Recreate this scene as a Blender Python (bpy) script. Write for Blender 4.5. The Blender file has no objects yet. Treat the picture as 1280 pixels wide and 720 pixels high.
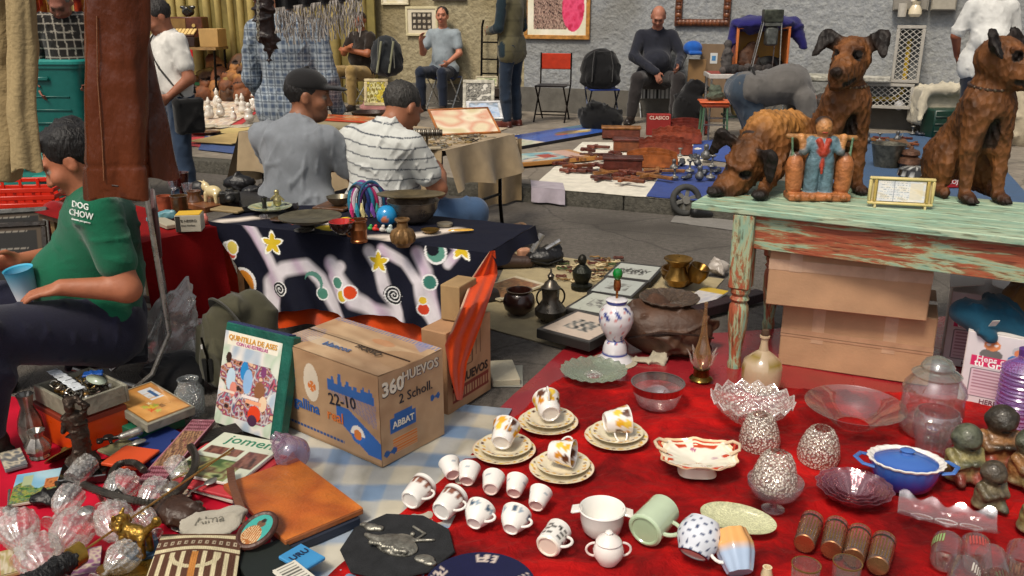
import bpy,bmesh,math,random
import numpy as np
from mathutils import Vector,Matrix,Euler
from mathutils.bvhtree import BVHTree
random.seed(7);RNG=np.random.default_rng(7)
PI=math.pi
sc=bpy.context.scene
C=sc.collection
# ---------------- camera, world, sun, exposure ----------------
CAM_H,F,HOR=1.52,1100.0,10.0
PITCH=math.atan((360-HOR)/F)
cd=bpy.data.cameras.new('camera');cam=bpy.data.objects.new('camera',cd);C.objects.link(cam)
cam.location=(0,0,CAM_H);cam.rotation_euler=(PI/2-PITCH,0,0)
cd.sensor_width=36;cd.lens=36*F/1280;cd.clip_start=0.05;cd.clip_end=500
sc.camera=cam
SUN_EL,SUN_AZ=math.radians(56),math.radians(-148) # azimuth from +Y towards +X
w=bpy.data.worlds.new('World');sc.world=w;w.use_nodes=True
nt=w.node_tree;nt.nodes.clear()
sky=nt.nodes.new('ShaderNodeTexSky');sky.sky_type='NISHITA';sky.sun_disc=False
sky.sun_elevation=SUN_EL;sky.sun_rotation=SUN_AZ;sky.dust_density=4;sky.air_density=.6;sky.ozone_density=0.3
bgn=nt.nodes.new('ShaderNodeBackground');bgn.inputs['Strength'].default_value=0.10
hs=nt.nodes.new('ShaderNodeHueSaturation');hs.inputs['Saturation'].default_value=.22
wo=nt.nodes.new('ShaderNodeOutputWorld')
nt.links.new(sky.outputs[0],hs.inputs['Color']);nt.links.new(hs.outputs[0],bgn.inputs['Color']);nt.links.new(bgn.outputs[0],wo.inputs['Surface'])
sl=bpy.data.lights.new('sun','SUN');sl.energy=1.95;sl.angle=math.radians(13);sl.color=(1,.87,.69)
so=bpy.data.objects.new('sun',sl);C.objects.link(so)
sd=Vector((math.sin(SUN_AZ)*math.cos(SUN_EL),math.cos(SUN_AZ)*math.cos(SUN_EL),math.sin(SUN_EL)))
so.rotation_euler=sd.to_track_quat('Z','Y').to_euler()
sc.view_settings.view_transform='Standard';sc.view_settings.look='None'
sc.view_settings.exposure=0.33;sc.view_settings.gamma=1
sc.render.engine='CYCLES';sc.cycles.use_denoising=True
sc.cycles.transparent_max_bounces=32;sc.cycles.max_bounces=8;sc.cycles.transmission_bounces=8
# ---------------- projection helpers (pixel of the photograph -> point on a real plane) ----------------
cp,sp_=math.cos(PITCH),math.sin(PITCH)
def ray(x,y):
 u=(x-640)/F;v=(360-y)/F
 return Vector((u,cp+v*sp_,-sp_+v*cp))
def P(x,y,z=0.0):
 d=ray(x,y);t=(z-CAM_H)/d.z
 return Vector((d.x*t,d.y*t,z))
def PY(x,y,Y):
 d=ray(x,y);t=Y/d.y
 return Vector((d.x*t,Y,CAM_H+d.z*t))
def S(x,y,z=0.0): # metres per photo pixel at that point
 d=ray(x,y);return(z-CAM_H)/d.z/F
def ang(p,q):return math.atan2(q[1]-p[1],q[0]-p[0])
def srgb(c):return c/12.92 if c<=.04045 else((c+.055)/1.055)**2.4
def H(s):
 s=s.lstrip('#');return tuple(srgb(int(s[i:i+2],16)/255)for i in(0,2,4))
# ---------------- materials ----------------
MATS={}
def nmat(name):
 m=bpy.data.materials.new(name);m.use_nodes=True;t=m.node_tree
 b=t.nodes['Principled BSDF'];return m,t,b
def N(t,typ,**kw):
 n=t.nodes.new(typ)
 for k,v in kw.items():setattr(n,k,v)
 return n
def V(rough=.6,metal=0.0,noise=0.12,ns=25,bump=0.15,bs=60,coat=0.0,sheen=0.0,kind='noise',stretch=None,spec=.5,dirt=0.0):
 """one family of surfaces: base colour from the mesh's own colour, varied by object-space noise, with fine relief"""
 key=(rough,metal,noise,ns,bump,bs,coat,sheen,kind,stretch,spec,dirt)
 if key in MATS:return MATS[key]
 m,t,b=nmat('surface_%d'%len(MATS));L=t.links.new
 at=N(t,'ShaderNodeAttribute',attribute_name='Col')
 tc=N(t,'ShaderNodeTexCoord');src=tc.outputs['Object']
 if stretch:
  mp=N(t,'ShaderNodeMapping');mp.inputs['Scale'].default_value=stretch;L(src,mp.inputs[0]);src=mp.outputs[0]
 n1=N(t,'ShaderNodeTexNoise');n1.inputs['Scale'].default_value=ns;n1.inputs['Detail'].default_value=5;L(src,n1.inputs[0])
 mr=N(t,'ShaderNodeMapRange');mr.inputs['From Min'].default_value=.3;mr.inputs['From Max'].default_value=.7
 mr.inputs['To Min'].default_value=1-noise*1.6;mr.inputs['To Max'].default_value=1+noise;L(n1.outputs['Fac'],mr.inputs['Value'])
 vm=N(t,'ShaderNodeVectorMath',operation='SCALE');L(at.outputs['Color'],vm.inputs[0]);L(mr.outputs[0],vm.inputs['Scale'])
 last=vm.outputs[0]
 if dirt:
  n3=N(t,'ShaderNodeTexNoise');n3.inputs['Scale'].default_value=ns*.18;n3.inputs['Detail'].default_value=6;L(src,n3.inputs[0])
  r3=N(t,'ShaderNodeValToRGB');r3.color_ramp.elements[0].position=.5;r3.color_ramp.elements[1].position=.68;L(n3.outputs['Fac'],r3.inputs[0])
  mx=N(t,'ShaderNodeMix',data_type='RGBA',blend_type='MULTIPLY');mx.inputs['B'].default_value=(1-dirt,1-dirt*1.1,1-dirt*1.25,1)
  L(r3.outputs[0],mx.inputs['Factor']);L(last,mx.inputs['A']);last=mx.outputs['Result']
 L(last,b.inputs['Base Color'])
 b.inputs['Metallic'].default_value=metal;b.inputs['Specular IOR Level'].default_value=spec
 b.inputs['Coat Weight'].default_value=coat;b.inputs['Coat Roughness'].default_value=.08
 b.inputs['Sheen Weight'].default_value=sheen
 rr=N(t,'ShaderNodeMapRange');rr.inputs['To Min'].default_value=max(.02,rough-.1);rr.inputs['To Max'].default_value=min(1,rough+.12);L(n1.outputs['Fac'],rr.inputs['Value']);L(rr.outputs[0],b.inputs['Roughness'])
 if bump:
  if kind=='voronoi':n2=N(t,'ShaderNodeTexVoronoi');out=n2.outputs['Distance']
  elif kind=='weave':n2=N(t,'ShaderNodeTexWave');n2.inputs['Distortion'].default_value=2;out=n2.outputs['Fac']
  else:n2=N(t,'ShaderNodeTexNoise');n2.inputs['Detail'].default_value=4;out=n2.outputs['Fac']
  n2.inputs['Scale'].default_value=bs;L(src,n2.inputs[0])
  bp=N(t,'ShaderNodeBump');bp.inputs['Strength'].default_value=bump;bp.inputs['Distance'].default_value=.01
  L(out,bp.inputs['Height']);L(bp.outputs[0],b.inputs['Normal'])
 MATS[key]=m;return m
MATTE=lambda**k:V(**{**dict(rough=.75),**k})
CERAM=V(rough=.12,noise=.03,bump=.02,coat=.6)
CLOTH=V(rough=.9,noise=.10,ns=14,bump=.25,bs=220,sheen=.2,spec=.2)
LEATH=V(rough=.42,noise=.22,ns=9,bump=.35,bs=70,dirt=.25)
WOODM=V(rough=.42,noise=.3,ns=16,bump=.5,bs=40,dirt=.45,coat=.15)
METAL=V(rough=.28,metal=.78,noise=.2,ns=30,bump=.12,bs=60)
DMETAL=V(rough=.42,metal=.55,noise=.35,ns=22,bump=.3,bs=50,dirt=.4)
PLAST=V(rough=.35,noise=.06,bump=.04)
SKIN=V(rough=.5,noise=.08,ns=18,bump=.1,bs=90,spec=.4)
HAIR=V(rough=.55,noise=.35,ns=60,bump=.9,bs=110,stretch=(1,1,.35))
CARD=V(rough=.85,noise=.10,ns=7,bump=.12,bs=90,dirt=.18)
PAPER=V(rough=.6,noise=.05,ns=9,bump=.05,bs=30)
STONE=V(rough=.9,noise=.35,ns=20,bump=.8,bs=45,dirt=.3)
CLAY=V(rough=.7,noise=.3,ns=14,bump=.5,bs=40,dirt=.35)
def glass(tint=(1,1,1),dens=.25,rough=.03,bump=0,bs=60,kind='noise',edge=1.0,df_=.8,pat=None):
 """thin clear glass: tinted see-through body, bright fresnel reflections, denser towards the rim"""
 key=('g',tint,dens,rough,bump,bs,kind,edge,df_,pat)
 if key in MATS:return MATS[key]
 m,t,b=nmat('glass_%d'%len(MATS));L=t.links.new;t.nodes.remove(b)
 tr=N(t,'ShaderNodeBsdfTransparent');gl=N(t,'ShaderNodeBsdfGlossy');gl.inputs['Roughness'].default_value=rough
 gl.inputs['Color'].default_value=(1,1,1,1)
 df=N(t,'ShaderNodeBsdfDiffuse');df.inputs['Color'].default_value=(*[c*df_ for c in tint],1)
 lw=N(t,'ShaderNodeLayerWeight');lw.inputs['Blend'].default_value=.35
 tc=N(t,'ShaderNodeTexCoord')
 cr=N(t,'ShaderNodeMix',data_type='RGBA');cr.inputs['A'].default_value=(*[1-(1-c)*.35 for c in tint],1);cr.inputs['B'].default_value=(*[c*.75 for c in tint],1)
 L(lw.outputs['Facing'],cr.inputs['Factor']);L(cr.outputs['Result'],tr.inputs['Color'])
 m1=N(t,'ShaderNodeMixShader');m2=N(t,'ShaderNodeMixShader')
 mm=N(t,'ShaderNodeMapRange');mm.inputs['To Min'].default_value=dens*.35;mm.inputs['To Max'].default_value=min(.8,dens*1.7);L(lw.outputs['Facing'],mm.inputs['Value'])
 fac_=mm.outputs[0]
 if pat: # frosted beads or cuts between clear glass: pat = (scale, strength)
  pv=N(t,'ShaderNodeTexVoronoi');pv.inputs['Scale'].default_value=pat[0];L(tc.outputs['Object'],pv.inputs[0])
  pr_=N(t,'ShaderNodeMapRange');pr_.inputs['From Min'].default_value=.28;pr_.inputs['From Max'].default_value=.5;pr_.inputs['To Min'].default_value=pat[1];pr_.inputs['To Max'].default_value=0;L(pv.outputs['Distance'],pr_.inputs['Value'])
  ad_=N(t,'ShaderNodeMath',operation='ADD');ad_.use_clamp=True;L(fac_,ad_.inputs[0]);L(pr_.outputs[0],ad_.inputs[1]);fac_=ad_.outputs[0]
 L(fac_,m1.inputs[0]);L(tr.outputs[0],m1.inputs[1]);L(df.outputs[0],m1.inputs[2])
 fr=N(t,'ShaderNodeMapRange');fr.inputs['To Min'].default_value=.10;fr.inputs['To Max'].default_value=edge*.6;
 pw=N(t,'ShaderNodeMath',operation='POWER');pw.inputs[1].default_value=2.2;L(lw.outputs['Facing'],pw.inputs[0]);L(pw.outputs[0],fr.inputs['Value'])
 L(fr.outputs[0],m2.inputs[0]);L(m1.outputs[0],m2.inputs[1]);L(gl.outputs[0],m2.inputs[2]);L(m2.outputs[0],t.nodes['Material Output'].inputs['Surface'])
 if bump:
  n2=N(t,'ShaderNodeTexVoronoi' if kind!='noise' else 'ShaderNodeTexNoise');n2.inputs['Scale'].default_value=bs;L(tc.outputs['Object'],n2.inputs[0])
  bp=N(t,'ShaderNodeBump');bp.inputs['Strength'].default_value=bump;bp.inputs['Distance'].default_value=.01;L(n2.outputs[0],bp.inputs['Height'])
  for s_ in(gl,df,lw):L(bp.outputs[0],s_.inputs['Normal'])
 MATS[key]=m;return m
# ---------------- mesh building ----------------
def mesh_np(name,v,f,col=None,smooth=True,mat=None):
 me=bpy.data.meshes.new(name);v=np.asarray(v,dtype=np.float32)
 me.from_pydata([],[],[])if False else None
 if isinstance(f,np.ndarray)and f.ndim==2:
  nf,k=f.shape
  me.vertices.add(len(v));me.vertices.foreach_set('co',v.ravel())
  me.loops.add(nf*k);me.loops.foreach_set('vertex_index',f.astype(np.int32).ravel())
  me.polygons.add(nf);me.polygons.foreach_set('loop_start',np.arange(nf,dtype=np.int32)*k)
  me.polygons.foreach_set('loop_total',np.full(nf,k,dtype=np.int32))
 else:
  me.from_pydata(v.tolist(),[],[list(map(int,q))for q in f])
 me.update(calc_edges=True);me.validate()
 if col is not None:
  a=me.color_attributes.new('Col','FLOAT_COLOR','POINT')
  c=np.ones((len(v),4),dtype=np.float32);c[:,:3]=col;a.data.foreach_set('color',c.ravel())
 me.polygons.foreach_set('use_smooth',np.full(len(me.polygons),smooth))
 if mat:me.materials.append(mat)
 return me
def link(name,me,parent=None,loc=None,rot=None,scale=None):
 o=bpy.data.objects.new(name,me);C.objects.link(o)
 if parent is not None:o.parent=parent
 if loc is not None:o.location=loc
 if rot is not None:o.rotation_euler=rot if hasattr(rot,'__len__')else(0,0,rot)
 if scale is not None:o.scale=scale if hasattr(scale,'__len__')else(scale,)*3
 return o
def R3(rx=0,ry=0,rz=0):return Euler((rx,ry,rz)).to_matrix()
class M:
 """collects primitives into one mesh with a colour per vertex"""
 def __init__(s):s.v=[];s.f=[];s.c=[];s.n=0;s.sm=True
 def add(s,v,f,col,loc=(0,0,0),rot=(0,0,0),mx=None):
  v=np.asarray(v,dtype=float).reshape(-1,3)
  if any(rot):v=v@np.array(R3(*rot)).T
  v=v+np.array(loc)
  if mx is not None:v=v@np.array(mx.to_3x3()).T+np.array(mx.translation)
  s.v.append(v);s.f.extend([tuple(int(i)+s.n for i in q)for q in f]);s.n+=len(v)
  col=np.asarray(col,dtype=float)
  s.c.append(np.broadcast_to(col,(len(v),3))if col.ndim==1 else col);return s
 def box(s,size,loc=(0,0,0),col=(.5,)*3,rot=(0,0,0),b=.0,base=False):
  x,y,z=[q/2 for q in size];dz=z if base else 0
  b=min(b,x*.9,y*.9,z*.9)
  if b<=0:
   v=[(i*x,j*y,k*z+dz)for i in(-1,1)for j in(-1,1)for k in(-1,1)]
   f=[(0,1,3,2),(4,6,7,5),(0,4,5,1),(2,3,7,6),(0,2,6,4),(1,5,7,3)]
   # separate faces: hard edges keep flat under smooth shading through split verts
   vv=[];ff=[]
   for q in f:ff.append(tuple(range(len(vv),len(vv)+4)));vv+=[v[i]for i in q]
   return s.add(vv,ff,col,loc,rot)
  v=[];idx={}
  for i in(-1,1):
   for j in(-1,1):
    for k in(-1,1):
     for a in range(3):
      p=[i*(x-b),j*(y-b),k*(z-b)];p[a]+=(i,j,k)[a]*b;idx[(i,j,k,a)]=len(v);v.append((p[0],p[1],p[2]+dz))
  f=[]
  for a in range(3):
   o1,o2=[q for q in range(3)if q!=a]
   for sg in(-1,1):
    def g(u,w_):
     t=[0,0,0];t[a]=sg;t[o1]=u;t[o2]=w_;return idx[(*t,a)]
    q=(g(-1,-1),g(1,-1),g(1,1),g(-1,1))
    f.append(q if(sg>0)==(a!=1)else q[::-1])
  for a in range(3): # edge strips along axis a
   o1,o2=[q for q in range(3)if q!=a]
   for s1 in(-1,1):
    for s2 in(-1,1):
     def g(u,ax):
      t=[0,0,0];t[a]=u;t[o1]=s1;t[o2]=s2;return idx[(*t,ax)]
     q=(g(-1,o1),g(1,o1),g(1,o2),g(-1,o2))
     f.append(q if(s1*s2>0)!=(a!=1)else q[::-1])
  for i in(-1,1):
   for j in(-1,1):
    for k in(-1,1):
     q=tuple(idx[(i,j,k,a)]for a in range(3));f.append(q if i*j*k>0 else q[::-1])
  return s.add(v,f,col,loc,rot)
 def lathe(s,prof,n=32,loc=(0,0,0),col=(.5,)*3,rot=(0,0,0),fn=None,sx=1,sy=1,cap=True,colfn=None,mx=None):
  """prof: (r, z[, colour]); fn(theta, r, z, k) -> (r, z)"""
  m=len(prof);th=np.linspace(0,2*PI,n,endpoint=False);v=np.zeros((m,n,3));cc=np.zeros((m,n,3))
  for k,q in enumerate(prof):
   r,z=q[0],q[1];R,Z=(r,z)if fn is None else fn(th,r,z,k)
   v[k,:,0]=R*np.cos(th)*sx;v[k,:,1]=R*np.sin(th)*sy;v[k,:,2]=Z
   cc[k]=q[2]if len(q)>2 else col
  if colfn is not None:cc=colfn(th[None,:]+np.zeros((m,1)),np.array([q[1]for q in prof])[:,None]+np.zeros((1,n)),np.array([q[0]for q in prof])[:,None]+np.zeros((1,n)),cc)
  f=[]
  for k in range(m-1):
   for i in range(n):
    j=(i+1)%n;f.append((k*n+i,k*n+j,(k+1)*n+j,(k+1)*n+i))
  if cap:
   if prof[0][0]>1e-4:f.append(tuple(range(n))[::-1])
   if prof[-1][0]>1e-4:f.append(tuple((m-1)*n+i for i in range(n)))
  return s.add(v.reshape(-1,3),f,cc.reshape(-1,3),loc,rot,mx)
 def cyl(s,r,h,loc=(0,0,0),col=(.5,)*3,rot=(0,0,0),n=20,r2=None,b=.0):
  r2=r if r2 is None else r2
  p=[(r,0),(r2,h)]if b<=0 else[(max(r-b,0),0),(r,b),(r2,h-b),(max(r2-b,0),h)]
  return s.lathe(p,n,loc,col,rot)
 def sph(s,r,loc=(0,0,0),col=(.5,)*3,n=14,rot=(0,0,0),sc_=(1,1,1)):
  k=max(5,n//2);a=[-PI/2+PI*i/k for i in range(k+1)]
  pr=[(max(math.cos(t),1e-4)*r,math.sin(t)*r)for t in a]
  m2=M();m2.lathe(pr,n,cap=False);v=m2.v[0]*np.array(sc_)
  return s.add(v,m2.f,col,loc,rot)
 def tube(s,pts,r,col=(.5,)*3,n=8,closed=False,flat=1.0,caps=True,loc=(0,0,0),rot=(0,0,0),up=None):
  pts=[Vector(p)for p in pts];m=len(pts)
  rr=r if hasattr(r,'__len__')else[r]*m
  v=[];prev=None
  for i,p in enumerate(pts):
   a=pts[(i-1)%m]if(closed or i>0)else p;b=pts[(i+1)%m]if(closed or i<m-1)else p
   t=(b-a);t=t.normalized()if t.length>1e-9 else Vector((0,0,1))
   if prev is None:
    u=Vector(up)if up else(Vector((0,0,1))if abs(t.z)<.9 else Vector((1,0,0)))
   else:u=prev
   u=(u-t*u.dot(t));u=u.normalized()if u.length>1e-6 else t.orthogonal().normalized();prev=u;w_=t.cross(u)
   for k in range(n):
    th=2*PI*k/n;v.append(p+(u*math.cos(th)*flat+w_*math.sin(th))*rr[i])
  f=[]
  for i in range(m if closed else m-1):
   for k in range(n):
    j=(i+1)%m;f.append((i*n+k,j*n+k,j*n+(k+1)%n,i*n+(k+1)%n)[::-1])
  if caps and not closed:f.append(tuple(range(n))[::-1]);f.append(tuple((m-1)*n+k for k in range(n)))
  c=col if np.ndim(col)==1 else np.repeat(np.asarray(col),n,axis=0)
  return s.add([tuple(q)for q in v],f,c,loc,rot)
 def grid(s,nx,ny,fn,col=(.5,)*3,flip=False):
  """fn(U, V) -> (x, y, z) arrays, U,V in 0..1; col may be fn(U, V) -> rgb"""
  U,W=np.meshgrid(np.linspace(0,1,nx+1),np.linspace(0,1,ny+1),indexing='ij')
  x,y,z=fn(U,W);v=np.stack([x+0*U,y+0*U,z+0*U],-1).reshape(-1,3)
  i,j=np.meshgrid(np.arange(nx),np.arange(ny),indexing='ij');a=(i*(ny+1)+j).ravel()
  f=np.stack([a,a+ny+1,a+ny+2,a+1],-1)
  if flip:f=f[:,::-1]
  c=col(U,W).reshape(-1,3)if callable(col)else col
  return s.add(v,f,c)
 def slab(s,nx,ny,fn,t,col=(.5,)*3):
  """cloth: grid with thickness t downwards"""
  g=lambda U,W:fn(U,W)
  s.grid(nx,ny,g,col)
  s.grid(nx,ny,lambda U,W:(fn(U,W)[0],fn(U,W)[1],fn(U,W)[2]-t),col,flip=True);return s
 def prism(s,poly,h,col=(.5,)*3,loc=(0,0,0),rot=(0,0,0)):
  n=len(poly);v=[(x,y,0)for x,y in poly]+[(x,y,h)for x,y in poly]
  f=[tuple(range(n))[::-1],tuple(range(n,2*n))]
  vv=list(v);ff=list(f)
  for i in range(n):
   j=(i+1)%n;k=len(vv);vv+=[v[i],v[j],v[n+j],v[n+i]];ff.append((k,k+1,k+2,k+3))
  return s.add(vv,ff,col,loc,rot)
 def mesh(s,name,mat,smooth=True,sharp=None):
  me=mesh_np(name,np.concatenate(s.v),s.f,np.concatenate(s.c),smooth,mat)
  if smooth and sharp is not None:
   me.set_sharp_from_angle(angle=math.radians(sharp))
  return me
 def build(s,name,mat,parent=None,loc=None,rot=None,smooth=True,sharp=38,scale=None):
  return link(name,s.mesh(name,mat,smooth,sharp),parent,loc,rot,scale)
def tag(o,label=None,cat=None,group=None,kind=None):
 if label:o['label']=label
 if cat:o['category']=cat
 if group:o['group']=group
 if kind:o['kind']=kind
 return o
def thing(name,label,cat,loc=(0,0,0),rot=0,group=None,scale=None):
 return tag(link(name,None,None,loc,rot,scale),label,cat,group)
def copy_tree(o,loc=None,rot=None,label=None,scale=None,parent=None):
 c=o.copy();C.objects.link(c)
 if parent is not None:c.parent=parent
 if loc is not None:c.location=loc
 if rot is not None:c.rotation_euler=rot if hasattr(rot,'__len__')else(0,0,rot)
 if scale is not None:c.scale=scale if hasattr(scale,'__len__')else(scale,)*3
 if label:c['label']=label
 for ch in list(o.children):
  copy_tree(ch,parent=c)
 return c
# text as real thin letters
def letters(txt,size,col,parent,loc,rot,mat=None,ext=.0006,name='lettering',bold=.0,align='CENTER',onto=None,mxw=None,sx=1.0,mirror=False):
 cu=bpy.data.curves.new(name,'FONT');cu.body=txt;cu.size=size;cu.extrude=ext;cu.align_x=align;cu.align_y='CENTER';cu.offset=bold*size;cu.resolution_u=2
 ob=bpy.data.objects.new('tmp',cu);C.objects.link(ob);dg=bpy.context.evaluated_depsgraph_get();dg.update()
 me=bpy.data.meshes.new_from_object(ob.evaluated_get(dg));bpy.data.objects.remove(ob)
 v=np.zeros(len(me.vertices)*3);me.vertices.foreach_get('co',v);v=v.reshape(-1,3);v[:,0]*=sx
 me.vertices.foreach_set('co',v.ravel())
 a=me.color_attributes.new('Col','FLOAT_COLOR','POINT');c=np.ones((len(v),4));c[:,:3]=col;a.data.foreach_set('color',c.ravel())
 me.materials.clear();me.materials.append(mat or PAPER);me.name=name
 return link(name,me,parent,loc,rot)
def T(loc=(0,0,0),rot=(0,0,0),s=1):return Matrix.Translation(loc)@Euler(rot).to_matrix().to_4x4()@Matrix.Scale(s,4)
# ---------------- signed-distance modelling: one continuous surface ----------------
def _d(pr,p):
 k=pr['t']
 if k=='c':
  a=pr['a'];b=pr['b'];q=p
  if pr.get('sq')is not None:
   dr,fq=pr['sq'];e=(q-a)@dr;q=q+e[...,None]*dr*(1/fq-1)
   b0=(b-a)@dr;b=b+b0*dr*(1/fq-1)
  ba=b-a;pa=q-a;h=np.clip((pa@ba)/max(ba@ba,1e-9),0,1)
  return np.sqrt(((pa-h[...,None]*ba)**2).sum(-1))-(pr['ra']+(pr['rb']-pr['ra'])*h)
 if k=='e':
  q=p-pr['c']
  if pr.get('R')is not None:q=q@pr['R']
  r=pr['r'];k0=np.sqrt(((q/r)**2).sum(-1));k1=np.sqrt(((q/(r*r))**2).sum(-1))
  return k0*(k0-1)/np.maximum(k1,1e-6)
 if k=='b':
  q=p-pr['c']
  if pr.get('R')is not None:q=q@pr['R']
  q=np.abs(q)-(pr['r']-pr['rd'])
  return np.sqrt((np.maximum(q,0)**2).sum(-1))+np.minimum(q.max(-1),0)-pr['rd']
def cap(a,b,ra,rb=None,col=0,k=.02,sq=None,op='+'):
 return dict(t='c',a=np.array(a,float),b=np.array(b,float),ra=ra,rb=ra if rb is None else rb,col=col,k=k,op=op,
sq=None if sq is None else(np.array(sq[0],float)/np.linalg.norm(sq[0]),sq[1]))
def ell(c,r,col=0,k=.02,rot=None,op='+',R=None):
 return dict(t='e',c=np.array(c,float),r=np.array(r,float),col=col,k=k,op=op,R=np.array(R3(*rot))if rot else(None if R is None else np.array(R)))
def rbox(c,r,rd=.01,col=0,k=.01,rot=None,op='+',R=None):
 return dict(t='b',c=np.array(c,float),r=np.array(r,float),rd=rd,col=col,k=k,op=op,R=np.array(R3(*rot))if rot else(None if R is None else np.array(R)))
def _bb(pr):
 if pr['t']=='c':
  r=max(pr['ra'],pr['rb']);return np.minimum(pr['a'],pr['b'])-r,np.maximum(pr['a'],pr['b'])+r
 r=pr['r'].max()*(1.0 if pr.get('R')is None and pr['t']=='e' else(1.75 if pr['t']=='b' and pr.get('R')is not None else 1.0))
 e=np.full(3,r)if pr.get('R')is not None else pr['r']
 return pr['c']-e,pr['c']+e
def sdf(name,prims,pal,res=.012,mat=None,warp=None,paint=None,soft=.35,clip=None):
 """surface of the smooth union; pal maps colour keys to rgb; paint(v, col) recolours; clip(p)->distance to keep below 0"""
 add=[q for q in prims if q['op']=='+']
 lo=np.min([_bb(q)[0]for q in add],0)-3*res;hi=np.max([_bb(q)[1]for q in add],0)+3*res
 n=np.ceil((hi-lo)/res).astype(int)+1
 ax=[lo[i]+np.arange(n[i])*res for i in range(3)]
 f=np.full(n,1.0,dtype=np.float32)
 for q in prims:
  a,b=_bb(q);mg=q['k']+3*res
  i0=np.maximum(((a-mg-lo)/res).astype(int),0);i1=np.minimum(((b+mg-lo)/res).astype(int)+2,n)
  sl_=tuple(slice(i0[i],i1[i])for i in range(3))
  g=np.stack(np.meshgrid(*[ax[i][sl_[i]]for i in range(3)],indexing='ij'),-1)
  d=_d(q,g).astype(np.float32);o=f[sl_];k=max(q['k'],1e-4)
  if q['op']=='+':h=np.maximum(k-np.abs(o-d),0)/k;f[sl_]=np.minimum(o,d)-h*h*k*.25
  else:d=-d;h=np.maximum(k-np.abs(o-d),0)/k;f[sl_]=np.maximum(o,d)+h*h*k*.25
 if clip is not None:
  g=np.stack(np.meshgrid(*ax,indexing='ij'),-1);f=np.maximum(f,clip(g).astype(np.float32))
 s=f<0
 s[0]=s[-1]=False;s[:,0]=s[:,-1]=False;s[:,:,0]=s[:,:,-1]=False
 cs=[s[i:n[0]-1+i,j:n[1]-1+j,k:n[2]-1+k]for i in(0,1)for j in(0,1)for k in(0,1)]
 tot=sum(c.astype(np.int8)for c in cs);act=(tot>0)&(tot<8)
 I=np.argwhere(act);idx=np.full(act.shape,-1,dtype=np.int64);idx[act]=np.arange(len(I))
 acc=np.zeros((len(I),3));cnt=np.zeros(len(I))
 crn=[(i,j,k)for i in(0,1)for j in(0,1)for k in(0,1)]
 for a in range(3):
  for c in crn:
   if c[a]:continue
   c2=list(c);c2[a]=1
   A=f[I[:,0]+c[0],I[:,1]+c[1],I[:,2]+c[2]];B=f[I[:,0]+c2[0],I[:,1]+c2[1],I[:,2]+c2[2]]
   x=(A<0)!=(B<0);t=np.where(x,A/np.where(x,A-B,1),0)
   q=np.tile(np.array(c,float),(len(I),1));q[:,a]=t;acc+=q*x[:,None];cnt+=x
 v=lo+(I+acc/np.maximum(cnt,1)[:,None])*res
 F_=[]
 for a in range(3):
  b,c=(a+1)%3,(a+2)%3
  sa=s[tuple(slice(0,-1)if i==a else slice(None)for i in range(3))];sb=s[tuple(slice(1,None)if i==a else slice(None)for i in range(3))]
  E=np.argwhere(sa!=sb);E=E[(E[:,b]>0)&(E[:,c]>0)&(E[:,b]<n[b]-1)&(E[:,c]<n[c]-1)]
  def gi(db,dc):
   q=E.copy();q[:,b]-=db;q[:,c]-=dc;return idx[q[:,0],q[:,1],q[:,2]]
  quad=np.stack([gi(1,1),gi(0,1),gi(0,0),gi(1,0)],-1)
  ins=s[E[:,0],E[:,1],E[:,2]];quad[~ins]=quad[~ins][:,::-1];F_.append(quad)
 F_=np.concatenate(F_);F_=F_[(F_>=0).all(1)]
 best=np.full(len(v),9.0);col=np.zeros((len(v),3));wsum=np.zeros(len(v))
 ds=[]
 for q in add:
  d=_d(q,v);ds.append(d)
 ds=np.array(ds);w_=np.exp(-(ds-ds.min(0))/(res*soft));w_/=w_.sum(0)
 colp=np.array([pal[q['col']]for q in add]);col=w_.T@colp
 for q in prims:
  if q['op']=='-' and q['col']!=0:col[_d(q,v)<res*.8]=pal[q['col']]
 if warp is not None:
  fn_=np.cross(v[F_[:,1]]-v[F_[:,0]],v[F_[:,2]]-v[F_[:,0]]);nv=np.zeros_like(v)
  for i in range(4):np.add.at(nv,F_[:,i],fn_)
  nv/=np.maximum(np.linalg.norm(nv,axis=1),1e-9)[:,None];v=warp(v,nv)
 if paint is not None:col=paint(v,col)
 return mesh_np(name,v,F_,np.clip(col,0,1),True,mat)
def folds(amp=.006,fr=40,seed=0,fade=None):
 rg=np.random.default_rng(seed);D=rg.normal(size=(5,3));D/=np.linalg.norm(D,axis=1)[:,None];ph=rg.uniform(0,6,5)
 def fn(v,nv):
  a=np.zeros(len(v))
  for i in range(5):
   w_=1.5*np.sin(v@D[(i+1)%5]*fr*.35+ph[i]);a+=(1-np.abs(np.sin(v@D[i]*fr*(.5+.2*i)+w_+ph[i])))**2-.35
  a=np.maximum(a,-.28)*amp*1.1
  if fade is not None:a*=fade(v)
  return v+nv*a[:,None]
 return fn
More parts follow.
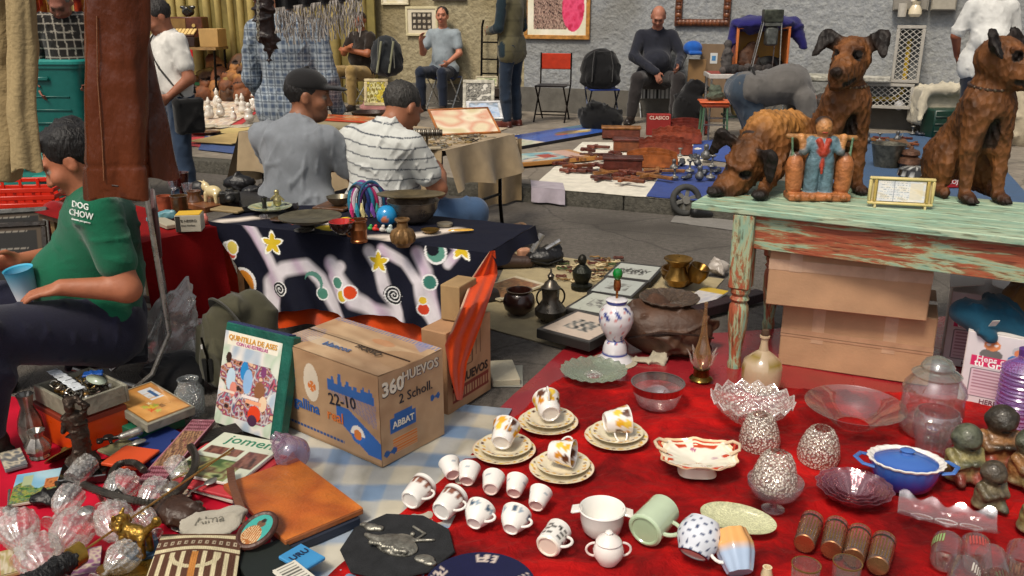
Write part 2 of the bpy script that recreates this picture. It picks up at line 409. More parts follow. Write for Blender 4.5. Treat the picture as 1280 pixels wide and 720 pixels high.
# ---------------- people ----------------
def unit(v):v=np.array(v,float);return v/max(np.linalg.norm(v),1e-9)
def frame(fwd,up=(0,0,1)):
 f=unit(fwd);r=unit(np.cross(f,up));u=np.cross(r,f);return r,f,u # right, forward, up
def head_prims(hc,fwd,up,s=1.0,beard=None,brow='brow'):
 r,f,u=frame(fwd,up);R=np.stack([r,f,u],1)
 p=lambda a,b,c:np.array(hc)+s*(r*a+f*b+u*c)
 E=lambda c,rr,col=0,k=.02,op='+':ell(p(*c),np.array(rr)*s,col,k*s,R=R,op=op)
 q=[E((0,-.012,.03),(.074,.092,.088)),E((0,.02,-.035),(.058,.066,.075),k=.03),E((0,.055,-.088),(.028,.026,.022),k=.025),
E((0,.082,.035),(.05,.018,.014),k=.02),
cap(p(0,.085,.02),p(0,.108,-.022),.009*s,.013*s,k=.016*s),E((.012,.1,-.027),(.008,.008,.007),k=.008),E((-.012,.1,-.027),(.008,.008,.007),k=.008),
E((.042,.065,-.022),(.022,.022,.02),k=.03),E((-.042,.065,-.022),(.022,.022,.02),k=.03)]
 for sx in(-1,1):
  q.append(E((sx*.033,.098,.012),(.02,.014,.013),k=.014,op='-'))
  q.append(E((sx*.032,.083,.01),(.0125,.0105,.006),'eye',k=.004));q.append(E((sx*.032,.0925,.009),(.0055,.004,.0055),'pupil',k=.001))
  q.append(cap(p(sx*.016,.098,.031),p(sx*.048,.086,.031),.0042*s,.003*s,brow,k=.004*s))
  q.append(E((sx*.078,-.005,-.003),(.011,.02,.032),k=.01));q.append(E((sx*.088,.003,0),(.006,.011,.018),k=.006,op='-'))
 q.append(cap(p(-.02,.09,-.055),p(.02,.09,-.055),.0055*s,.0055*s,'lip',k=.004*s));q.append(cap(p(-.018,.088,-.066),p(.018,.088,-.066),.0065*s,.0065*s,'lip',k=.004*s))
 if beard:
  q.append(E((0,.052,-.075),(.05,.047,.04),beard,k=.012));q.append(cap(p(-.028,.083,-.043),p(.028,.083,-.043),.007*s,.007*s,beard,k=.006*s))
 return q
def hair_prims(hc,fwd,up,s=1.0,style='short'):
 r,f,u=frame(fwd,up);R=np.stack([r,f,u],1)
 p=lambda a,b,c:np.array(hc)+s*(r*a+f*b+u*c)
 E=lambda c,rr,k=.02,op='+':ell(p(*c),np.array(rr)*s,0,k*s,R=R,op=op)
 if style=='bald':
  return[E((0,-.035,.015),(.083,.078,.07)),E((0,.01,.095),(.09,.11,.055),.015,'-'),E((0,.085,-.01),(.1,.08,.09),.01,'-'),E((0,.0,-.09),(.1,.1,.06),.01,'-')]
 q=[E((0,-.022,.036),(.0805,.095,.087))]
 if style=='full':q+=[E((0,.04,.105),(.06,.05,.03)),E((.03,-.03,.11),(.06,.06,.035)),E((-.05,-.02,.06),(.045,.06,.06)),E((.05,-.02,.06),(.045,.06,.06)),E((0,-.07,-.01),(.065,.045,.06))]
 q+=[E((0,.115,-.02),(.095,.07,.088),.012,'-'),E((0,.03,-.1),(.12,.12,.07),.012,'-')]
 return q
def hand_prims(w,d,palm,col=0,s=1.0,curl=.5,spread=.25,thumb=1):
 """w wrist, d pointing direction, palm = palm normal; four bent fingers and a side thumb"""
 d=unit(d);n=unit(np.array(palm)-d*np.dot(palm,d));sd_=np.cross(d,n)*thumb;q=[]
 w=np.array(w,float);pc=w+d*.045*s
 q.append(ell(pc,(.04*s,.046*s,.016*s),col,.02*s,R=np.stack([sd_,d,n],1)))
 L=[.068,.078,.073,.056]
 for i,o in enumerate((.028,.0095,-.0095,-.027)):
  b=w+(d*.08+sd_*o)*s;dd=unit(d+sd_*o*spread*14-n*0);up=n
  d1=unit(dd+up*curl*.5);d2=unit(dd+up*curl*1.5);d3=unit(dd+up*curl*2.6);l=L[i]*s
  a1=b+d1*l*.45;a2=a1+d2*l*.32;a3=a2+d3*l*.25
  q+=[cap(b,a1,.0098*s,.0088*s,col,.006*s),cap(a1,a2,.0088*s,.008*s,col,.004*s),cap(a2,a3,.008*s,.0068*s,col,.004*s)]
 tb=w+(d*.02+sd_*.028)*s;t1=tb+unit(d*.7+sd_*.8+n*.3)*.035*s;t2=t1+unit(d+sd_*.35+n*.45)*.03*s
 q+=[cap(tb,t1,.014*s,.0105*s,col,.012*s),cap(t1,t2,.0105*s,.008*s,col,.005*s)]
 return q
STAND=dict(pel=(0,0,.93),che=(0,0,1.28),nek=(0,-.01,1.47),hed=(0,.02,1.62),shL=(-.185,0,1.41),shR=(.185,0,1.41),elL=(-.24,-.02,1.13),elR=(.24,-.02,1.13),
wrL=(-.25,.06,.89),wrR=(.25,.06,.89),hiL=(-.09,0,.9),hiR=(.09,0,.9),knL=(-.1,.03,.5),knR=(.1,.03,.5),anL=(-.11,0,.08),anR=(.11,0,.08))
SIT=dict(pel=(0,0,.52),che=(0,-.02,.88),nek=(0,0,1.07),hed=(0,.04,1.21),shL=(-.19,0,1.0),shR=(.19,0,1.0),elL=(-.26,.08,.74),elR=(.26,.08,.74),
wrL=(-.15,.3,.66),wrR=(.15,.3,.66),hiL=(-.1,.02,.5),hiR=(.1,.02,.5),knL=(-.16,.42,.52),knR=(.16,.42,.52),anL=(-.16,.4,.09),anR=(.16,.4,.09))
def person(label,loc,rz,base,J=None,face=(0,1,0),hup=(0,0,1),skin='#a8714f',shirt='#808890',sleeve='short',pants='#22262e',shoe='#2a2220',hair='#1c1714',hstyle='short',belly=.13,
res=.016,sres=None,paint=None,ppaint=None,hdL=None,hdR=None,beard=None,bulk=1.0,fold=.006,seed=0,hide=(),collar=None,scale=1.0,headless=False,hs_=1.0,curl=.5,belt=None,cap_=None,tail=0,lb=1.0):
 j={k:np.array(v,float)for k,v in{**base,**(J or{})}.items()}
 t=thing('person',label,'person',loc,rz,scale=scale);sk=H(skin)
 pal={0:sk,'eye':(.2,.16,.13)if res<.0125 else tuple(c*.35 for c in sk),'pupil':(.02,.015,.01),'lip':tuple(c*.78 if i==0 else c*.55 for i,c in enumerate(sk)),'brow':tuple(c*.8 for c in H(hair)),'beard':tuple(.5*a+.5*b for a,b in zip(H('#2a1d17'),sk))if beard else sk}
 r,f,u=frame(unit(np.cross(unit(j['che']-j['pel']),unit(j['shR']-j['shL'])))*1.0)
 ax_r=unit(j['shR']-j['shL']);up=unit(j['che']-j['pel']);fw=unit(np.cross(up,ax_r))
 B=bulk
 sq=(fw,.72)
 def torso(e):
  mid=(j['pel']+j['che'])/2+fw*.02
  return[cap(j['hiL']+up*.03,j['hiR']+up*.03,.115*B+e,.115*B+e,0,.05,sq=(fw,.85)),ell(mid+fw*(belly-.12)*.8,np.array([.15*B+e,belly+e,.17]),0,.06,R=np.stack([ax_r,fw,up],1)),
ell(j['che']+fw*.01,np.array([.165*B+e,.115*B+e,.19]),0,.06,R=np.stack([ax_r,fw,up],1)),
cap(j['shL']+ax_r*.03,j['shR']-ax_r*.03,.062+e,.062+e,0,.06),cap(j['che']+up*.08,j['nek'],.09+e,.062+e*.5,0,.05)]
 def arm(s_,e,upto=2.0):
  a,b,c=j['sh'+s_],j['el'+s_],j['wr'+s_];q=[]
  if upto<=1:b2=a+(b-a)*upto;q.append(cap(a,b2,.056*B+e,(.056+(.043-.056)*upto)*B+e*1.5,0,.03))
  else:q+=[cap(a,b,.056*B+e,.043*B+e,0,.03),cap(b,b+(c-b)*(upto-1),.045*B+e,(.045+(.029-.045)*(upto-1))*B+e*1.3,0,.02)]
  return q
 def leg(s_,e,upto=2.0):
  a,b,c=j['hi'+s_],j['kn'+s_],j['an'+s_]
  q=[cap(a,b,.085*B*lb+e,.058*B*lb+e,0,.05)]
  c2=b+(c-b)*(upto-1);q+=[cap(b,b+(c-b)*.4,.056*B*lb+e,.055*B*lb+e,0,.02),cap(b+(c-b)*.4,c2,.055*B*lb+e,.042+e*1.4,0,.02)]
  return q
 foot_d={}
 for s_ in 'LR':
  d=j['an'+s_]-j['kn'+s_];ff=fw.copy();ff[2]=0;kk=j['kn'+s_]-j['hi'+s_];kk[2]=0
  ff=unit(kk)if np.linalg.norm(kk)>.15 else unit(ff);foot_d[s_]=ff
 pr=torso(-.014)
 for s_ in 'LR':pr+=arm(s_,-.002)+leg(s_,-.006)
 for s_ in 'LR':
  a=j['an'+s_];pr.append(cap(a-np.array([0,0,.03]),a+foot_d[s_]*.14-np.array([0,0,.05]),.034,.026,0,.02))
  hd=(hdL if s_=='L' else hdR)or(None,None)
  d=hd[0]if hd[0]is not None else j['wr'+s_]-j['el'+s_];pn=hd[1]if hd[1]is not None else(ax_r*(1 if s_=='L' else-1)+fw*.2)
  pr+=hand_prims(j['wr'+s_]-unit(d)*.005,d,pn,0,hs_,curl,thumb=1 if s_=='R' else-1)
 if not headless:
  hp=head_prims(j['hed'],face,hup,1.06,'beard' if beard else None)
  pr+=[cap(j['nek']-up*.03,j['hed']-np.array(hup)*.04-unit(face)*.02,.058,.055,0,.03)]+hp
 link('body',sdf('body',pr,pal,res,SKIN,paint=None,soft=.3),t)
 se={'short':.62,'half':.85,'long':1.97,'none':.12}[sleeve]
 pr=torso(.014)
 for s_ in 'LR':pr+=arm(s_,.012,se)
 if tail:pr+=[cap(j['hiL']-up*tail*.07,j['hiR']-up*tail*.07,.118*B+.014,.118*B+.014,0,.04,sq=(fw,.85))]
 pr.append(ell(j['nek']+up*.035+fw*.02,(.062,.062,.05),0,.012,op='-',R=np.stack([ax_r,fw,up],1)))
 link('shirt',sdf('shirt',pr,{0:H(shirt)},sres or res,CLOTH,folds(fold,34,seed),paint),t)
 pr=[cap(j['hiL']+up*.01,j['hiR']+up*.01,.108*B+.012,.108*B+.012,0,.05,sq=(fw,.85))]
 for s_ in 'LR':pr+=leg(s_,.013,1.95)
 link('trousers',sdf('trousers',pr,{0:H(pants)},res,CLOTH,folds(fold*.9,30,seed+3),ppaint),t)
 for s_ in 'LR':
  a=j['an'+s_];ff=foot_d[s_]
  link('shoe',sdf('shoe',[cap(a+np.array([0,0,-.02]),a+ff*.03-np.array([0,0,.035]),.046,.045,0,.03),cap(a-ff*.03-np.array([0,0,.045]),a+ff*.15-np.array([0,0,.05]),.036,.034,0,.03,),rbox(a+ff*.06-np.array([0,0,.074]),(.045,.125,.012),.01,1,.006,R=np.stack([np.cross(ff,(0,0,1)),ff,(0,0,1)],1))],
{0:H(shoe),1:tuple(c*.6 for c in H(shoe))},max(res*.8,.01),LEATH),t)
 if not headless:
  hr=min(res,.012)
  if hstyle:link('hair',sdf('hair',hair_prims(j['hed'],face,hup,1.07,hstyle),{0:H(hair)},hr,HAIR,folds(.004,120,seed)),t)
  if cap_:
   R_,F_,U_=frame(face,hup);RR=np.stack([R_,F_,U_],1);hc=j['hed']
   q=[ell(hc+U_*.06-F_*.012,(.092,.108,.082),0,.01,R=RR),rbox(hc+U_*.0-F_*.02,(.2,.2,.045),.01,0,.01,R=RR,op='-'),ell(hc+U_*.058+F_*.11,(.07,.085,.012),0,.01,R=RR),ell(hc+U_*.148-F_*.012,(.012,.012,.008),0,.004,R=RR)]
   link('cap',sdf('cap',q,{0:H(cap_)},.009,CLOTH),t)
 if belt:
  a=M();c0=(j['hiL']+j['hiR'])/2+up*.075;ring=[c0+ax_r*math.cos(q)*(.155*B+.01)+fw*math.sin(q)*(.118*B+.02)for q in np.linspace(0,2*PI,28,endpoint=False)]
  a.tube(ring,.011,H(belt),6,closed=True);bo=a.build('belt',LEATH,t)
 return t,j
def plaid(base,dark,light,s=.055,wd=.4):
 b,d,l=map(lambda q:np.array(H(q)),(base,dark,light))
 def fn(v,col):
  x=v[:,0]+v[:,1]*.5;z=v[:,2]
  c=np.tile(b,(len(v),1))
  mx=(np.mod(x,s)/s<wd).astype(float);mz=(np.mod(z,s)/s<wd).astype(float);k=(mx+mz)/2
  c=c*(1-k[:,None])+d*k[:,None]
  ln=(np.mod(x+s*.3,s)/s<.14)|(np.mod(z+s*.3,s)/s<.14);c[ln]=c[ln]*.3+l*.7
  return c
 return fn
def stripes(base,line,s=.045,wd=.1,ax=2):
 b,l=np.array(H(base)),np.array(H(line))
 def fn(v,col):
  c=np.tile(b,(len(v),1));q=np.mod(v[:,ax]+.012*np.sin(v[:,0]*9),s)/s<wd;c[q]=l;return c
 return fn

def ordlabel(pts,what,tail,nrow=3):
 """labels that single out each of many look-alikes by row and count from the left"""
 ys=sorted(range(len(pts)),key=lambda i:-pts[i][1]);out=[None]*len(pts);rn=['nearest','second','third','fourth','fifth']if nrow>2 else['nearer','farther'];om=['first','second','third','fourth','fifth','sixth','seventh','eighth','ninth','tenth']
 k=-(-len(pts)//nrow)
 for r_ in range(nrow):
  row=sorted(ys[r_*k:(r_+1)*k],key=lambda i:pts[i][0])
  for n_,i in enumerate(row):out[i]='%s %s, %s from left, %s row'%(what[i]if not isinstance(what,str)else what,tail,om[n_],rn[r_])
 return out
# ================= the setting =================
CA,CB=P(240,215),P(850,270);CU=(CB-CA).normalized();CN=Vector((-CU.y,CU.x,0)) # kerb line, towards the wall = CN
WA,WB=P(680,140,.12),P(1120,161,.12);WU=(WB-WA).normalized();WN=Vector((WU.y,-WU.x,0)) # wall line, WN faces the camera
WRZ=math.atan2(WU.y,WU.x);CRZ=math.atan2(CU.y,CU.x);SW=.12
def W(x,y,off=.0): # a pixel on the plane of the wall, moved off metres towards the street
 d=ray(x,y);o=Vector((0,0,CAM_H));p0=WA+WN*off;t=(p0-o).dot(WN)/d.dot(WN);return o+d*t
def KP(x,z=SW,off=0.0): # the point of the kerb's front edge under pixel column x
 d=ray(x,240);p=d*(CA.dot(CN)/d.dot(CN))-CN*off;return Vector((p.x,p.y,z))
def col_mix(a,b,t):return np.asarray(a)*(1-t[...,None])+np.asarray(b)*t[...,None]
def setmat(name,c1,c2,scale,bump,bscale,rough=.9,c3=None,s3=3,voro=False,bdist=.02):
 m,t,b=nmat(name);L=t.links.new;tc=N(t,'ShaderNodeTexCoord')
 n=N(t,'ShaderNodeTexNoise');n.inputs['Scale'].default_value=scale;n.inputs['Detail'].default_value=8;n.inputs['Roughness'].default_value=.65;L(tc.outputs['Object'],n.inputs[0])
 r=N(t,'ShaderNodeValToRGB');r.color_ramp.elements[0].position=.35;r.color_ramp.elements[1].position=.65;r.color_ramp.elements[0].color=(*c1,1);r.color_ramp.elements[1].color=(*c2,1)
 L(n.outputs['Fac'],r.inputs[0]);last=r.outputs[0]
 if c3 is not None:
  n3=N(t,'ShaderNodeTexNoise');n3.inputs['Scale'].default_value=s3;n3.inputs['Detail'].default_value=5;L(tc.outputs['Object'],n3.inputs[0])
  r3=N(t,'ShaderNodeValToRGB');r3.color_ramp.elements[0].position=.5;r3.color_ramp.elements[1].position=.66;L(n3.outputs['Fac'],r3.inputs[0])
  mx=N(t,'ShaderNodeMix',data_type='RGBA');L(r3.outputs[0],mx.inputs['Factor']);L(last,mx.inputs['A']);mx.inputs['B'].default_value=(*c3,1);last=mx.outputs['Result']
 L(last,b.inputs['Base Color']);b.inputs['Roughness'].default_value=rough
 nb=N(t,'ShaderNodeTexVoronoi' if voro else 'ShaderNodeTexNoise');nb.inputs['Scale'].default_value=bscale;L(tc.outputs['Object'],nb.inputs[0])
 if not voro:nb.inputs['Detail'].default_value=6
 bp=N(t,'ShaderNodeBump');bp.inputs['Strength'].default_value=bump;bp.inputs['Distance'].default_value=bdist;L(nb.outputs[0],bp.inputs['Height']);L(bp.outputs[0],b.inputs['Normal'])
 return m
def add_cracks(m):
 t=m.node_tree;L=t.links.new;b=t.nodes['Principled BSDF'];old=b.inputs['Base Color'].links[0].from_socket;tc=N(t,'ShaderNodeTexCoord');ns=N(t,'ShaderNodeTexNoise');ns.inputs['Scale'].default_value=2.5;ns.inputs['Detail'].default_value=6;L(tc.outputs['Object'],ns.inputs[0])
 ad=N(t,'ShaderNodeMix',data_type='VECTOR');ad.inputs['Factor'].default_value=.12;L(tc.outputs['Object'],ad.inputs['A']);L(ns.outputs['Color'],ad.inputs['B'])
 v=N(t,'ShaderNodeTexVoronoi',feature='DISTANCE_TO_EDGE');v.inputs['Scale'].default_value=.9;L(ad.outputs['Result'],v.inputs['Vector']);r=N(t,'ShaderNodeValToRGB');r.color_ramp.elements[0].position=.002;r.color_ramp.elements[0].color=(.62,.62,.62,1);r.color_ramp.elements[1].position=.009;L(v.outputs['Distance'],r.inputs[0])
 mx=N(t,'ShaderNodeMix',data_type='RGBA',blend_type='MULTIPLY');mx.inputs['Factor'].default_value=1;L(old,mx.inputs['A']);L(r.outputs[0],mx.inputs['B']);L(mx.outputs['Result'],b.inputs['Base Color']);return m
ASPH=setmat('asphalt',H('#55504a'),H('#6e6861'),30,.8,140,.85,H('#4b4640'),.9)
WALK=setmat('concrete_walk',H('#736b60'),H('#8c8376'),9,.4,60,.9,H('#6c645a'),2)
KERB=setmat('kerb_stone',H('#38362f'),H('#524f46'),30,.8,45,.9)
STUC=setmat('stucco',H('#84878a'),H('#9c9e9d'),14,1.0,17,.95,H('#7f7f7b'),.7,bdist=.028)
STU2=setmat('stucco_warm_light',H('#91866a'),H('#a89d7e'),14,1.0,17,.95,H('#877a58'),.7,bdist=.028)  # ochre tint puts warm light through a yellow awning into the stucco colour
PLIN=setmat('plinth',H('#5a5751'),H('#6c6962'),6,.3,70,.9,H('#666159'),1.5)
# ground with gentle unevenness
add_cracks(ASPH);add_cracks(WALK)
g=M();g.grid(90,90,lambda U,Vv:((U-.5)*60,Vv*60-10,.0*U))
o=g.build('ground',ASPH,loc=(0,0,0));tag(o,kind='structure')
# cracks in the road as thin recessed strips are left to the relief; the kerb stones are separate blocks
def strip(p0,u,n,a0,a1,b0,b1,z0,z1,mat,name):
 g=M();q=[p0+u*a0+n*b0,p0+u*a1+n*b0,p0+u*a1+n*b1,p0+u*a0+n*b1]
 v=[(p.x,p.y,z)for z in(z0,z1)for p in q];vv=[];ff=[]
 for f in((4,5,6,7),(0,1,5,4),(1,2,6,5),(2,3,7,6),(3,0,4,7)):ff.append(tuple(range(len(vv),len(vv)+4)));vv+=[v[i]for i in f]
 g.add(vv,ff,(.2,)*3);return g.build(name,mat)
side=strip(CA,CU,CN,-9,12,.16,9,-.2,SW,WALK,'sidewalk');tag(side,kind='structure')
kerb=tag(link('kerb',None,None,(0,0,0)),kind='structure')
ks=None;L_=.62
for i in range(-10,14):
 p=CA+CU*(i*L_+L_/2)+CN*.08
 if ks is None:ks=M().box((L_-.008,.158,.34),(0,0,-.17),(.2,)*3,b=.012).mesh('stone',KERB)
 s_=link('stone',ks,kerb,(p.x,p.y,SW+.004*random.random()+.001),CRZ+random.uniform(-.004,.004))
# wall: one stucco, left stretch tinted for warm awning light, with a smooth plinth
def wallpart(name,x0,x1,z0,z1,th,mat,parent,off=0,nx=60,nz=20):
 a0=(W(x0,100)-WA).dot(WU);a1=(W(x1,100)-WA).dot(WU);g=M()
 p0=WA+WU*a0+WN*off;q0=WA+WU*a1+WN*off
 g.box((a1-a0,th,z1-z0),(0,0,0),(.4,)*3)
 c=(p0+q0)/2-WN*th/2
 return g.build(name,mat,parent,(c.x,c.y,(z0+z1)/2),WRZ,smooth=False)
wl=tag(link('wall',None,None),kind='structure')
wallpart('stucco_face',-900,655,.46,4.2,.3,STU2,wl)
wallpart('stucco_face',655,2600,.46,4.2,.3,STUC,wl)
wallpart('plinth',-900,2600,.05,.46,.3,PLIN,wl,.025)
# fluted metal fence in front of the left stretch of wall
fb=H('#9c8c4c');fr_=H('#c4b06c')
fen=thing('metal_fence','tall ochre fluted metal fence along the left stretch of the wall','fence',(0,0,0))
a0=(W(-160,100,.2)-WA).dot(WU);a1=(W(470,100,.2)-WA).dot(WU)
c=WA+WU*(a0+a1)/2+WN*.15;M().box((a1-a0,.03,3.4),(0,0,0),H('#84773f')).build('sheet',MATTE(dirt=.4,ns=9),fen,(c.x,c.y,SW+1.7),WRZ)
rib=M().lathe([(.062,0),(.062,3.4)],12,col=fr_,sy=.9).mesh('rib',MATTE(dirt=.35,ns=8))
k=0;a=a0+.1
while a<a1:
 c=WA+WU*a+WN*.19;r_=link('rib',rib,fen,(c.x,c.y,SW),WRZ);r_.scale=(random.uniform(.7,1.5),1,1);a+=.23+random.uniform(-.04,.05)
# ---------------- things hung on the wall ----------------
def panel(g,w_,h_,nx,ny,fn,y=0.0,z0=0.0):
 """flat print facing -Y, in the XZ plane"""
 g.grid(nx,ny,lambda U,Vv:((U-.5)*w_,y+0*U,z0+Vv*h_),lambda U,Vv:fn(U,Vv));return g
def frame_m(g,w_,h_,t,d,col,z0=0,y=0,b=.004):
 g.box((w_,d,t),(0,y,z0+t/2),col,b=b);g.box((w_,d,t),(0,y,z0+h_-t/2),col,b=b)
 g.box((t,d,h_-2*t),(-w_/2+t/2,y,z0+h_/2),col,b=b);g.box((t,d,h_-2*t),(w_/2-t/2,y,z0+h_/2),col,b=b);return g
def noise_img(seed,cols,fr=6,oct_=3):
 rg=np.random.default_rng(seed)
 K=[(rg.normal(size=2)*fr*(1.7**o_),rg.uniform(0,6.28),.6**o_)for o_ in range(oct_)for _ in range(3)]
 cols=np.array([H(c)if isinstance(c,str)else c for c in cols])
 def fn(U,Vv):
  a=sum(w_*np.sin(U*k[0]+Vv*k[1]+p)for k,p,w_ in K);a=(a/2.6+1)/2;a=np.clip(a,0,.999)*(len(cols)-1)
  i=a.astype(int);t=(a-i)[...,None];return cols[i]*(1-t)+cols[np.minimum(i+1,len(cols)-1)]*t
 return fn
def wall_frame(name,label,x0,y0,x1,y1,t,col,fn,mat=None,off=.03,nx=40,ny=40,extra_h=0,group=None,mount=None):
 a=W(x0,y1,off);b=W(x1,y1,off);cz=W((x0+x1)/2,y0,off).z;w_=(b-a).length;z0=(a.z+b.z)/2;h_=cz-z0+extra_h
 m_=(a+b)/2;th=thing(name,label,'picture frame' if fn is None else 'framed picture',(m_.x,m_.y,z0),WRZ,group)
 frame_m(M(),w_,h_,t,.03,H(col)).build('frame',mat or WOODM,th)
 if fn is not None:
  M().box((w_-2*t,.012,h_-2*t),(0,.004,h_/2),(.3,.3,.3)).build('backing',PAPER,th)
  g=M();panel(g,w_-2*t,h_-2*t,nx,ny,fn,-.004,t);g.build('picture',V(rough=.3,noise=.03,bump=0),th)
 return th
def im_grid(U,Vv):
 c=np.zeros(U.shape+(3,));c[:]=H('#d8cdb4');ins=(U>.14)&(U<.86)&(Vv>.14)&(Vv<.86);c[ins]=H('#3a322a')
 uu=np.mod((U-.14)/.72*4,1);vv=np.mod((Vv-.14)/.72*3,1);q=ins&(uu>.22)&(uu<.8)&(vv>.25)&(vv<.8)
 n=noise_img(3,['#e6dcc8','#8a7c66','#cfc4ae'],60)(U,Vv);c[q]=n[q];return c
wall_frame('wall_picture','cream framed sheet of twelve small photos behind the seated man in grey',508,8,548,45,.035,'#cfc49c',im_grid,PLAST)
wall_frame('wall_picture','pale framed print, smallest on the warm lit wall, cut by the top of the photo',477,-40,511,6,.03,'#d9cfae',noise_img(5,['#e8e0c8','#d6c9a4','#efe6d2'],5),PLAST)
wall_frame('wall_picture','dark edged picture high on the warm lit wall above the seated man in grey',541,-60,583,1,.03,'#4a4136',noise_img(9,['#50483c','#7a6c55','#2e2a25'],8),WOODM)
def im_big(U,Vv):
 c=np.zeros(U.shape+(3,));c[:]=H('#e9dfc4');n=noise_img(11,['#efe8d4','#dcd7b8','#f3ecdc'],5)(U,Vv);c[:]=n
 q=(U>.1)&(U<.68)&(Vv>.06)&(Vv<.52);n=noise_img(12,['#2c1f1c','#7a5a50','#c9a996','#42302b','#987a6a'],70,4)(U,Vv);c[q]=n[q]
 q=((U-.78)**2/.035+(Vv-.27)**2/.055<1)|((abs(U-.72)<.04+.0*Vv)&(Vv>.3)&(Vv<.6));n=noise_img(13,['#d8355f','#e8527a','#c4284f'],20)(U,Vv);c[q]=n[q]
 q=(abs(U-.45+.1*(Vv-.6))<.03)&(Vv>.5)&(Vv<.85);c[q]=H('#20242c');q=(abs(U-.56)<.03)&(Vv>.52)&(Vv<.63);c[q]=H('#5f8f7c');return c
wall_frame('wall_picture','large gilt framed collage with a brown crowd photo and a pink shape',655,-90,737,49,.055,'#b7803c',im_big,V(rough=.35,noise=.25,ns=20,bump=.3,bs=40,coat=.3),nx=110,ny=130)
# carved empty frame
th=wall_frame('carved_surround','empty carved brown wooden frame hanging on the grey stucco wall',843,-60,912,33,.09,'#5c3018',None,WOODM)
a_=W(843,33,.03);b_=W(912,33,.03);w_=(b_-a_).length
orn=M()
for i in range(26):
 x=-w_/2+.045+(w_-.09)*i/25
 orn.sph(.03+.008*(i%2),(x,-.018,.045),H('#74401f')if i%2 else H('#4a2412'),8,sc_=(1,.5,1))
for s_ in(-1,1):
 for i in range(22):orn.sph(.028+.008*(i%2),(s_*(w_/2-.045),-.018,.09+.045*i),H('#74401f')if i%2 else H('#4a2412'),8,sc_=(1,.5,1))
orn.build('carving',WOODM,th)
# expanded metal cage round the gas meter: an L of two boxes
def mesh_cage(p_lo,p_hi,dep,parent,yscale=1):
 w_=p_hi[0]-p_lo[0];h_=p_hi[1]-p_lo[1];t=.035;fc=H('#a9a49a')
 cx=(p_lo[0]+p_hi[0])/2;g=M();frame_m(g,w_,h_,t,.03,fc,p_lo[1],-dep)
 o_=g.build('front_frame',PLAST,parent);o_.location=(cx,0,0)
 g=M()
 for s_ in(-1,1):g.box((.012,dep,h_),(s_*(w_/2-.006),-dep/2+.016,p_lo[1]+h_/2),fc)
 g.box((w_-.026,dep,.012),(0,-dep/2+.016,p_lo[1]+h_-.007),H('#bdb8ad'));g.box((w_-.026,dep,.012),(0,-dep/2+.016,p_lo[1]+.007),fc)
 o_=g.build('side_sheet',PLAST,parent);o_.location=(cx,0,0)
 g=M();sx,sz=.036,.030;nx=int((w_-.06)/sx);nz=int((h_-.06)/sz)
 for i in range(nx+1):
  for k_ in range(nz+1):
   x=-w_/2+.03+i*sx;z=p_lo[1]+.03+k_*sz;q=(i+k_)%2
   g.tube([(x,-dep,z+(sz if q else 0)),(x+sx,-dep,z+(0 if q else sz))],.0038,H('#c4c0b6'),4,caps=False)
 o_=g.build('mesh_grille',METAL if False else PLAST,parent);o_['kind']='stuff';o_.location=(cx,0,0)
c0=W(1000,135,0);cg=thing('meter_cage','grey expanded-mesh cage in an L shape round the gas meter on the wall','cage',(c0.x,c0.y,0),WRZ)
def loc_w(x,y,off):p=W(x,y,off)-Vector((c0.x,c0.y,0));return p.dot(WU),p.z
A_=loc_w(1113,103,.3);B_=loc_w(1157,32,.3);mesh_cage((A_[0],A_[1]),(B_[0]+.01,B_[1]),.3,cg)
A2=loc_w(1040,133,.3);mesh_cage((A2[0],A2[1]),(B_[0]-.03,A_[1]-.01),.3,cg)
pg=M();xm=(A_[0]+B_[0])/2;pg.tube([(xm,-.12,B_[1]-.15),(xm,-.12,A_[1]-.1),(xm-.05,-.12,A_[1]-.2),(A2[0]+.2,-.12,A_[1]-.22)],.028,H('#c9a52c'),10);pg.build('gas_pipe',PLAST,cg)
M().sph(.06,(xm-.02,-.18,A_[1]-.27),H('#c9c9cc'),12).build('meter_dial',PLAST,cg)
# switch boxes above the cage
for nm,lb,x0,x1,col in(('switch_box','grey metal switch box with a dark door edge high on the wall, left of two',1115,1160,'#8b867c'),('switch_box','wide beige switch box high on the wall beside the white shirted man',1162,1194,'#a39c8d')):
 p=W((x0+x1)/2,14,.0);a,b=W(x0,14,0),W(x1,14,0);wd=(b-a).length
 e=thing(nm,lb,'electrical box',(p.x+WN.x*.06,p.y+WN.y*.06,p.z),WRZ);M().box((wd,.12,.5),(0,0,.25),H(col),b=.008).build('case',PLAST,e)
 M().box((wd*.9,.01,.46),(0,-.066,.25),H(col),b=.003).build('door',PLAST,e);M().box((wd*.95,.01,.012),(0,-.064,.006),H('#2c2823')).build('hinge',PLAST,e)
p=W(1143,21,.22);v_=thing('vase','small cream floral vase standing on top of the mesh cage','vase',(p.x,p.y,p.z));M().lathe([(.05,0),(.075,.03),(.07,.08),(.04,.13),(.055,.17),(.045,.17),(.03,.13)],18,col=H('#d7c9ab')).build('pot',CERAM,v_)
g=M();
for i in range(9):g.sph(.03,(random.uniform(-.05,.05),random.uniform(-.04,.04),.18+random.uniform(0,.09)),H(random.choice(['#e6dcc6','#d8c8a8','#efe6d6'])),8)
g.build('bloom',CERAM,v_)
p=W(1127,21,.25);v_=tag(M().lathe([(.045,0),(.05,.14),(.05,.15)],16,col=H('#b9b3a6')).build('tin_can',PLAST,None,(p.x,p.y,p.z)),'plain pale can standing on the cage left of the vase','can')
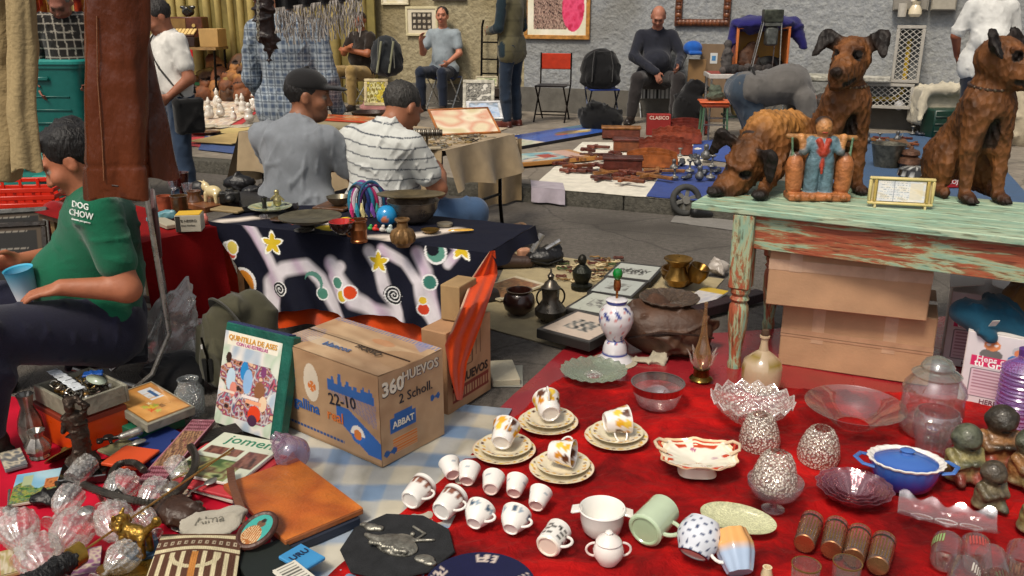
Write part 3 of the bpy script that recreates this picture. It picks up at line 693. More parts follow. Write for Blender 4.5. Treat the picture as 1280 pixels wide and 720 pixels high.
# overhead rack and hanging clothes
# ================= painted table with carved figures =================
TZ=.735
def peel(name,red,axis=(1,1,1)):
 m,t,b=nmat(name);L=t.links.new;tc=N(t,'ShaderNodeTexCoord');mp=N(t,'ShaderNodeMapping');mp.inputs['Scale'].default_value=axis;L(tc.outputs['Object'],mp.inputs[0])
 n=N(t,'ShaderNodeTexNoise');n.inputs['Scale'].default_value=3.2;n.inputs['Detail'].default_value=10;n.inputs['Roughness'].default_value=.72;n.inputs['Distortion'].default_value=.6;L(mp.outputs[0],n.inputs[0])
 r=N(t,'ShaderNodeValToRGB');e=r.color_ramp.elements;c=.5+(red-.5)*.35
 e[0].position=c-.035;e[0].color=(*H('#a35538'),1);e[1].position=c+.03;e[1].color=(*H('#a3ab88'),1)
 x=e.new(c-.005);x.color=(*H('#8f6a48'),1);x=e.new(c+.09);x.color=(*H('#82a792'),1);x=e.new(c+.2);x.color=(*H('#a8b89c'),1);x=e.new(c-.2);x.color=(*H('#6e2f1f'),1)
 L(n.outputs['Fac'],r.inputs[0])
 n2=N(t,'ShaderNodeTexNoise');n2.inputs['Scale'].default_value=16;n2.inputs['Detail'].default_value=8;L(mp.outputs[0],n2.inputs[0])
 r2=N(t,'ShaderNodeValToRGB');r2.color_ramp.elements[0].position=.34;r2.color_ramp.elements[0].color=(.22,.15,.09,1);r2.color_ramp.elements[1].position=.46;L(n2.outputs['Fac'],r2.inputs[0])
 mx=N(t,'ShaderNodeMix',data_type='RGBA',blend_type='MULTIPLY');mx.inputs['Factor'].default_value=.7;L(r.outputs[0],mx.inputs['A']);L(r2.outputs[0],mx.inputs['B']);L(mx.outputs['Result'],b.inputs['Base Color'])
 b.inputs['Roughness'].default_value=.55;bp=N(t,'ShaderNodeBump');bp.inputs['Strength'].default_value=.5;bp.inputs['Distance'].default_value=.006;L(n.outputs['Fac'],bp.inputs['Height'])
 bp2=N(t,'ShaderNodeBump');bp2.inputs['Strength'].default_value=.4;bp2.inputs['Distance'].default_value=.004;L(n2.outputs['Fac'],bp2.inputs['Height']);L(bp.outputs[0],bp2.inputs['Normal']);L(bp2.outputs[0],b.inputs['Normal'])
 return m
PEELX=peel('peeling_paint_apron',.56,(.8,5,6));PEELT=peel('peeling_paint_top',.1,(.8,5,5));PEELV=peel('peeling_paint_leg',.42,(5,5,1.1))
TL_=P(864,253,TZ);TR_=P(1280,298,TZ);TU=(TR_-TL_).normalized();TN=Vector((-TU.y,TU.x,0));TRZ=math.atan2(TU.y,TU.x)
tb=thing('painted_table','long wooden table with peeling mint and rust red paint and turned legs','table',(TL_.x,TL_.y,0),TRZ)
def tp(x,y,z=TZ): # pixel on the table top -> world
 return P(x,y,z)
TLEN,TDEP=1.9,.7
for i in range(5):
 d_=TDEP/5;pl=M().box((TLEN,d_-.004,.028),(TLEN/2,d_*i+d_/2,TZ-.014-.0015*random.random()),(.4,)*3,b=.004).build('plank',PEELT,tb,smooth=False);pl.data.materials[0]=PEELT
M().box((TLEN-.42,.024,.145),(TLEN/2,.05,TZ-.03-.0725),(.4,)*3,b=.002).build('apron',PEELX,tb,smooth=False)
M().box((TLEN-.42,.024,.145),(TLEN/2,TDEP-.06,TZ-.03-.0725),(.4,)*3,b=.002).build('apron',PEELX,tb,smooth=False)
M().box((.024,TDEP-.19,.145),(.245,TDEP/2,TZ-.03-.0725),(.4,)*3,b=.002).build('apron',PEELX,tb,smooth=False)
legp=[(.03,0),(.034,.03),(.028,.05),(.03,.1),(.044,.2),(.047,.26),(.043,.3),(.034,.315),(.046,.33),(.036,.345),(.046,.36),(.046,.375),(.03,.385)]
for x in(.225,TLEN-.2):
 for y in(.05,TDEP-.06):
  g=M();g.lathe([(r*.92,z)for r,z in legp],22);g.box((.088,.088,TZ-.03-.38),(0,0,.38+(TZ-.03-.38)/2),(.4,)*3,b=.006);lg=g.build('leg',PEELV,tb,(x,y,0),sharp=30)
# ---- carved dogs ----
DW=dict(zip(('w','d','k','n','p','t','e'),map(H,('#6e431f','#331d0d','#1b120c','#0e0a08','#5d3517','#b0793c','#120c08'))))
def dog_head(c,f,u,s=1.0,ear='flop',open_=0):
 r,f,u=frame(f,u);R=np.stack([r,f,u],1);c=np.array(c,float)
 p=lambda a,b,cc:c+s*(r*a+f*b+u*cc)
 E=lambda q,rr,col='w',k=.02,op='+':ell(p(*q),np.array(rr)*s,col,k*s,R=R,op=op)
 q=[E((0,0,0),(.066,.078,.06)),E((0,.01,.03),(.05,.06,.04)),cap(p(0,.05,-.014),p(0,.135,-.03),.05*s,.039*s,'w',.03*s),E((0,.05,-.04),(.045,.06,.03),'p',.03),
E((0,.17,-.012),(.022,.018,.017),'n',.008),E((0,.105,-.06),(.033,.065,.014),'p',.012),
cap(p(-.042,.09,-.05),p(-.03,.16,-.052),.005*s,.005*s,'k',.003*s,op='-'),cap(p(.042,.09,-.05),p(.03,.16,-.052),.005*s,.005*s,'k',.003*s,op='-')]
 for sx in(-1,1):
  q+=[E((sx*.036,.066,.022),(.017,.014,.014),'k',.008,'-'),E((sx*.035,.057,.02),(.012,.012,.011),'e',.003),cap(p(sx*.018,.07,.04),p(sx*.05,.05,.042),.008*s,.006*s,'p',.012*s)]
  q+=[cap(p(sx*.045,-.005,.04),p(sx*.095,0,.062),.028*s,.03*s,'k',.014*s,sq=(f*.8-r*sx*.2+u*.1,.42)),
cap(p(sx*.095,0,.064),p(sx*.118,.045,.022),.031*s,.014*s,'k',.01*s,sq=(f*.7+u*.5,.4))]if ear=='flop' else[cap(p(sx*.05,-.01,.04),p(sx*.12,.03,.01),.03*s,.02*s,'k',.014*s,sq=(u,.45))]
 return q
def dog_paint(hc,f,u,patch=1):
 r,f,u=frame(f,u);hc=np.array(hc)
 def fn(v,col):
  q=v-hc;a,b,c=q@r,q@f,q@u
  w1=np.exp(-(((a-patch*.035)/.03)**2+((b-.05)/.045)**2+((c-.02)/.03)**2));col=col*(1-.85*w1[:,None])
  n=.5+.5*np.sin(v[:,0]*41+3*np.sin(v[:,2]*23))*np.sin(v[:,2]*31+2*np.sin(v[:,1]*19));col=col*(.78+.4*n[:,None])
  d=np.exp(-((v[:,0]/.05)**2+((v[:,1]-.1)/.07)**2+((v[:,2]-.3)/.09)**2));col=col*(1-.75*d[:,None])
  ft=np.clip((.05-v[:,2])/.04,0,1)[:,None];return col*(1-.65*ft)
 return fn
CARVE=V(rough=.62,noise=.3,ns=16,bump=1.0,bs=40,kind='voronoi',dirt=.55,stretch=(1,1,.7),spec=.35)
def sit_dog(label,loc,rz,hf,hu=(0,0,1),hc=(0,.045,.585),patch=1):
 t=thing('carved_dog',label,'carved dog',loc,rz,'carved wooden dogs on the painted table')
 q=[cap((0,.015,.42),(0,-.16,.17),.092,.118,'w',.05),ell((0,.03,.35),(.098,.1,.15),'w',.05),ell((0,.1,.265),(.03,.03,.085),'d',.045,op='-')]
 for s_ in(-1,1):
  q+=[cap((s_*.065,.045,.4),(s_*.075,.06,.22),.056,.042,'w',.04),cap((s_*.075,.06,.22),(s_*.08,.085,.035),.041,.026,'w',.02),
ell((s_*.08,.115,.024),(.034,.05,.023),'p',.02),ell((s_*.1,-.13,.125),(.058,.12,.115),'w',.05),cap((s_*.125,-.1,.025),(s_*.125,.0,.022),.028,.025,'p',.02)]
  for k_ in(-.018,0,.018):q.append(cap((s_*.08+k_,.14,.026),(s_*.08+k_,.168,.014),.0105,.009,'k',.005))
 q+=[cap((0,-.24,.07),(.06,-.32,.03),.03,.016,'p',.03),cap((0,.01,.44),np.array(hc)-np.array((0,.02,.02)),.077,.06,'w',.04)]
 q+=dog_head(hc,hf,hu,1.36)
 link('body',sdf('body',q,DW,.0075,CARVE,folds(.005,70,5),dog_paint(hc,hf,hu,patch),soft=1.2),t)
 g=M();n0=np.array((0,.022,.478));ring=[n0+np.array((math.cos(a)*.083,math.sin(a)*.083,-.012*math.sin(a)))for a in np.linspace(0,2*PI,30,endpoint=False)]
 g.tube(ring,.012,H('#3d2a22'),6,closed=True,flat=.5)
 g.build('collar',LEATH,t);g=M()
 for a in np.linspace(.3,PI-.3,9):g.sph(.0065,(math.cos(a)*.0925,.022+math.sin(a)*.0925,.478-.012*math.sin(a)),H('#8f7d6a'),6)
 g.build('collar_studs',METAL,t);return t
p=tp(1043,238);d3=tp(1214,250)
sit_dog('carved brown wooden dog sitting behind the yoke carrier figure, head turned left',(p.x,p.y+.02,TZ),PI+.12,(.72,.72,-.14),patch=-1).scale=(.87,.92,.99)
sit_dog('carved brown wooden dog sitting furthest right on the painted table, looking right',(d3.x+.01,d3.y+.04,TZ),PI+.06,(-.62,.8,-.14),hc=(-.005,.045,.585),patch=-1).scale=(.9,.95,1.0)
p=tp(934,241)
t=thing('carved_dog','carved wooden dog crouched with its nose down at the table edge','carved dog',(p.x,p.y,TZ),PI-.6,'carved wooden dogs on the painted table')
hc=(.0,.0,.155);hf=(.42,.75,-.85);hu=(0,.75,.62)
q=[cap((-.03,-.1,.27),(-.07,-.33,.26),.085,.078,'t',.05),ell((-.03,-.1,.23),(.09,.11,.1),'w',.05),cap((-.03,-.09,.26),(0,-.02,.19),.07,.058,'w',.04)]
for s_,px_,py_ in((-1,-.1,.12),(1,.09,.16)):
 q+=[cap((s_*.07-.03,-.1,.22),(s_*.085-.02,-.05,.1),.05,.036,'w',.03),cap((s_*.085-.02,-.05,.1),(px_,py_-.03,.03),.034,.026,'w',.02),ell((px_,py_,.023),(.036,.046,.024),'k',.015)]
 q+=[ell((s_*.075-.07,-.33,.2),(.045,.08,.1),'w',.04),cap((s_*.08-.07,-.35,.14),(s_*.08-.07,-.31,.02),.035,.025,'w',.03),cap((s_*.08-.07,-.31,.022),(s_*.08-.07,-.24,.02),.025,.022,'p',.02)]
q+=dog_head(hc,hf,hu,1.34)
link('body',sdf('body',q,DW,.0075,CARVE,folds(.005,70,8),dog_paint(hc,hf,hu,1),soft=1.2),t)
n0=Vector((-.012,-.05,.215));ax=Vector((.03,.08,-.08)).normalized();u1=ax.orthogonal().normalized();u2=ax.cross(u1)
M().tube([n0+u1*math.cos(a)*.072+u2*math.sin(a)*.072 for a in np.linspace(0,2*PI,26,endpoint=False)],.011,H('#33241c'),6,closed=True).build('collar',LEATH,t)
# ---- yoke carrier ----
p=tp(1023,251);t=thing('carved_figure','painted wooden figure of a man in blue carrying two baskets on a yoke','carved figure',(p.x,p.y+.03,TZ),PI-.05)
FP=dict(zip(('s','b','r','h','y','o','g','d'),map(H,('#b9804a','#5d7a86','#b03a22','#2b1d16','#9a6b38','#a9683a','#5f7f62','#4a2c18'))))
q=[rbox((0,0,.016),(.13,.055,.016),.01,'o',.004),cap((-.032,0,.04),(-.03,0,.16),.03,.03,'b',.012),cap((.032,0,.04),(.03,0,.16),.03,.03,'b',.012),ell((0,0,.19),(.05,.034,.06),'b',.02),
ell((0,.003,.225),(.046,.032,.045),'b',.02),ell((0,.012,.215),(.03,.03,.03),'r',.004),cap((.02,.028,.255),(-.005,.036,.2),.012,.01,'r',.003),cap((-.02,.028,.255),(.005,.036,.2),.012,.01,'r',.003),cap((0,.03,.18),(0,.034,.12),.007,.006,'r',.003),
cap((0,0,.26),(0,0,.285),.02,.018,'s',.012),ell((0,.006,.309),(.034,.031,.039),'s',.01),ell((0,-.006,.326),(.036,.032,.028),'h',.004),ell((0,.034,.302),(.006,.006,.009),'s',.006),cap((-.009,.034,.289),(.009,.034,.289),.003,.003,'r',.002),
ell((.011,.0325,.31),(.006,.003,.0035),'d',.001),ell((-.011,.0325,.31),(.006,.003,.0035),'d',.001),cap((-.14,-.012,.262),(.14,-.012,.268),.012,.012,'y',.004)]
for s_ in(-1,1):
 q+=[cap((s_*.045,0,.25),(s_*.075,.01,.21),.02,.018,'b',.012),cap((s_*.075,.01,.21),(s_*.085,.006,.25),.016,.014,'s',.01),ell((s_*.088,0,.265),(.017,.016,.017),'s',.008),
cap((s_*.125,0,.26),(s_*.118,.008,.17),.005,.005,'g',.003),cap((s_*.102,0,.055),(s_*.105,0,.13),.034,.037,'o',.008),ell((s_*.105,0,.15),(.036,.035,.045),'o',.008),ell((s_*.102,0,.19),(.018,.017,.014),'d',.01)]
 for i in range(2):q.append(cap((s_*(.035+.06*i),.05,.02),(s_*(.035+.06*i),.062,.022),.016,.014,'o',.006))
link('body',sdf('body',q,FP,.0034,V(rough=.5,noise=.25,ns=30,bump=.6,bs=70,dirt=.4,coat=.1),soft=.35),t)
# ---- small framed tray ----
a,b=tp(1083,258),tp(1165,262);p=(a+b)/2;wd=(b-a).length
t=thing('framed_tray','pale gold framed tray of papers leaning up at the front of the painted table','framed tray',(p.x,p.y-.0,TZ),(0,0,ang(a,b)))
g=M();frame_m(g,wd,.115,.012,.02,H('#cdbb7e'),.012);
for x in(-wd/2+.03,wd/2-.03):g.box((.008,.05,.012),(x,.01,.006),H('#cfc08c'))
g.box((.01,.022,.09),(-wd/2+.026,-.0,.07),H('#b89e55'),b=.002);g.box((.01,.022,.09),(wd/2-.026,0,.07),H('#b89e55'),b=.002);g.build('frame',METAL if False else PLAST,t)
def im_pap(U,Vv):
 c=noise_img(21,['#e5e2e6','#d6d8de','#efe9e4','#dcd2c2'],9)(U,Vv);n=noise_img(22,['#ffffff','#9a9aa6','#ffffff'],60)(U,Vv);q=(np.mod(Vv*9,1)<.25)&(U>.06)&(U<.66)&(n[...,0]<.6);c[q]=H('#9aa0ac')
 q=(U>.68)&(U<.95)&(Vv>.1)&(Vv<.92);c[q]=c[q]*.5+np.array(H('#e3cfa4'))*.5;q=(abs(U-.34)<.006);c[q]=H('#8f93a3');return c
g=M();panel(g,wd-.07,.085,70,30,im_pap,-.004,.027);g.build('print',PAPER,t);M().box((wd-.02,.006,.1),(0,.006,.07),H('#c8b98e')).build('back',PAPER,t)
# ================= goods on the red velvet, right and front =================
# red sheet under everything and crushed velvet on top
def cloth_poly(name,label,corners,nx,ny,mat,z,amp=.006,fr=9,col=(.5,)*3,seed=1,t=.006,kind=None,cat='cloth',edge=.0,colfn=None):
 """a cloth lying over the ground: bilinear patch between four corners with soft wrinkles"""
 a,b,c,d=[np.array(q[:2])for q in corners];rg=np.random.default_rng(seed);K=[(rg.normal(size=2)*fr,rg.uniform(0,6))for _ in range(7)]
 def fn(U,Vv):
  U2=U;V2=Vv
  x=(a[0]*(1-U2)+b[0]*U2)*(1-V2)+(d[0]*(1-U2)+c[0]*U2)*V2;y=(a[1]*(1-U2)+b[1]*U2)*(1-V2)+(d[1]*(1-U2)+c[1]*U2)*V2
  h=sum((1-np.abs(np.sin(x*k[0]+y*k[1]+p+1.3*np.sin(x*k[1]*.4-y*k[0]*.4))))**3 for k,p in K)/7
  e=edge*np.sin(U*23+seed)*(np.minimum(Vv,1-Vv)<.02)
  return x+e,y+edge*np.sin(Vv*31)*(np.minimum(U,1-U)<.02),z+h*amp*3
 g=M();g.slab(nx,ny,fn,t,colfn or col);o=g.build(name,mat,sharp=80)
 return tag(o,label,cat,kind=kind)if kind is None else tag(o,kind=kind)
def velvet_mat():
 m,t,b=nmat('crushed_velvet');L=t.links.new;tc=N(t,'ShaderNodeTexCoord')
 n=N(t,'ShaderNodeTexNoise');n.inputs['Scale'].default_value=4;n.inputs['Detail'].default_value=7;n.inputs['Roughness'].default_value=.6;n.inputs['Distortion'].default_value=.7;L(tc.outputs['Object'],n.inputs[0])
 r=N(t,'ShaderNodeValToRGB');e=r.color_ramp.elements;e[0].position=.36;e[0].color=(*H('#5e0609'),1);e[1].position=.70;e[1].color=(*H('#c41512'),1);x=e.new(.53);x.color=(*H('#92090c'),1)
 L(n.outputs['Fac'],r.inputs[0]);L(r.outputs[0],b.inputs['Base Color']);b.inputs['Roughness'].default_value=.75;b.inputs['Sheen Weight'].default_value=.22;b.inputs['Sheen Roughness'].default_value=.35;b.inputs['Sheen Tint'].default_value=(1,.25,.2,1);b.inputs['Specular IOR Level'].default_value=.15
 n2=N(t,'ShaderNodeTexNoise');n2.inputs['Scale'].default_value=15;n2.inputs['Detail'].default_value=7;n2.inputs['Distortion'].default_value=1;L(tc.outputs['Object'],n2.inputs[0])
 bp=N(t,'ShaderNodeBump');bp.inputs['Strength'].default_value=.6;bp.inputs['Distance'].default_value=.03;L(n2.outputs['Fac'],bp.inputs['Height']);L(bp.outputs[0],b.inputs['Normal']);return m
VELV=velvet_mat()
cloth_poly('plastic_sheet','smooth red plastic sheet spread under the velvet and the painted table',[P(372,745),P(1500,745),P(1420,380),P(712,432)],90,70,V(rough=.25,noise=.12,ns=5,bump=.12,bs=12,coat=.3),.008,.004,4,H('#8f2028'),4,.004)
cloth_poly('velvet_cloth','crushed red velvet cloth under the crockery and glassware',[P(395,740),P(1450,740),P(1330,505),P(700,476)],230,160,VELV,.012,.0105,12,(.5,)*3,2,.006,edge=.01)
G0=.026 # where things stand on the velvet
def gp(x,y,z=G0):return P(x,y,z)
def aim(d,roll=0):
 q=Vector(d).to_track_quat('Z','Y').to_matrix().to_4x4()@Matrix.Rotation(roll,4,'Z');return q.to_euler()
def lie(pb,pt,r,z=G0,lift=0.0):
 """rotation and place for something of radius r lying with its base at pixel pb and mouth towards pixel pt"""
 a,b=P(*pb,z+r),P(*pt,z+r);d=(b-a).normalized();d.z=lift;return a,d.normalized()
# ---- crockery ----
WHI=H('#e9e5df');CRM=H('#e6dcc0');PNK=H('#e4d0c9')
def petals(base,cols,n,r0,r1,seed=0,dens=.5):
 rg=np.random.default_rng(seed);ph=rg.uniform(0,6.28)
 cols=[np.array(H(c))for c in cols]
 def fn(th,z,r,cc):
  cc=cc.copy();a=np.mod(th+ph,2*PI)/(2*PI)*n;i=a.astype(int);fr_=a-i;rm=(r0+r1)/2+.25*(r1-r0)*np.sin(i*2.4)
  q=((fr_-.5)/.34)**2+((r-rm)/((r1-r0)*.33))**2<1
  for k_,c in enumerate(cols):cc[q&(i%len(cols)==k_)]=c
  return cc
 return fn
def plate(name,label,p,r,col=CRM,deco=None,h=.016,rim=None,cat='plate',group=None,rot=(0,0,0),mat=None,n=64,rise=1.0):
 rs=[0,.3,.5,.58,.66,.72,.78,.84,.9,.95,1.0];zs=[.25,.25,.25,.28,.45,.6,.7,.8,.88,.95,1.0]
 pr=[(r*.0,h*.0),(r*.55,0),(r*.6,.0),(r*.98,h*.86)]+[(r*a,h*b*rise,rim if(rim and a>=.97)else col)for a,b in list(zip(rs,zs))[::-1]]
 pr[-1]=(0.0001,pr[-1][1],col);pr[0]=(.0001,0)
 g=M();g.lathe(pr,n,col=col,colfn=deco,cap=False);o=g.build(name,mat or CERAM,None,p,rot);return tag(o,label,cat,group)
def cupmesh(rb,rt,h,w_=.003,col=WHI,deco=None,foot=.004,n=40,inner=None,base=None,curve=.0):
 k=9;pr=[(.0001,foot,base or col),(rb*.72,foot,base or col),(rb*.78,0,PNK if base is None else base),(rb*.86,0,PNK if base is None else base),(rb,foot*1.5)]
 for i in range(1,k+1):t=i/k;pr.append((rb+(rt-rb)*t+curve*math.sin(PI*t),foot*1.5+(h-foot*1.5)*t))
 for i in range(k,-1,-1):t=i/k;pr.append((max(rb+(rt-rb)*t+curve*math.sin(PI*t)-w_,.001),foot*1.5+w_+(h-foot*1.5-w_)*t,inner or col))
 pr.append((.0001,foot*1.5+w_,inner or col));g=M();g.lathe(pr,n,col=col,cap=False,colfn=deco);return g
def handle(g,r,z0,z1,out,t=.0045,col=WHI,a=0.0,n=10):
 pts=[]
 for i in range(n+1):
  q=i/n*PI;pts.append(((r-.003)*math.cos(a)+out*math.sin(q)*math.cos(a),(r-.003)*math.sin(a)+out*math.sin(q)*math.sin(a),z0+(z1-z0)*(1-math.cos(q))/2))
 return g.tube(pts,t,col,8)
flow=['#e0a92a','#5a3420','#e9c64a','#c9882a']
def spotty(z0,z1,cols,n,seed=0,rows=1):
 cols=[np.array(H(c))for c in cols];rg=np.random.default_rng(seed);ph=rg.uniform(0,6)
 def fn(th,z,r,cc):
  cc=cc.copy()
  for w_ in range(rows):
   zc=z0+(z1-z0)*(w_+.5)/rows;hh=(z1-z0)/rows*.42
   a=np.mod(th+ph+w_*.7,2*PI)/(2*PI)*n;i=a.astype(int);q=((a-i-.5)/.38)**2+((z-zc)/hh)**2<1
   for k_,c in enumerate(cols):cc[q&(np.mod(i+w_,len(cols))==k_)]=c
  return cc
 return fn
where=[((685,531),37,'farthest of the four settings'),((630,566),39,'leftmost of the four settings'),((770,549),39,'rightmost of the four settings'),((702,589),40,'nearest of the four settings')]
for i,(q,rpx,wh)in enumerate(where):
 s_=S(*q);p=gp(*q);r=rpx*s_
 plate('dinner_plate','cream plate with flowered rim under a saucer, '+wh,p,r,deco=petals(CRM,flow,26,r*.8,r*.95,i),group='flowered plates on the velvet',rim=H('#d9b7a0'))
 plate('saucer','flowered saucer stacked on a cream plate, '+wh,p+Vector((.004,.012,.014)),r*.84,deco=petals(CRM,flow,22,r*.62,r*.78,i+9),group='flowered saucers on the plates',rim=H('#d6c9a2'),h=.014,cat='saucer')
 cr=17.5*s_;d=[(-.15,1,.25),(.25,1,.35),(1,.2,.06),(1,-.35,.05)][i];dv=Vector(d).normalized();hh=cr*1.75
 o=cupmesh(cr*.72,cr,hh,deco=spotty(hh*.3,hh*.98,flow,7,i,2),base=WHI);cu=o.build('coffee_cup',CERAM,None,p+Vector((0,0,.028+cr*.9))-dv*hh*.5,aim(dv,[1.5,2,4,.3][i]))
 tag(cu,'white flowered cup lying on its saucer, '+wh,'cup','flowered cups on the saucers')
 g=M();handle(g,cr*.9,hh*.3,hh*.8,cr*.75,.0035);g.build('handle',CERAM,cu)
# five little white cups and four teacups on their sides
sm=[((566,594),(556,572)),((583,602),(592,580)),((613,612),(621,590)),((642,617),(653,592)),((670,633),(684,607))]
ds=['furthest left of the five','second from the left of the five','middle one of the five','fourth from the left of the five','under the rim of the nearest plate']
r=.0375;base_me=cupmesh(r*.7,r,.062,deco=spotty(.03,.044,['#9aa6ae','#e9e5df','#e9e5df'],9,3),base=PNK).mesh('small_cup',CERAM,True,40)
for i,(a,b)in enumerate(sm):
 p,d=lie(a,b,r*.75,lift=.28);d.z+=.12*math.sin(i*2.3);o=link('small_cup',base_me,None,p,aim(d,i*1.7),.96+.03*(i%3));tag(o,'small plain white cup lying on its side, '+ds[i],'cup','small white cups lying in a row')
def band(z0,z1,c1,c2,n=30):
 a_,b_=np.array(H(c1)),np.array(H(c2))
 def fn(th,z,r,cc):
  cc=cc.copy();q=(z>z0)&(z<z1);cc[q]=a_;q2=(z<z0)&(z>z0-(z1-z0)*.6)&(np.mod(th*n/(2*PI),1)<.5);cc[q2]=b_;return cc
 return fn
mg=[((512,626),(541,600),'white mug with a brown and gold band lying nearest the velvet edge',band(.062,.08,'#5e2f22','#8a5a48'),.043,.034),((551,640),(580,614),'white mug with a brown and gold band lying right of its twin',band(.062,.08,'#5e2f22','#8a5a48'),.043,.034),
((592,655),(612,628),'white teacup with a blue flower garland lying beside the banded mugs',spotty(.035,.056,['#43566a','#8fa0ae','#e9e5df'],15,2),.046,.026),((638,662),(655,634),'white teacup with a blue flower garland, last of the row, handle to the right',spotty(.035,.056,['#43566a','#8fa0ae','#e9e5df'],15,5),.046,.026)]
for i,(a,b,lb,dc,rt,rb)in enumerate(mg):
 hh=.09 if i<2 else.066;p,d=lie(a,b,rb*1.02,lift=.13 if i<2 else.3);o=cupmesh(rb,rt,hh,deco=dc,base=WHI,curve=0 if i<2 else.006).build('mug' if i<2 else 'teacup',CERAM,None,p,aim(d,0));tag(o,lb,'mug' if i<2 else 'teacup')
 g=M();sd_=(Matrix(o.rotation_euler.to_matrix()).transposed()@Vector((.85,-.35,.1)));an=math.atan2(sd_.y,sd_.x);handle(g,rb*1.1 if i<2 else rb*1.3,hh*.22,hh*.75,.026,.0042,a=an);g.build('handle',CERAM,o)
p,d=lie((684,684),(703,660),.037,lift=.1);hh=.085
def bw(th,z,r,cc):
 cc=cc.copy();q=(z>.02)&(z<.075)&(np.sin(th*9+z*260)+np.sin(z*330-th*5)>.1);cc[q]=H('#33332f');q=(abs(z-.03)<.003)|(abs(z-.066)<.003);cc[q]=WHI;return cc
o=tag(cupmesh(.037,.038,hh,deco=bw,base=H('#e6d8c8'),n=72).build('mug',CERAM,None,p,aim(d,0)),'white mug with a black engraved print lying with its handle to the right','mug')
sd_=(Matrix(o.rotation_euler.to_matrix()).transposed()@Vector((.95,-.3,.1)));g=M();handle(g,.037,.014,.06,.026,.0045,a=math.atan2(sd_.y,sd_.x));g.build('handle',CERAM,o)
# casserole, sugar bowl, green mug
p=gp(752,664);t=thing('casserole_dish','white milk glass casserole with tab handles and a faded pink flower band','casserole',p)
g=M();rr=.068
g.lathe([(.0001,.003),(rr*.72,0),(rr*.86,.012),(rr*.96,.045),(rr,.072),(rr*1.04,.078),(rr*1.0,.082),(rr*.95,.078),(rr*.9,.04),(rr*.75,.012),(.0001,.008)],48,col=H('#e8e6e0'),cap=False,colfn=spotty(.02,.036,['#c98a84','#8f9c90','#e8e6e0','#d9a49c'],34,1));g.build('bowl',V(rough=.1,noise=.02,bump=.0,coat=.6),t)
for s_ in(-1,1):M().box((.034,.042,.01),(s_*(rr*1.12),0,.07),H('#e8e2da'),b=.004,rot=(0,s_*.25,0)).build('handle',CERAM,t,rot=(0,0,-.15))
p=gp(760,702);t=thing('sugar_bowl','small white lidded sugar bowl with two looped handles in front of the casserole','sugar bowl',p)
M().lathe([(.0001,.002),(.028,0),(.03,.004),(.042,.024),(.044,.042),(.038,.058),(.033,.064),(.0001,.064)],36,col=H('#e6dcd6'),cap=False).build('bowl',CERAM,t)
M().lathe([(.036,.064),(.037,.067),(.031,.076),(.014,.088),(.009,.09),(.011,.096),(.006,.101),(.0001,.102)],32,col=H('#eae2dc'),cap=False).build('lid',CERAM,t)
for s_ in(0,PI):g=M();handle(g,.042,.02,.062,.024,.0035,H('#e6d6d0'),a=s_);g.build('handle',CERAM,t)
p,d=lie((805,664),(838,632),.053,lift=.08);hh=.125
def greenm(th,z,r,cc):
 cc=cc.copy();a=np.mod(th+2.7,2*PI)-PI;q=(a**2/.35+((z-.085)/.024)**2<1);cc[q]=H('#5d8a72');q2=(a**2/.2+((z-.082)/.016)**2<1)&(np.sin(z*700+th*14)>0);cc[q2]=H('#d9cfae');q3=q&(a**2/.28+((z-.084)/.02)**2>1);cc[q3]=H('#b78a4a');return cc
o=tag(cupmesh(.053,.05,hh,.005,col=H('#bccdb0'),deco=greenm,base=H('#a9bf9c'),n=64).build('mug',CERAM,None,p,aim(d,0)),'large pale green mug with a crest, lying with its base to the front','mug')
sd_=(Matrix(o.rotation_euler.to_matrix()).transposed()@Vector((.95,-.5,-.05)));g=M();handle(g,.053,.022,.085,.036,.0065,H('#bccdb0'),a=math.atan2(sd_.y,sd_.x));g.build('handle',CERAM,o)
# painted round pot with rosette
def talav(th,z,r,cc):
 cc=cc.copy();cc[:]=H('#d5d9e2');q=(np.sin(th*10)*np.sin(z*210+.6)>.62);cc[q]=H('#3e4a6a');a=np.mod(th-1.3,2*PI)-PI;rr_=np.sqrt((a*.05)**2+(z-.058)**2)
 q=rr_<.034;cc[q]=H('#c3cdd6');an=np.arctan2(z-.058,a*.05);q2=(rr_<.03)&(rr_>.009)&(np.abs(np.sin(an*5))<.35);cc[q2]=H('#39506c');q3=(rr_<.008);cc[q3]=H('#7fa3ae');q4=(rr_>.031)&(rr_<.0355);cc[q4]=H('#1d2238');return cc
pr=[(.0001,.004,H('#dcd2c6')),(.034,.004,H('#dcd2c6')),(.036,0,H('#1b2036')),(.042,.001,H('#1b2036')),(.044,.004)]+[(.042+.02*math.sin(PI*min(1,k_/16)*.98)+.0,.005+.1*k_/16)for k_ in range(1,17)]+[(.036,.106),(.032,.1),(.03,.09),(.0001,.02)]
o=M().lathe(pr,90,col=WHI,colfn=lambda th,z,r,cc:np.where((r>.0425)[...,None],talav(th,z,r,cc),cc),cap=False).build('painted_pot',CERAM,None,gp(866,694,.072),aim((.35,.55,.55),.2))
tag(o,'round white pot painted with dark blue dots and a rosette, tilted to show its base','pot');g=M();handle(g,.058,.03,.09,.028,.005,H('#e2e2e2'),a=-1.1);g.build('handle',CERAM,o)
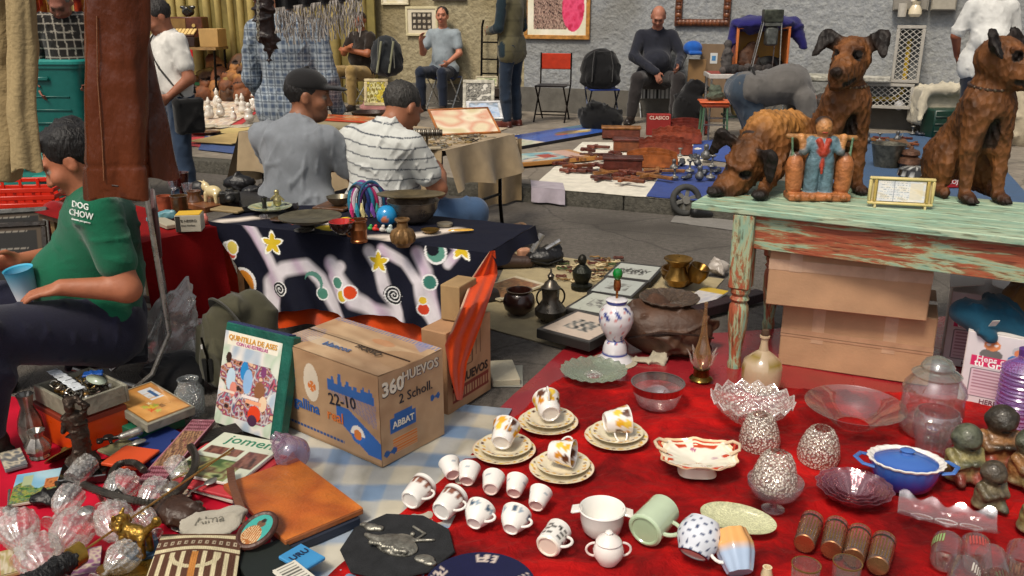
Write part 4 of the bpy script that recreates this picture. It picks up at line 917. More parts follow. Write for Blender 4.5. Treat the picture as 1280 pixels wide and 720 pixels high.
# orange and blue pitcher
def pit(th,z,r,cc):
 cc=cc.copy();q=z+.012*np.sin(th*2+1)>.062;cc[:]=H('#a9bcd6');cc[q]=H('#dfa765');return cc
def facet(th,r,z,k):return r*(1+.045*np.cos(th*8)),z
o=M().lathe([(.0001,0),(.034,0),(.038,.01),(.05,.05),(.052,.075),(.044,.1),(.04,.118),(.036,.116),(.04,.09),(.04,.03),(.0001,.02)],56,col=WHI,colfn=pit,fn=facet,cap=False).build('pitcher',CERAM,None,gp(925,716,.05),aim((-.05,.55,.45),1.2))
tag(o,'small orange and pale blue faceted pitcher with a white handle','pitcher');sd_=(Matrix(o.rotation_euler.to_matrix()).transposed()@Vector((-.95,.3,.3)));g=M();handle(g,.044,.03,.11,.032,.005,H('#e8e4de'),a=math.atan2(sd_.y,sd_.x));g.build('handle',CERAM,o)
o=M().lathe([(.0001,0),(.014,0),(.017,.01),(.012,.03),(.013,.034),(.009,.034),(.008,.01),(.0001,.008)],24,col=H('#e2cfa8'),cap=False).build('egg_cup',CERAM,None,gp(958,722));tag(o,'tiny cream egg cup at the bottom edge right of the pitcher','egg cup')
# speckled oval dish
def spk(th,z,r,cc):
 cc=cc.copy();rg=np.random.default_rng(4);cc*=(.72+.4*rg.random(cc.shape[:2]))[...,None];return cc
rr=[i/16 for i in range(17)];pr=[(.0001,0)]+[(.112*a,.016*a**4-.003)for a in rr[4:]]+[(.112*a,.016*a**4)for a in rr[::-1][:-1]]+[(.0001,0.0)]
o=M().lathe(pr,110,col=H('#c6c79f'),colfn=spk,sy=.46,cap=False).build('oval_dish',V(rough=.35,noise=.15,ns=220,bump=.4,bs=260,coat=.2),None,gp(922,651,.055),(.38,.06,-.33));tag(o,'pale green speckled oval dish tilted above the pitcher','dish')
# ornate square dish with open handles
def sq_fn(th,r,z,k):
 c=np.abs(np.cos(th));s_=np.abs(np.sin(th));f=1/np.maximum((c**3.2+s_**3.2)**(1/3.2),.1);return r*f*(1+.02*np.cos(th*16)*(r>.07)),z+.004*np.cos(th*8)*(r>.1)
def ornate(th,z,r,cc):
 cc=cc.copy();n=noise_img(31,['#e9e3cc','#ece7d8','#d9dcc2'],4)(th/6,r*6);cc[:]=n;f=np.sin(th*4+.9);q=(r>.082)&(np.sin(th*4)*np.cos(th*2+1)+.3*np.sin(th*13)>.02)&(r<.13);cc[q]=H('#c4431f')
 q=(r>.122);cc[q]=H('#e3c9a2');x=r*np.cos(th);y=r*np.sin(th);rg=[(-.01,.07,'#b9708c'),(0,-.02,'#c58a5a'),(.03,-.05,'#8a8f6a'),(-.035,-.045,'#a37f56'),(.055,.01,'#b98a9c'),(.012,-.06,'#c98f9a')]
 for a,b,c in rg:q=((x-a)**2+(y-b)**2<.011**2)&(np.sin(x*900)+np.sin(y*900)>-.4);cc[q]=H(c)
 return cc
p=gp(871,590);t=thing('footed_dish','cream footed square dish with orange flourishes and pierced handles','dish',p,-.08)
pr=[(.06,0),(.064,.002),(.055,.02),(.05,.03),(.075,.042),(.104,.062),(.128,.07)]+[(.128*a,.073-.036*(1-a)**.7 if a<.99 else.074)for a in(1,.96,.92,.88,.84,.8,.76,.72,.68,.62,.56,.5,.42,.34,.26,.18,.1)]+[(.0001,.036)]
M().lathe(pr,128,col=H('#e9e1c9'),fn=sq_fn,sy=.82,colfn=lambda th,z,r,cc:np.where((np.arange(len(pr))>5)[:,None,None],ornate(th,z,r,cc),cc),cap=False).build('bowl',CERAM,t)
for s_ in(-1,1):
 g=M();g.tube([(s_*.105,-.035+.03,.075),(s_*.135,.0,.088),(s_*.142,.035,.09),(s_*.125,.068,.085),(s_*.098,.07,.076)],.006,H('#d7bfa0'),8);g.tube([(s_*.118,.02,.077),(s_*.128,.045,.085)],.004,H('#c4431f'),6);g.build('handle',CERAM,t)
# blue enamelled pot
EN=V(rough=.1,noise=.04,ns=6,bump=.02,coat=.8);p=gp(1128,607);t=thing('enamel_pot','glossy blue pot with a white crimped rim, blue lid and side handles','pot',p,-.25)
wav=lambda th,r,z,k:(r*(1+.02*np.cos(th*22)*(z>.085)),z)
bl=[H('#1b2a70'),H('#20358a'),H('#3158a8'),H('#3f68b4'),H('#4470b8')]
M().lathe([(.0001,.003,bl[0]),(.075,0,bl[0]),(.088,.01,bl[0]),(.1,.04,bl[1]),(.108,.07,bl[2]),(.112,.09,bl[3]),(.118,.094,WHI),(.12,.099,WHI),(.112,.1,WHI),(.103,.094,WHI),(.096,.088,WHI),(.09,.03,WHI),(.0001,.02,WHI)],96,fn=wav,sy=.8,cap=False).build('pot',EN,t)
M().lathe([(.1,.088,bl[4]),(.098,.094,bl[2]),(.085,.1,bl[3]),(.06,.11,bl[3]),(.03,.116,bl[4]),(.02,.117,bl[3]),(.018,.122,bl[3]),(.024,.13,bl[4]),(.018,.134,bl[4]),(.0001,.135,bl[4])],48,sy=.8,cap=False).build('lid',EN,t)
for s_ in(-1,1):
 g=M();g.tube([(s_*.1,-.04,.078),(s_*.135,-.038,.084),(s_*.155,0,.087),(s_*.135,.038,.084),(s_*.1,.04,.078)],.0085,bl[4],8,flat=.6);g.build('handle',EN,t)
# ---- glass ----
GC=glass((.96,.98,.96),.05,.02);GS=glass((.95,.9,.8),.12,.08,.6,120,'voronoi',df_=1,pat=(120,.62));GP=glass((.6,.25,.32),.2,.04,.3,60);GAM=glass((.62,.36,.14),.4,.05);GSM=glass((.9,.86,.88),.08,.03,.15,30);GCR=glass((.96,.94,.9),.12,.05,.6,80,'voronoi',df_=1,pat=(80,.32));GGR=glass((.42,.5,.38),.5,.08,.3,60);GPU=glass((.5,.3,.42),.3,.04);GBT=glass((.9,.92,.86),.1,.04,.15,20)
def gl(name,label,cat,prof,p,mat,n=44,fn=None,rot=(0,0,0),group=None,sx=1,sy=1,sc_=None):
 g=M();g.lathe([(max(r,.0001),z)for r,z in prof],n,fn=fn,col=(.8,.8,.8),sx=sx,sy=sy,cap=False);o=g.build(name,mat,None,p,rot,scale=sc_);return tag(o,label,cat,group)
def wall_prof(pr,w_=.003):return pr+[(max(r-w_,.0001),z+w_*.3)for r,z in pr[::-1]]
shade=[(.03,.118),(.042,.112),(.056,.09),(.068,.055),(.074,.02),(.07,0)]
for(q,rot,lb)in(((1022,573),(.12,0,0),'dome shaped spatter glass lampshade standing alone right of its two twins'),((949,556),(.05,-.05,0),'spatter glass lampshade behind, in front of the scalloped crystal bowl')):
 gl('lampshade',lb,'lampshade',wall_prof([(r*.98,z*1.04)for r,z in shade]),gp(*q),GS,rot=rot,group='spatter glass lampshades')
gl('lampshade','spatter glass lampshade resting inside the footed glass bowl','lampshade',wall_prof([(r*.98,z*1.04)for r,z in shade]),gp(966,610,.075),GS,rot=(-.1,.1,0),group='spatter glass lampshades')
p=gp(966,637);gl('footed_bowl','smoky glass bowl on a short stem under a spatter glass shade','glass bowl',wall_prof([(.035,0),(.036,.004),(.012,.012),(.011,.03),(.03,.042),(.068,.06),(.084,.09),(.085,.105)],.0025),p,glass((.75,.66,.7),.16,.03,.2,50))
scal=lambda th,r,z,k:(r*(1+.05*np.abs(np.cos(th*8))*(z>.05)),z+.018*np.abs(np.cos(th*8))*(z>.062))
gl('crystal_bowl','cut crystal bowl with a pointed scalloped rim in front of the striped bottle','glass bowl',wall_prof([(.05,0),(.07,.01),(.1,.035),(.125,.06),(.145,.085)],.004),gp(938,527),GCR,96,scal)
g=M();cr_=gp(938,527)
for i in range(16):
 a0=2*PI*i/16
 for s_ in(-1,1):a1=a0+s_*PI/16;g.tube([(.15*math.cos(a1),.15*math.sin(a1),.085),(.155*math.cos(a0),.155*math.sin(a0),.108)],.003,(.9,)*3,5)
ob_=bpy.data.objects['crystal_bowl'];o=g.build('rim_lattice',glass((.98,.93,.9),.55,.05),ob_)
gl('clear_bowl','wide clear glass bowl with a flared rim left of the big lidded jar','glass bowl',wall_prof([(.06,0),(.075,.004),(.1,.03),(.15,.062),(.178,.078),(.182,.082)],.003),gp(1066,530),GC)
for lb,q,sc_,nm in(('tall clear storage jar with a domed glass lid by the pink labelled box',(1160,540),1.0,1),('squat clear glass vase in front of the lidded jar',(1164,571),.8,0)):
 if nm:
  p=gp(*q);t=thing('storage_jar',lb,'jar',p)
  g=M();g.lathe([(.0001,.003)]+wall_prof([(.085,0),(.105,.02),(.11,.06),(.104,.075),(.11,.09),(.106,.15),(.111,.165),(.104,.19),(.085,.215),(.08,.225)],.004),44,col=(.8,)*3,cap=False);g.build('jar',GC,t)
  g=M();g.lathe(wall_prof([(.084,.226),(.086,.232),(.07,.243),(.055,.25),(.058,.262),(.045,.285),(.02,.297),(.0001,.3)],.004),36,col=(.8,)*3,cap=False);g.build('lid',glass((.8,.86,.8),.14,.03,.2,30),t)
 else:gl('glass_vase',lb,'vase',wall_prof([(.05,0),(.055,.01),(.06,.06),(.075,.1),(.076,.16),(.068,.175)],.004),gp(*q),GSM)
for i,(rr_,z)in enumerate(((.118,0),(.1,.014),(.082,.026),(.062,.036))):
 gl('berry_bowl',['plum coloured glass bowl, largest and lowest of the nest','plum glass bowl, second largest of the nest','plum glass bowl, third of the nest','plum glass bowl, smallest, on top of the nest'][i],'glass bowl',wall_prof([(rr_*.35,0),(rr_*.5,.004),(rr_*.8,.025),(rr_,.05)],.003),gp(1066,624,G0+z),GP,64,lambda th,r,z_,k:(r*(1+.03*np.cos(th*14)),z_),group='nested plum glass bowls')
# gold striped tumblers
GT=M();hh=.135
def goldstr(th,z,r,cc):return cc
def tumbler():
 t=thing('tumbler','x','tumbler');g=M();g.lathe(wall_prof([(.0285,0),(.03,.004),(.033,hh)],.002),36,col=(.8,)*3,cap=False);g.build('glass',glass((.92,.76,.68),.06,.03),t)
 g=M()
 for i in range(22):
  a=2*PI*i/22;r0,r1=.0302,.0326;z1=.095+.02*(i%2);w_=.0022
  g.add([(r0*math.cos(a-w_/r0),r0*math.sin(a-w_/r0),.012),(r0*math.cos(a+w_/r0),r0*math.sin(a+w_/r0),.012),(r1*math.cos(a+w_/r1),r1*math.sin(a+w_/r1),z1),(r1*math.cos(a-w_/r1),r1*math.sin(a-w_/r1),z1)],[(0,1,2,3)],H('#c79a5e'))
 g.build('gold_stripes',V(rough=.25,metal=.9,noise=.1,bump=0),t)
 gm_=V(rough=.25,metal=.9,noise=.1,bump=0)
 M().lathe([(.0331,hh-.003),(.0335,hh),(.0325,hh+.0005)],36,col=H('#c79a5e'),cap=False).build('rim',gm_,t);M().lathe([(.0001,.001),(.027,.001),(.0295,.003),(.0295,.01)],30,col=H('#b98a60'),cap=False).build('base_ring',gm_,t);M().lathe([(.0328,.108),(.0331,.118)],36,col=H('#6f6a60'),cap=False).build('grey_band',gm_,t);return t
tm=tumbler();q4=[((1005,680),(1022,633),'leftmost of the four, with a grey patch'),((1039,688),(1050,640),'second from the left of the four'),((1067,698),(1079,650),'third from the left of the four'),((1097,708),(1110,658),'rightmost of the four')]
for i,(a,b,lb)in enumerate(q4):
 p,d=lie(a,b,.033,lift=.02);lb='gold striped glass tumbler lying on its side, '+lb
 if i==0:tm.location=p;tm.rotation_euler=aim(d,.3);tm['label']=lb;tm['group']='gold striped tumblers lying down'
 else:copy_tree(tm,p,aim(d,i*1.1),lb)
# upright and tipped tumblers at the bottom right
tum=wall_prof([(.03,0),(.033,.006),(.0375,.105)],.0025)
for q,lb in(((1003,748),'gold rimmed clear tumbler standing at the bottom edge, left of two'),((1054,745),'gold rimmed clear tumbler standing at the bottom edge, right of two')):
 o=gl('tumbler',lb,'tumbler',tum,gp(*q),GC,group='tumblers standing at the bottom edge');g=M();g.lathe([(.0378,.102),(.038,.106),(.0352,.106)],36,col=H('#cfa35f'),cap=False);g.build('gilt_rim',V(rough=.25,metal=.9,noise=.1,bump=0),o)
lab=['with a green print, furthest left of the group','with red stripes, lying in the middle of the group','lying closest to the bottom edge of the photo','with a green print beside the wavy glass tray','furthest right by the edge of the photo']
for i,(a,b)in enumerate((((1180,702),(1188,664)),((1222,706),(1218,672)),((1200,735),(1208,705)),((1246,722),(1236,690)),((1272,712),(1278,690)))):
 p,d=lie(a,b,.038,lift=.03);t=thing('juice_glass','clear juice glass on its side '+lab[i],'glass',p,aim(d,i),'clear juice glasses lying down')
 g=M();g.lathe([(.0001,.004)]+wall_prof([(.034,0),(.037,.006),(.04,.1)],.0025),36,col=(.8,)*3,cap=False);g.build('glass',glass((.95,.88,.86),.05,.02),t)
 g=M();cc_=[H('#8fb070'),H('#b04a44'),H('#c9c2b8'),H('#7fa06a'),H('#b86a4c')][i]
 for k_ in range(7):
  a_=k_*.2;r_=.0402;g.add([(r_*math.cos(a_),r_*math.sin(a_),.04),(r_*math.cos(a_+.12),r_*math.sin(a_+.12),.045),(r_*math.cos(a_+.12),r_*math.sin(a_+.12),.085),(r_*math.cos(a_),r_*math.sin(a_),.08)],[(0,1,2,3)],cc_)
 g.build('print',PAPER,t)
# wavy clear tray
a,b=gp(1125,648),gp(1240,672);p=(a+b)/2;Lw=(b-a).length*1.08
def wt(U,Vv):
 x=(U-.5)*Lw;y=(Vv-.5)*.125;e=np.abs(Vv-.5)*2;return x,y+.007*np.sin(U*22)*np.sign(Vv-.5)*(e>.6),.018+.03*e**2+.008*np.sin(U*22)*e**2+.012*np.abs(U-.5)*2
g=M();g.slab(70,22,wt,.0035,(.8,)*3);o=g.build('wavy_tray',glass((.98,.88,.9),.12,.03,.1,12),None,p,(.0,0,ang(a,b)),sharp=80);tag(o,'long clear glass tray with a rippled edge in front of the blue pot','tray')
g=M();[g.tube([(x_+.03*math.cos(t_),.012*math.sin(t_),.022)for t_ in np.linspace(0,2*PI,20)],.0022,(.9,)*3,5)for x_ in(-Lw*.25,0,Lw*.25)];g.build('moulded_rings',glass((1,.95,.95),.6,.04),o)
# silver rimmed glass bowl, green plate, amber decanter, striped bottle
p=gp(821,505);o=gl('glass_bowl','straight sided clear glass bowl with a silver rim by the green plate','glass bowl',[(.0001,.004)]+wall_prof([(.07,0),(.078,.006),(.095,.05),(.102,.088)],.003),p,glass((.92,.84,.84),.15,.02),64)
g=M();g.lathe([(.098,.062),(.104,.09),(.106,.094),(.101,.094),(.096,.062)],64,col=H('#b9aca6'),cap=False);g.build('silver_band',V(rough=.15,metal=1,noise=.05,bump=0),o)
scl=lambda th,r,z,k:(r*(1+.02*np.cos(th*20)*(r>.1)),z+.004*np.cos(th*20)*(r>.1))
o=gl('green_glass_plate','ribbed green glass plate in front of the painted lamp','plate',wall_prof([(.03,0),(.06,.004),(.085,.012),(.11,.028),(.142,.032)],.004),P(742,470,.026),GGR,80,scl)
g=M();g.lathe([(.032,.007),(.036,.012),(.04,.007)],40,col=H('#9aa38c'),cap=False);g.lathe([(.0001,.008),(.03,.008)],30,col=H('#a89684'),cap=False);g.build('foot_ring',GCR,o)
p=gp(876,475,.02);t=thing('glass_decanter','amber glass spire in a clear petal holder on a brass base','decanter',p)
M().lathe([(.0001,0),(.045,0),(.05,.008),(.045,.014),(.034,.022),(.032,.05),(.036,.056),(.0001,.056)],36,col=H('#6b5526'),cap=False).build('base',V(rough=.2,metal=.9,noise=.2,bump=.05),t)
M().lathe([(.0001,.056),(.025,.058),(.034,.08),(.038,.1),(.034,.13),(.022,.17),(.014,.21),(.009,.27),(.006,.33),(.008,.345),(.0001,.35)],30,col=(.8,)*3,cap=False).build('amber_body',GAM,t)
for i in range(7):
 a=2*PI*i/7+.3;g=M();g.tube([(.02*math.cos(a),.02*math.sin(a),.056),(.045*math.cos(a),.045*math.sin(a),.085),(.052*math.cos(a),.052*math.sin(a),.115),(.066*math.cos(a),.066*math.sin(a),.14)],[.012,.011,.008,.002],(.9,)*3,7,flat=.5);g.build('glass_petal',glass((.98,.88,.78),.3,.03),t)
def swirl(th,z,r,cc):
 cc=cc.copy();k=np.mod(z*24+th*.35,1.6)<.38;q=(z<.2)&(r>.02)&k;cc[q]=H('#8a7430');return cc
p=gp(950,487,.02);t=thing('striped_bottle','round shouldered bottle of cream glass with ochre bands and a narrow neck','bottle',p)
M().lathe([(.0001,0),(.068,0),(.076,.01),(.08,.04),(.081,.1),(.074,.13),(.045,.155),(.02,.175),(.015,.2),(.014,.225),(.02,.23),(.02,.238),(.011,.24)],56,col=H('#b9a284'),colfn=swirl,cap=False).build('bottle_body',V(rough=.12,noise=.1,ns=9,bump=.05,coat=.7),t)
M().lathe([(.013,.236),(.017,.244),(.014,.262),(.0001,.264)],20,col=H('#4c3a2c'),cap=False).build('stopper',LEATH,t)
# felt disc with pewter teapot, navy plate
a=gp(497,683,.024);t=thing('felt_disc','charcoal felt disc with a pewter teapot relief on it','wall ornament',a,-.2)
M().lathe([(.0001,0),(.166,0),(.168,.004),(.166,.008),(.0001,.008)],9,col=H('#2e2f31'),fn=lambda th,r,z,k:(r*(1+.03*np.cos(th*3)),z)).build('disc',V(rough=.95,noise=.15,bump=.3,bs=200,spec=.1),t)
PW=V(rough=.38,metal=.75,noise=.25,ns=40,bump=.6,bs=60);pc=H('#9b988c')
q=[ell((0,-.012,.012),(.072,.045,.016),0,.01,rot=(0,0,-.35)),ell((.02,.028,.012),(.03,.012,.01),0,.01,rot=(0,0,-.3)),cap((-.06,-.0,.012),(-.105,.022,.012),.014,.006,0,.01),ell((.03,.05,.012),(.008,.008,.008),0,.003),cap((.045,.02,.012),(.1,.035,.012),.006,.004,0,.004),cap((.05,.03,.012),(.065,.06,.012),.004,.004,0,.003),cap((.065,.06,.012),(.02,.09,.012),.004,.004,0,.003)]
for i in range(9):q.append(ell((-.07+.014*i,-.03+.004*(i%3)-.004*i,.024),(.008,.008,.008),0,.003))
link('teapot_relief',sdf('teapot',q,{0:pc},.003,PW),t)
link('cup_relief',sdf('cup',[ell((-.1,.06,.012),(.024,.016,.01),0,.004),ell((-.125,.07,.012),(.018,.01,.007),0,.006),ell((-.075,.06,.012),(.012,.012,.008),0,.006)],{0:pc},.003,PW),t)
link('saucer_relief',sdf('saucer',[ell((.1,-.06,.012),(.03,.018,.009),0,.004),ell((.12,-.075,.012),(.02,.012,.008),0,.004)],{0:pc},.003,PW),t)
def navy(th,z,r,cc):
 cc=cc.copy();a=np.mod(th,2*PI);q=(r>.112)&(r<.14)&((np.sin(th*5+.5)>.45)&(np.sin(th*31)+np.sin(r*500)>-.1));cc[q]=H('#c9b9ae');q=(np.abs(r-.106)<.002)&(np.sin(th*3)>0);cc[q]=H('#c2936c');return cc
p=gp(600,741);o=M().lathe([(.0001,0),(.09,0)]+[(.15,.022)]+[(.15-.0058*i,.024-.0009*i)for i in range(13)]+[(.07,.008),(.0001,.006)],110,col=H('#14143a'),colfn=navy,cap=False).build('navy_plate',CERAM,None,p);tag(o,'dark navy plate with gilt flower sprays, cut by the bottom edge','plate')
# ---- pottery figures at the right ----
FG=dict(zip(('g','y','r','k','b','o','s'),map(H,('#565a48','#8a8050','#9c3428','#332d24','#4c4234','#94683c','#6e644a'))))
def fig(label,p,h,hd,bd,rb,rz,rot=(0,0)):
 h*=1.15
 q=[ell((0,0,h*.28),(h*.27,h*.22,h*.3),bd,.02),ell((0,0,h*.08),(h*.29,h*.24,h*.09),'s',.02),ell((0,.02*h,h*.72),(h*.225,h*.21,h*.23),hd,.01),ell((0,h*.17,h*.68),(h*.1,h*.09,h*.08),hd,.02),ell((0,h*.25,h*.66),(h*.03,h*.02,h*.02),'k',.004),
ell((0,h*.2,h*.61),(h*.07,h*.05,h*.012),'k',.004,op='-')]
 for s_ in(-1,1):
  q+=[ell((s_*h*.09,h*.19,h*.77),(h*.035,h*.025,h*.03),'k',.004),ell((s_*h*.2,0,h*.74),(h*.05,h*.06,h*.08),hd,.01),cap((s_*h*.24,h*.02,h*.48),(s_*h*.2,h*.18,h*.32),h*.075,h*.06,bd,.01),cap((s_*h*.2,h*.18,h*.32),(s_*h*.06,h*.24,h*.36),h*.06,h*.05,hd,.01),
cap((s_*h*.13,h*.1,h*.2),(s_*h*.14,h*.24,h*.1),h*.09,h*.07,rb,.01),ell((s_*h*.14,h*.27,h*.05),(h*.07,h*.08,h*.05),'k',.01)]
 o=link('pottery_figure',sdf('figure',q,FG,h*.03,V(rough=.45,noise=.35,ns=40,bump=.7,bs=55,dirt=.4,coat=.2),soft=.9),None,p,(rot[0],rot[1],rz));return tag(o,label,'figurine','seated pottery animal figures')
fig('pottery figure with a green head, yellow body and red skirt beside the blue pot',gp(1199,598),.185,'g','y','r',PI+.1)
fig('dark headed pottery figure in a brown coat standing behind the others',gp(1242,578),.2,'k','o','r',PI-.1)
fig('small olive pottery figure squatting in the middle of the group',gp(1233,634),.15,'b','s','g',PI+.25)
fig('orange bodied pottery figure at the right edge by the purple jug',gp(1277,603),.18,'g','o','y',PI+.3)
fig('green and grey pottery figure cut by the right edge, lowest of the group',gp(1292,664),.16,'g','y','b',PI+.2)
# purple jug
p=P(1268,528,.014);o=gl('purple_jug','translucent purple plastic jug behind the pottery figures','jug',[(.0001,.004)]+[(.075+.0025*math.sin(i*2.4),.006*i)for i in range(38)]+[(.06,.24),(.03,.262),(.026,.28)],p,glass((.42,.2,.62),.8,.15,.2,20));g=M();g.lathe([(.028,.275),(.03,.3),(.0001,.302)],20,col=H('#5a3a80'),cap=False);g.build('cap',PLAST,o)
# ---- boxes under the table ----
def carton(name,label,p0,p1,dep,h,z=.012,col='#b08a68',cat='cardboard box',tape=True,flap=0,group=None,zc=None):
 """front bottom edge from p0 to p1 on the ground, depth away from the viewer"""
 a,b=P(*p0,z),P(*p1,z);w_=(b-a).length;t=thing(name,label,cat,a,ang(a,b),group);c=H(col)
 g=M();g.box((w_,dep,h),(w_/2,dep/2,h/2),c,b=.004);g.build('carton',CARD,t,smooth=False)
 if tape:
  g=M();g.box((w_+.0016,.05,.0012),(w_/2,dep/2,h+.0008),H('#b89a78'));g.box((.05,.0012,h*.6),(w_*.25,-.0008,h*.7),H('#bd9d80'));g.box((.05,.0012,h*.6),(w_*.72,-.0008,h*.7),H('#bd9d80'));g.box((w_,.0012,.035),(w_/2,-.0016,h*.52),H('#b38e70'));g.build('packing_tape',V(rough=.18,noise=.1,ns=14,bump=.25,bs=25,coat=.3),t)
  M().box((w_*.995,.003,.004),(w_/2,-.0008,h*.5),tuple(x*.5 for x in c)).build('flap_seam',CARD,t)
 return t,w_
c1,w1=carton('cardboard_box','large plain cardboard box on the red sheet, lower of two under the table',(972,455),(1160,483),.42,.30,tape=True)
z2=.315;a=P(957,380,z2);b=P(1158,402,z2)
c2=thing('cardboard_box','large taped cardboard box stacked on top of another under the painted table','cardboard box',(a.x,a.y,z2),ang(a,b));w_=(b-a).length*1.0;hh=.29
M().box((w_,.42,hh),(w_/2,.21,hh/2),H('#b18b6a'),b=.004).build('carton',CARD,c2,smooth=False)
g=M();g.box((w_+.002,.0012,.045),(w_/2,-.0008,hh*.62),H('#bf9f86'));g.box((.05,.0012,hh*.45),(w_*.17,-.0016,hh*.76),H('#c3a48c'));g.box((.05,.0012,hh*.45),(w_*.76,-.0016,hh*.76),H('#c3a48c'));g.build('packing_tape',V(rough=.15,noise=.1,ns=14,bump=.3,bs=25,coat=.4),c2)
M().box((w_*.995,.0022,.004),(w_/2,-.0002,hh*.56),H('#5f4430')).build('flap_seam',CARD,c2)
def im_label(U,Vv):
 c=np.zeros(U.shape+(3,));c[:]=H('#d9d4d8')
 def disc(x,y,rx,ry,col):q=((U-x)/rx)**2+((Vv-y)/ry)**2<1;c[q]=H(col)
 disc(.33,.72,.15,.08,'#6b6b6a');disc(.7,.7,.15,.08,'#3f7fc0');disc(.33,.85,.11,.075,'#d98a5a');disc(.7,.82,.11,.075,'#b9bcc4');disc(.7,.8,.085,.055,'#e0875c');disc(.28,.86,.03,.018,'#e8e4e0');disc(.38,.86,.03,.018,'#e8e4e0')
 q=(U>.08)&(U<.95)&(Vv>.54+.0*U)&(Vv<.68);c[q]=H('#d42a66')
 q=(U>.1)&(U<.9)&(Vv>.1)&(Vv<.5);c[q]=H('#d6bfcb');q&=(np.mod(Vv*22,1)<.4)&(U>.14)&(U<.84);c[q]=H('#a9808f')
 q=((abs(Vv-.5)<.006)|(abs(Vv-.1)<.006))&(U>.1)&(U<.95)|((abs(U-.1)<.008)&(Vv>.1)&(Vv<.5));c[q]=H('#55505a');return c
def egg_box(label,p0,p1,dep,h,rest=0.012,open_=False,z=None):
 a,b=P(*p0,rest),P(*p1,rest);w_=(b-a).length;t=thing('egg_box',label,'printed box',a,ang(a,b),'white printed egg boxes');M().box((w_,dep,h),(w_/2,dep/2,h/2),H('#d4cdca'),b=.003).build('carton',PAPER,t,smooth=False)
 g=M();g.grid(70,90,lambda U,Vv:(U*w_*.98+.004,-.0012+0*U,Vv*h*.98+.004),im_label);g.build('label_print',PAPER,t)
 letters('Hens criollas',w_*.13,H('#f2e6ea'),t,(w_*.5,-.0022,h*.645),(PI/2,0,0),bold=.015);letters('tu Grandeza',w_*.15,H('#ffffff'),t,(w_*.52,-.0022,h*.58),(PI/2,0,0),bold=.02);letters('HERE',w_*.1,H('#6a3a4c'),t,(w_*.4,-.0022,h*.05),(PI/2,0,0),bold=.02)
 g=M()
 if open_:
  g.box((w_*.5,dep,.003),(w_*.2,dep*.5,h+.03),H('#cfc8c2'),rot=(0,-.22,0));g.box((w_*.48,dep,.003),(w_*.78,dep*.5,h+.03),H('#d6d0ca'),rot=(0,.25,0))
 else:g.box((w_,dep*.48,.003),(w_/2,dep*.25,h+.003),H('#dcd6d2'));g.box((w_,dep*.48,.003),(w_/2,dep*.76,h+.004),H('#d8d2cc'))
 g.build('lid_flap',PAPER,t,smooth=False);return t
egg_box('white printed box with a pink banner, nearest one, standing by the purple jug',(1196,500),(1292,520),.3,.3)
egg_box('white printed box with a pink banner and open flaps, behind, next to the cardboard boxes',(1176,455),(1262,468),.3,.34,open_=True)
q=[ell((0,0,.02),(.17,.1,.05),0,.03),ell((-.1,-.03,.03),(.08,.07,.05),0,.03),ell((.05,.02,.06),(.1,.08,.05),0,.04),cap((-.12,0,.03),(-.05,-.13,-.03),.05,.03,0,.04),cap((0,-.05,.03),(.1,-.14,-.03),.05,.035,0,.04)]
pz=P(1245,400,.33);o=link('crumpled_cloth',sdf('cloth',q,{0:H('#17475e')},.01,CLOTH,folds(.016,26,3)),None,pz,(0,0,-.2));tag(o,'crumpled teal cloth on top of the white printed box','cloth');M().box((.03,.002,.035),(-.05,-.135,.03),H('#d9d9d2'),rot=(.6,0,.3)).build('care_label',PAPER,o)
q=[ell((0,0,.03),(.13,.1,.07),0,.03),ell((.05,-.06,.0),(.09,.07,.07),0,.03),ell((-.04,.03,.07),(.08,.06,.05),0,.04)]
o=link('brown_cloth',sdf('cloth',q,{0:H('#6a4a26')},.01,CLOTH,folds(.016,26,8)),None,P(1292,392,.36));tag(o,'crumpled brown garment beside the teal cloth at the right edge','garment')
# ================= goods on the left =================
cloth_poly('pink_sheet','bright pinkish red plastic sheet under the goods at the left',[P(-160,760),P(400,760),P(330,560),P(-120,470)],60,50,V(rough=.6,noise=.15,ns=5,bump=.25,bs=14,spec=.25),.004,.003,5,H('#b80f2c'),14,.003)
def tarp_col(U,Vv):
 c=np.zeros(U.shape+(3,));a,b=np.array(H('#c9c4b4')),np.array(H('#6c8fb8'))
 u=np.clip(np.sin(U*26+.8*np.sin(Vv*5))*3,0,1);v=np.clip(np.sin(Vv*34+.5*np.sin(U*6))*3,0,1);k=(u*.28+v*.62)[...,None];c[:]=a*(1-np.minimum(k,1))+b*np.minimum(k,1);n=noise_img(41,['#ffffff','#8a8474','#e8e0d0','#ffffff'],9,4)(U,Vv);return c*(.55+.45*n)
cloth_poly('checked_tarp','blue and cream checked cloth showing between the red velvet and the cardboard box',[P(330,745),P(520,745),P(640,515),P(365,490)],90,90,V(rough=.55,noise=.06,ns=12,bump=.2,bs=40),.012,.005,8,(.5,)*3,15,.003,colfn=tarp_col)
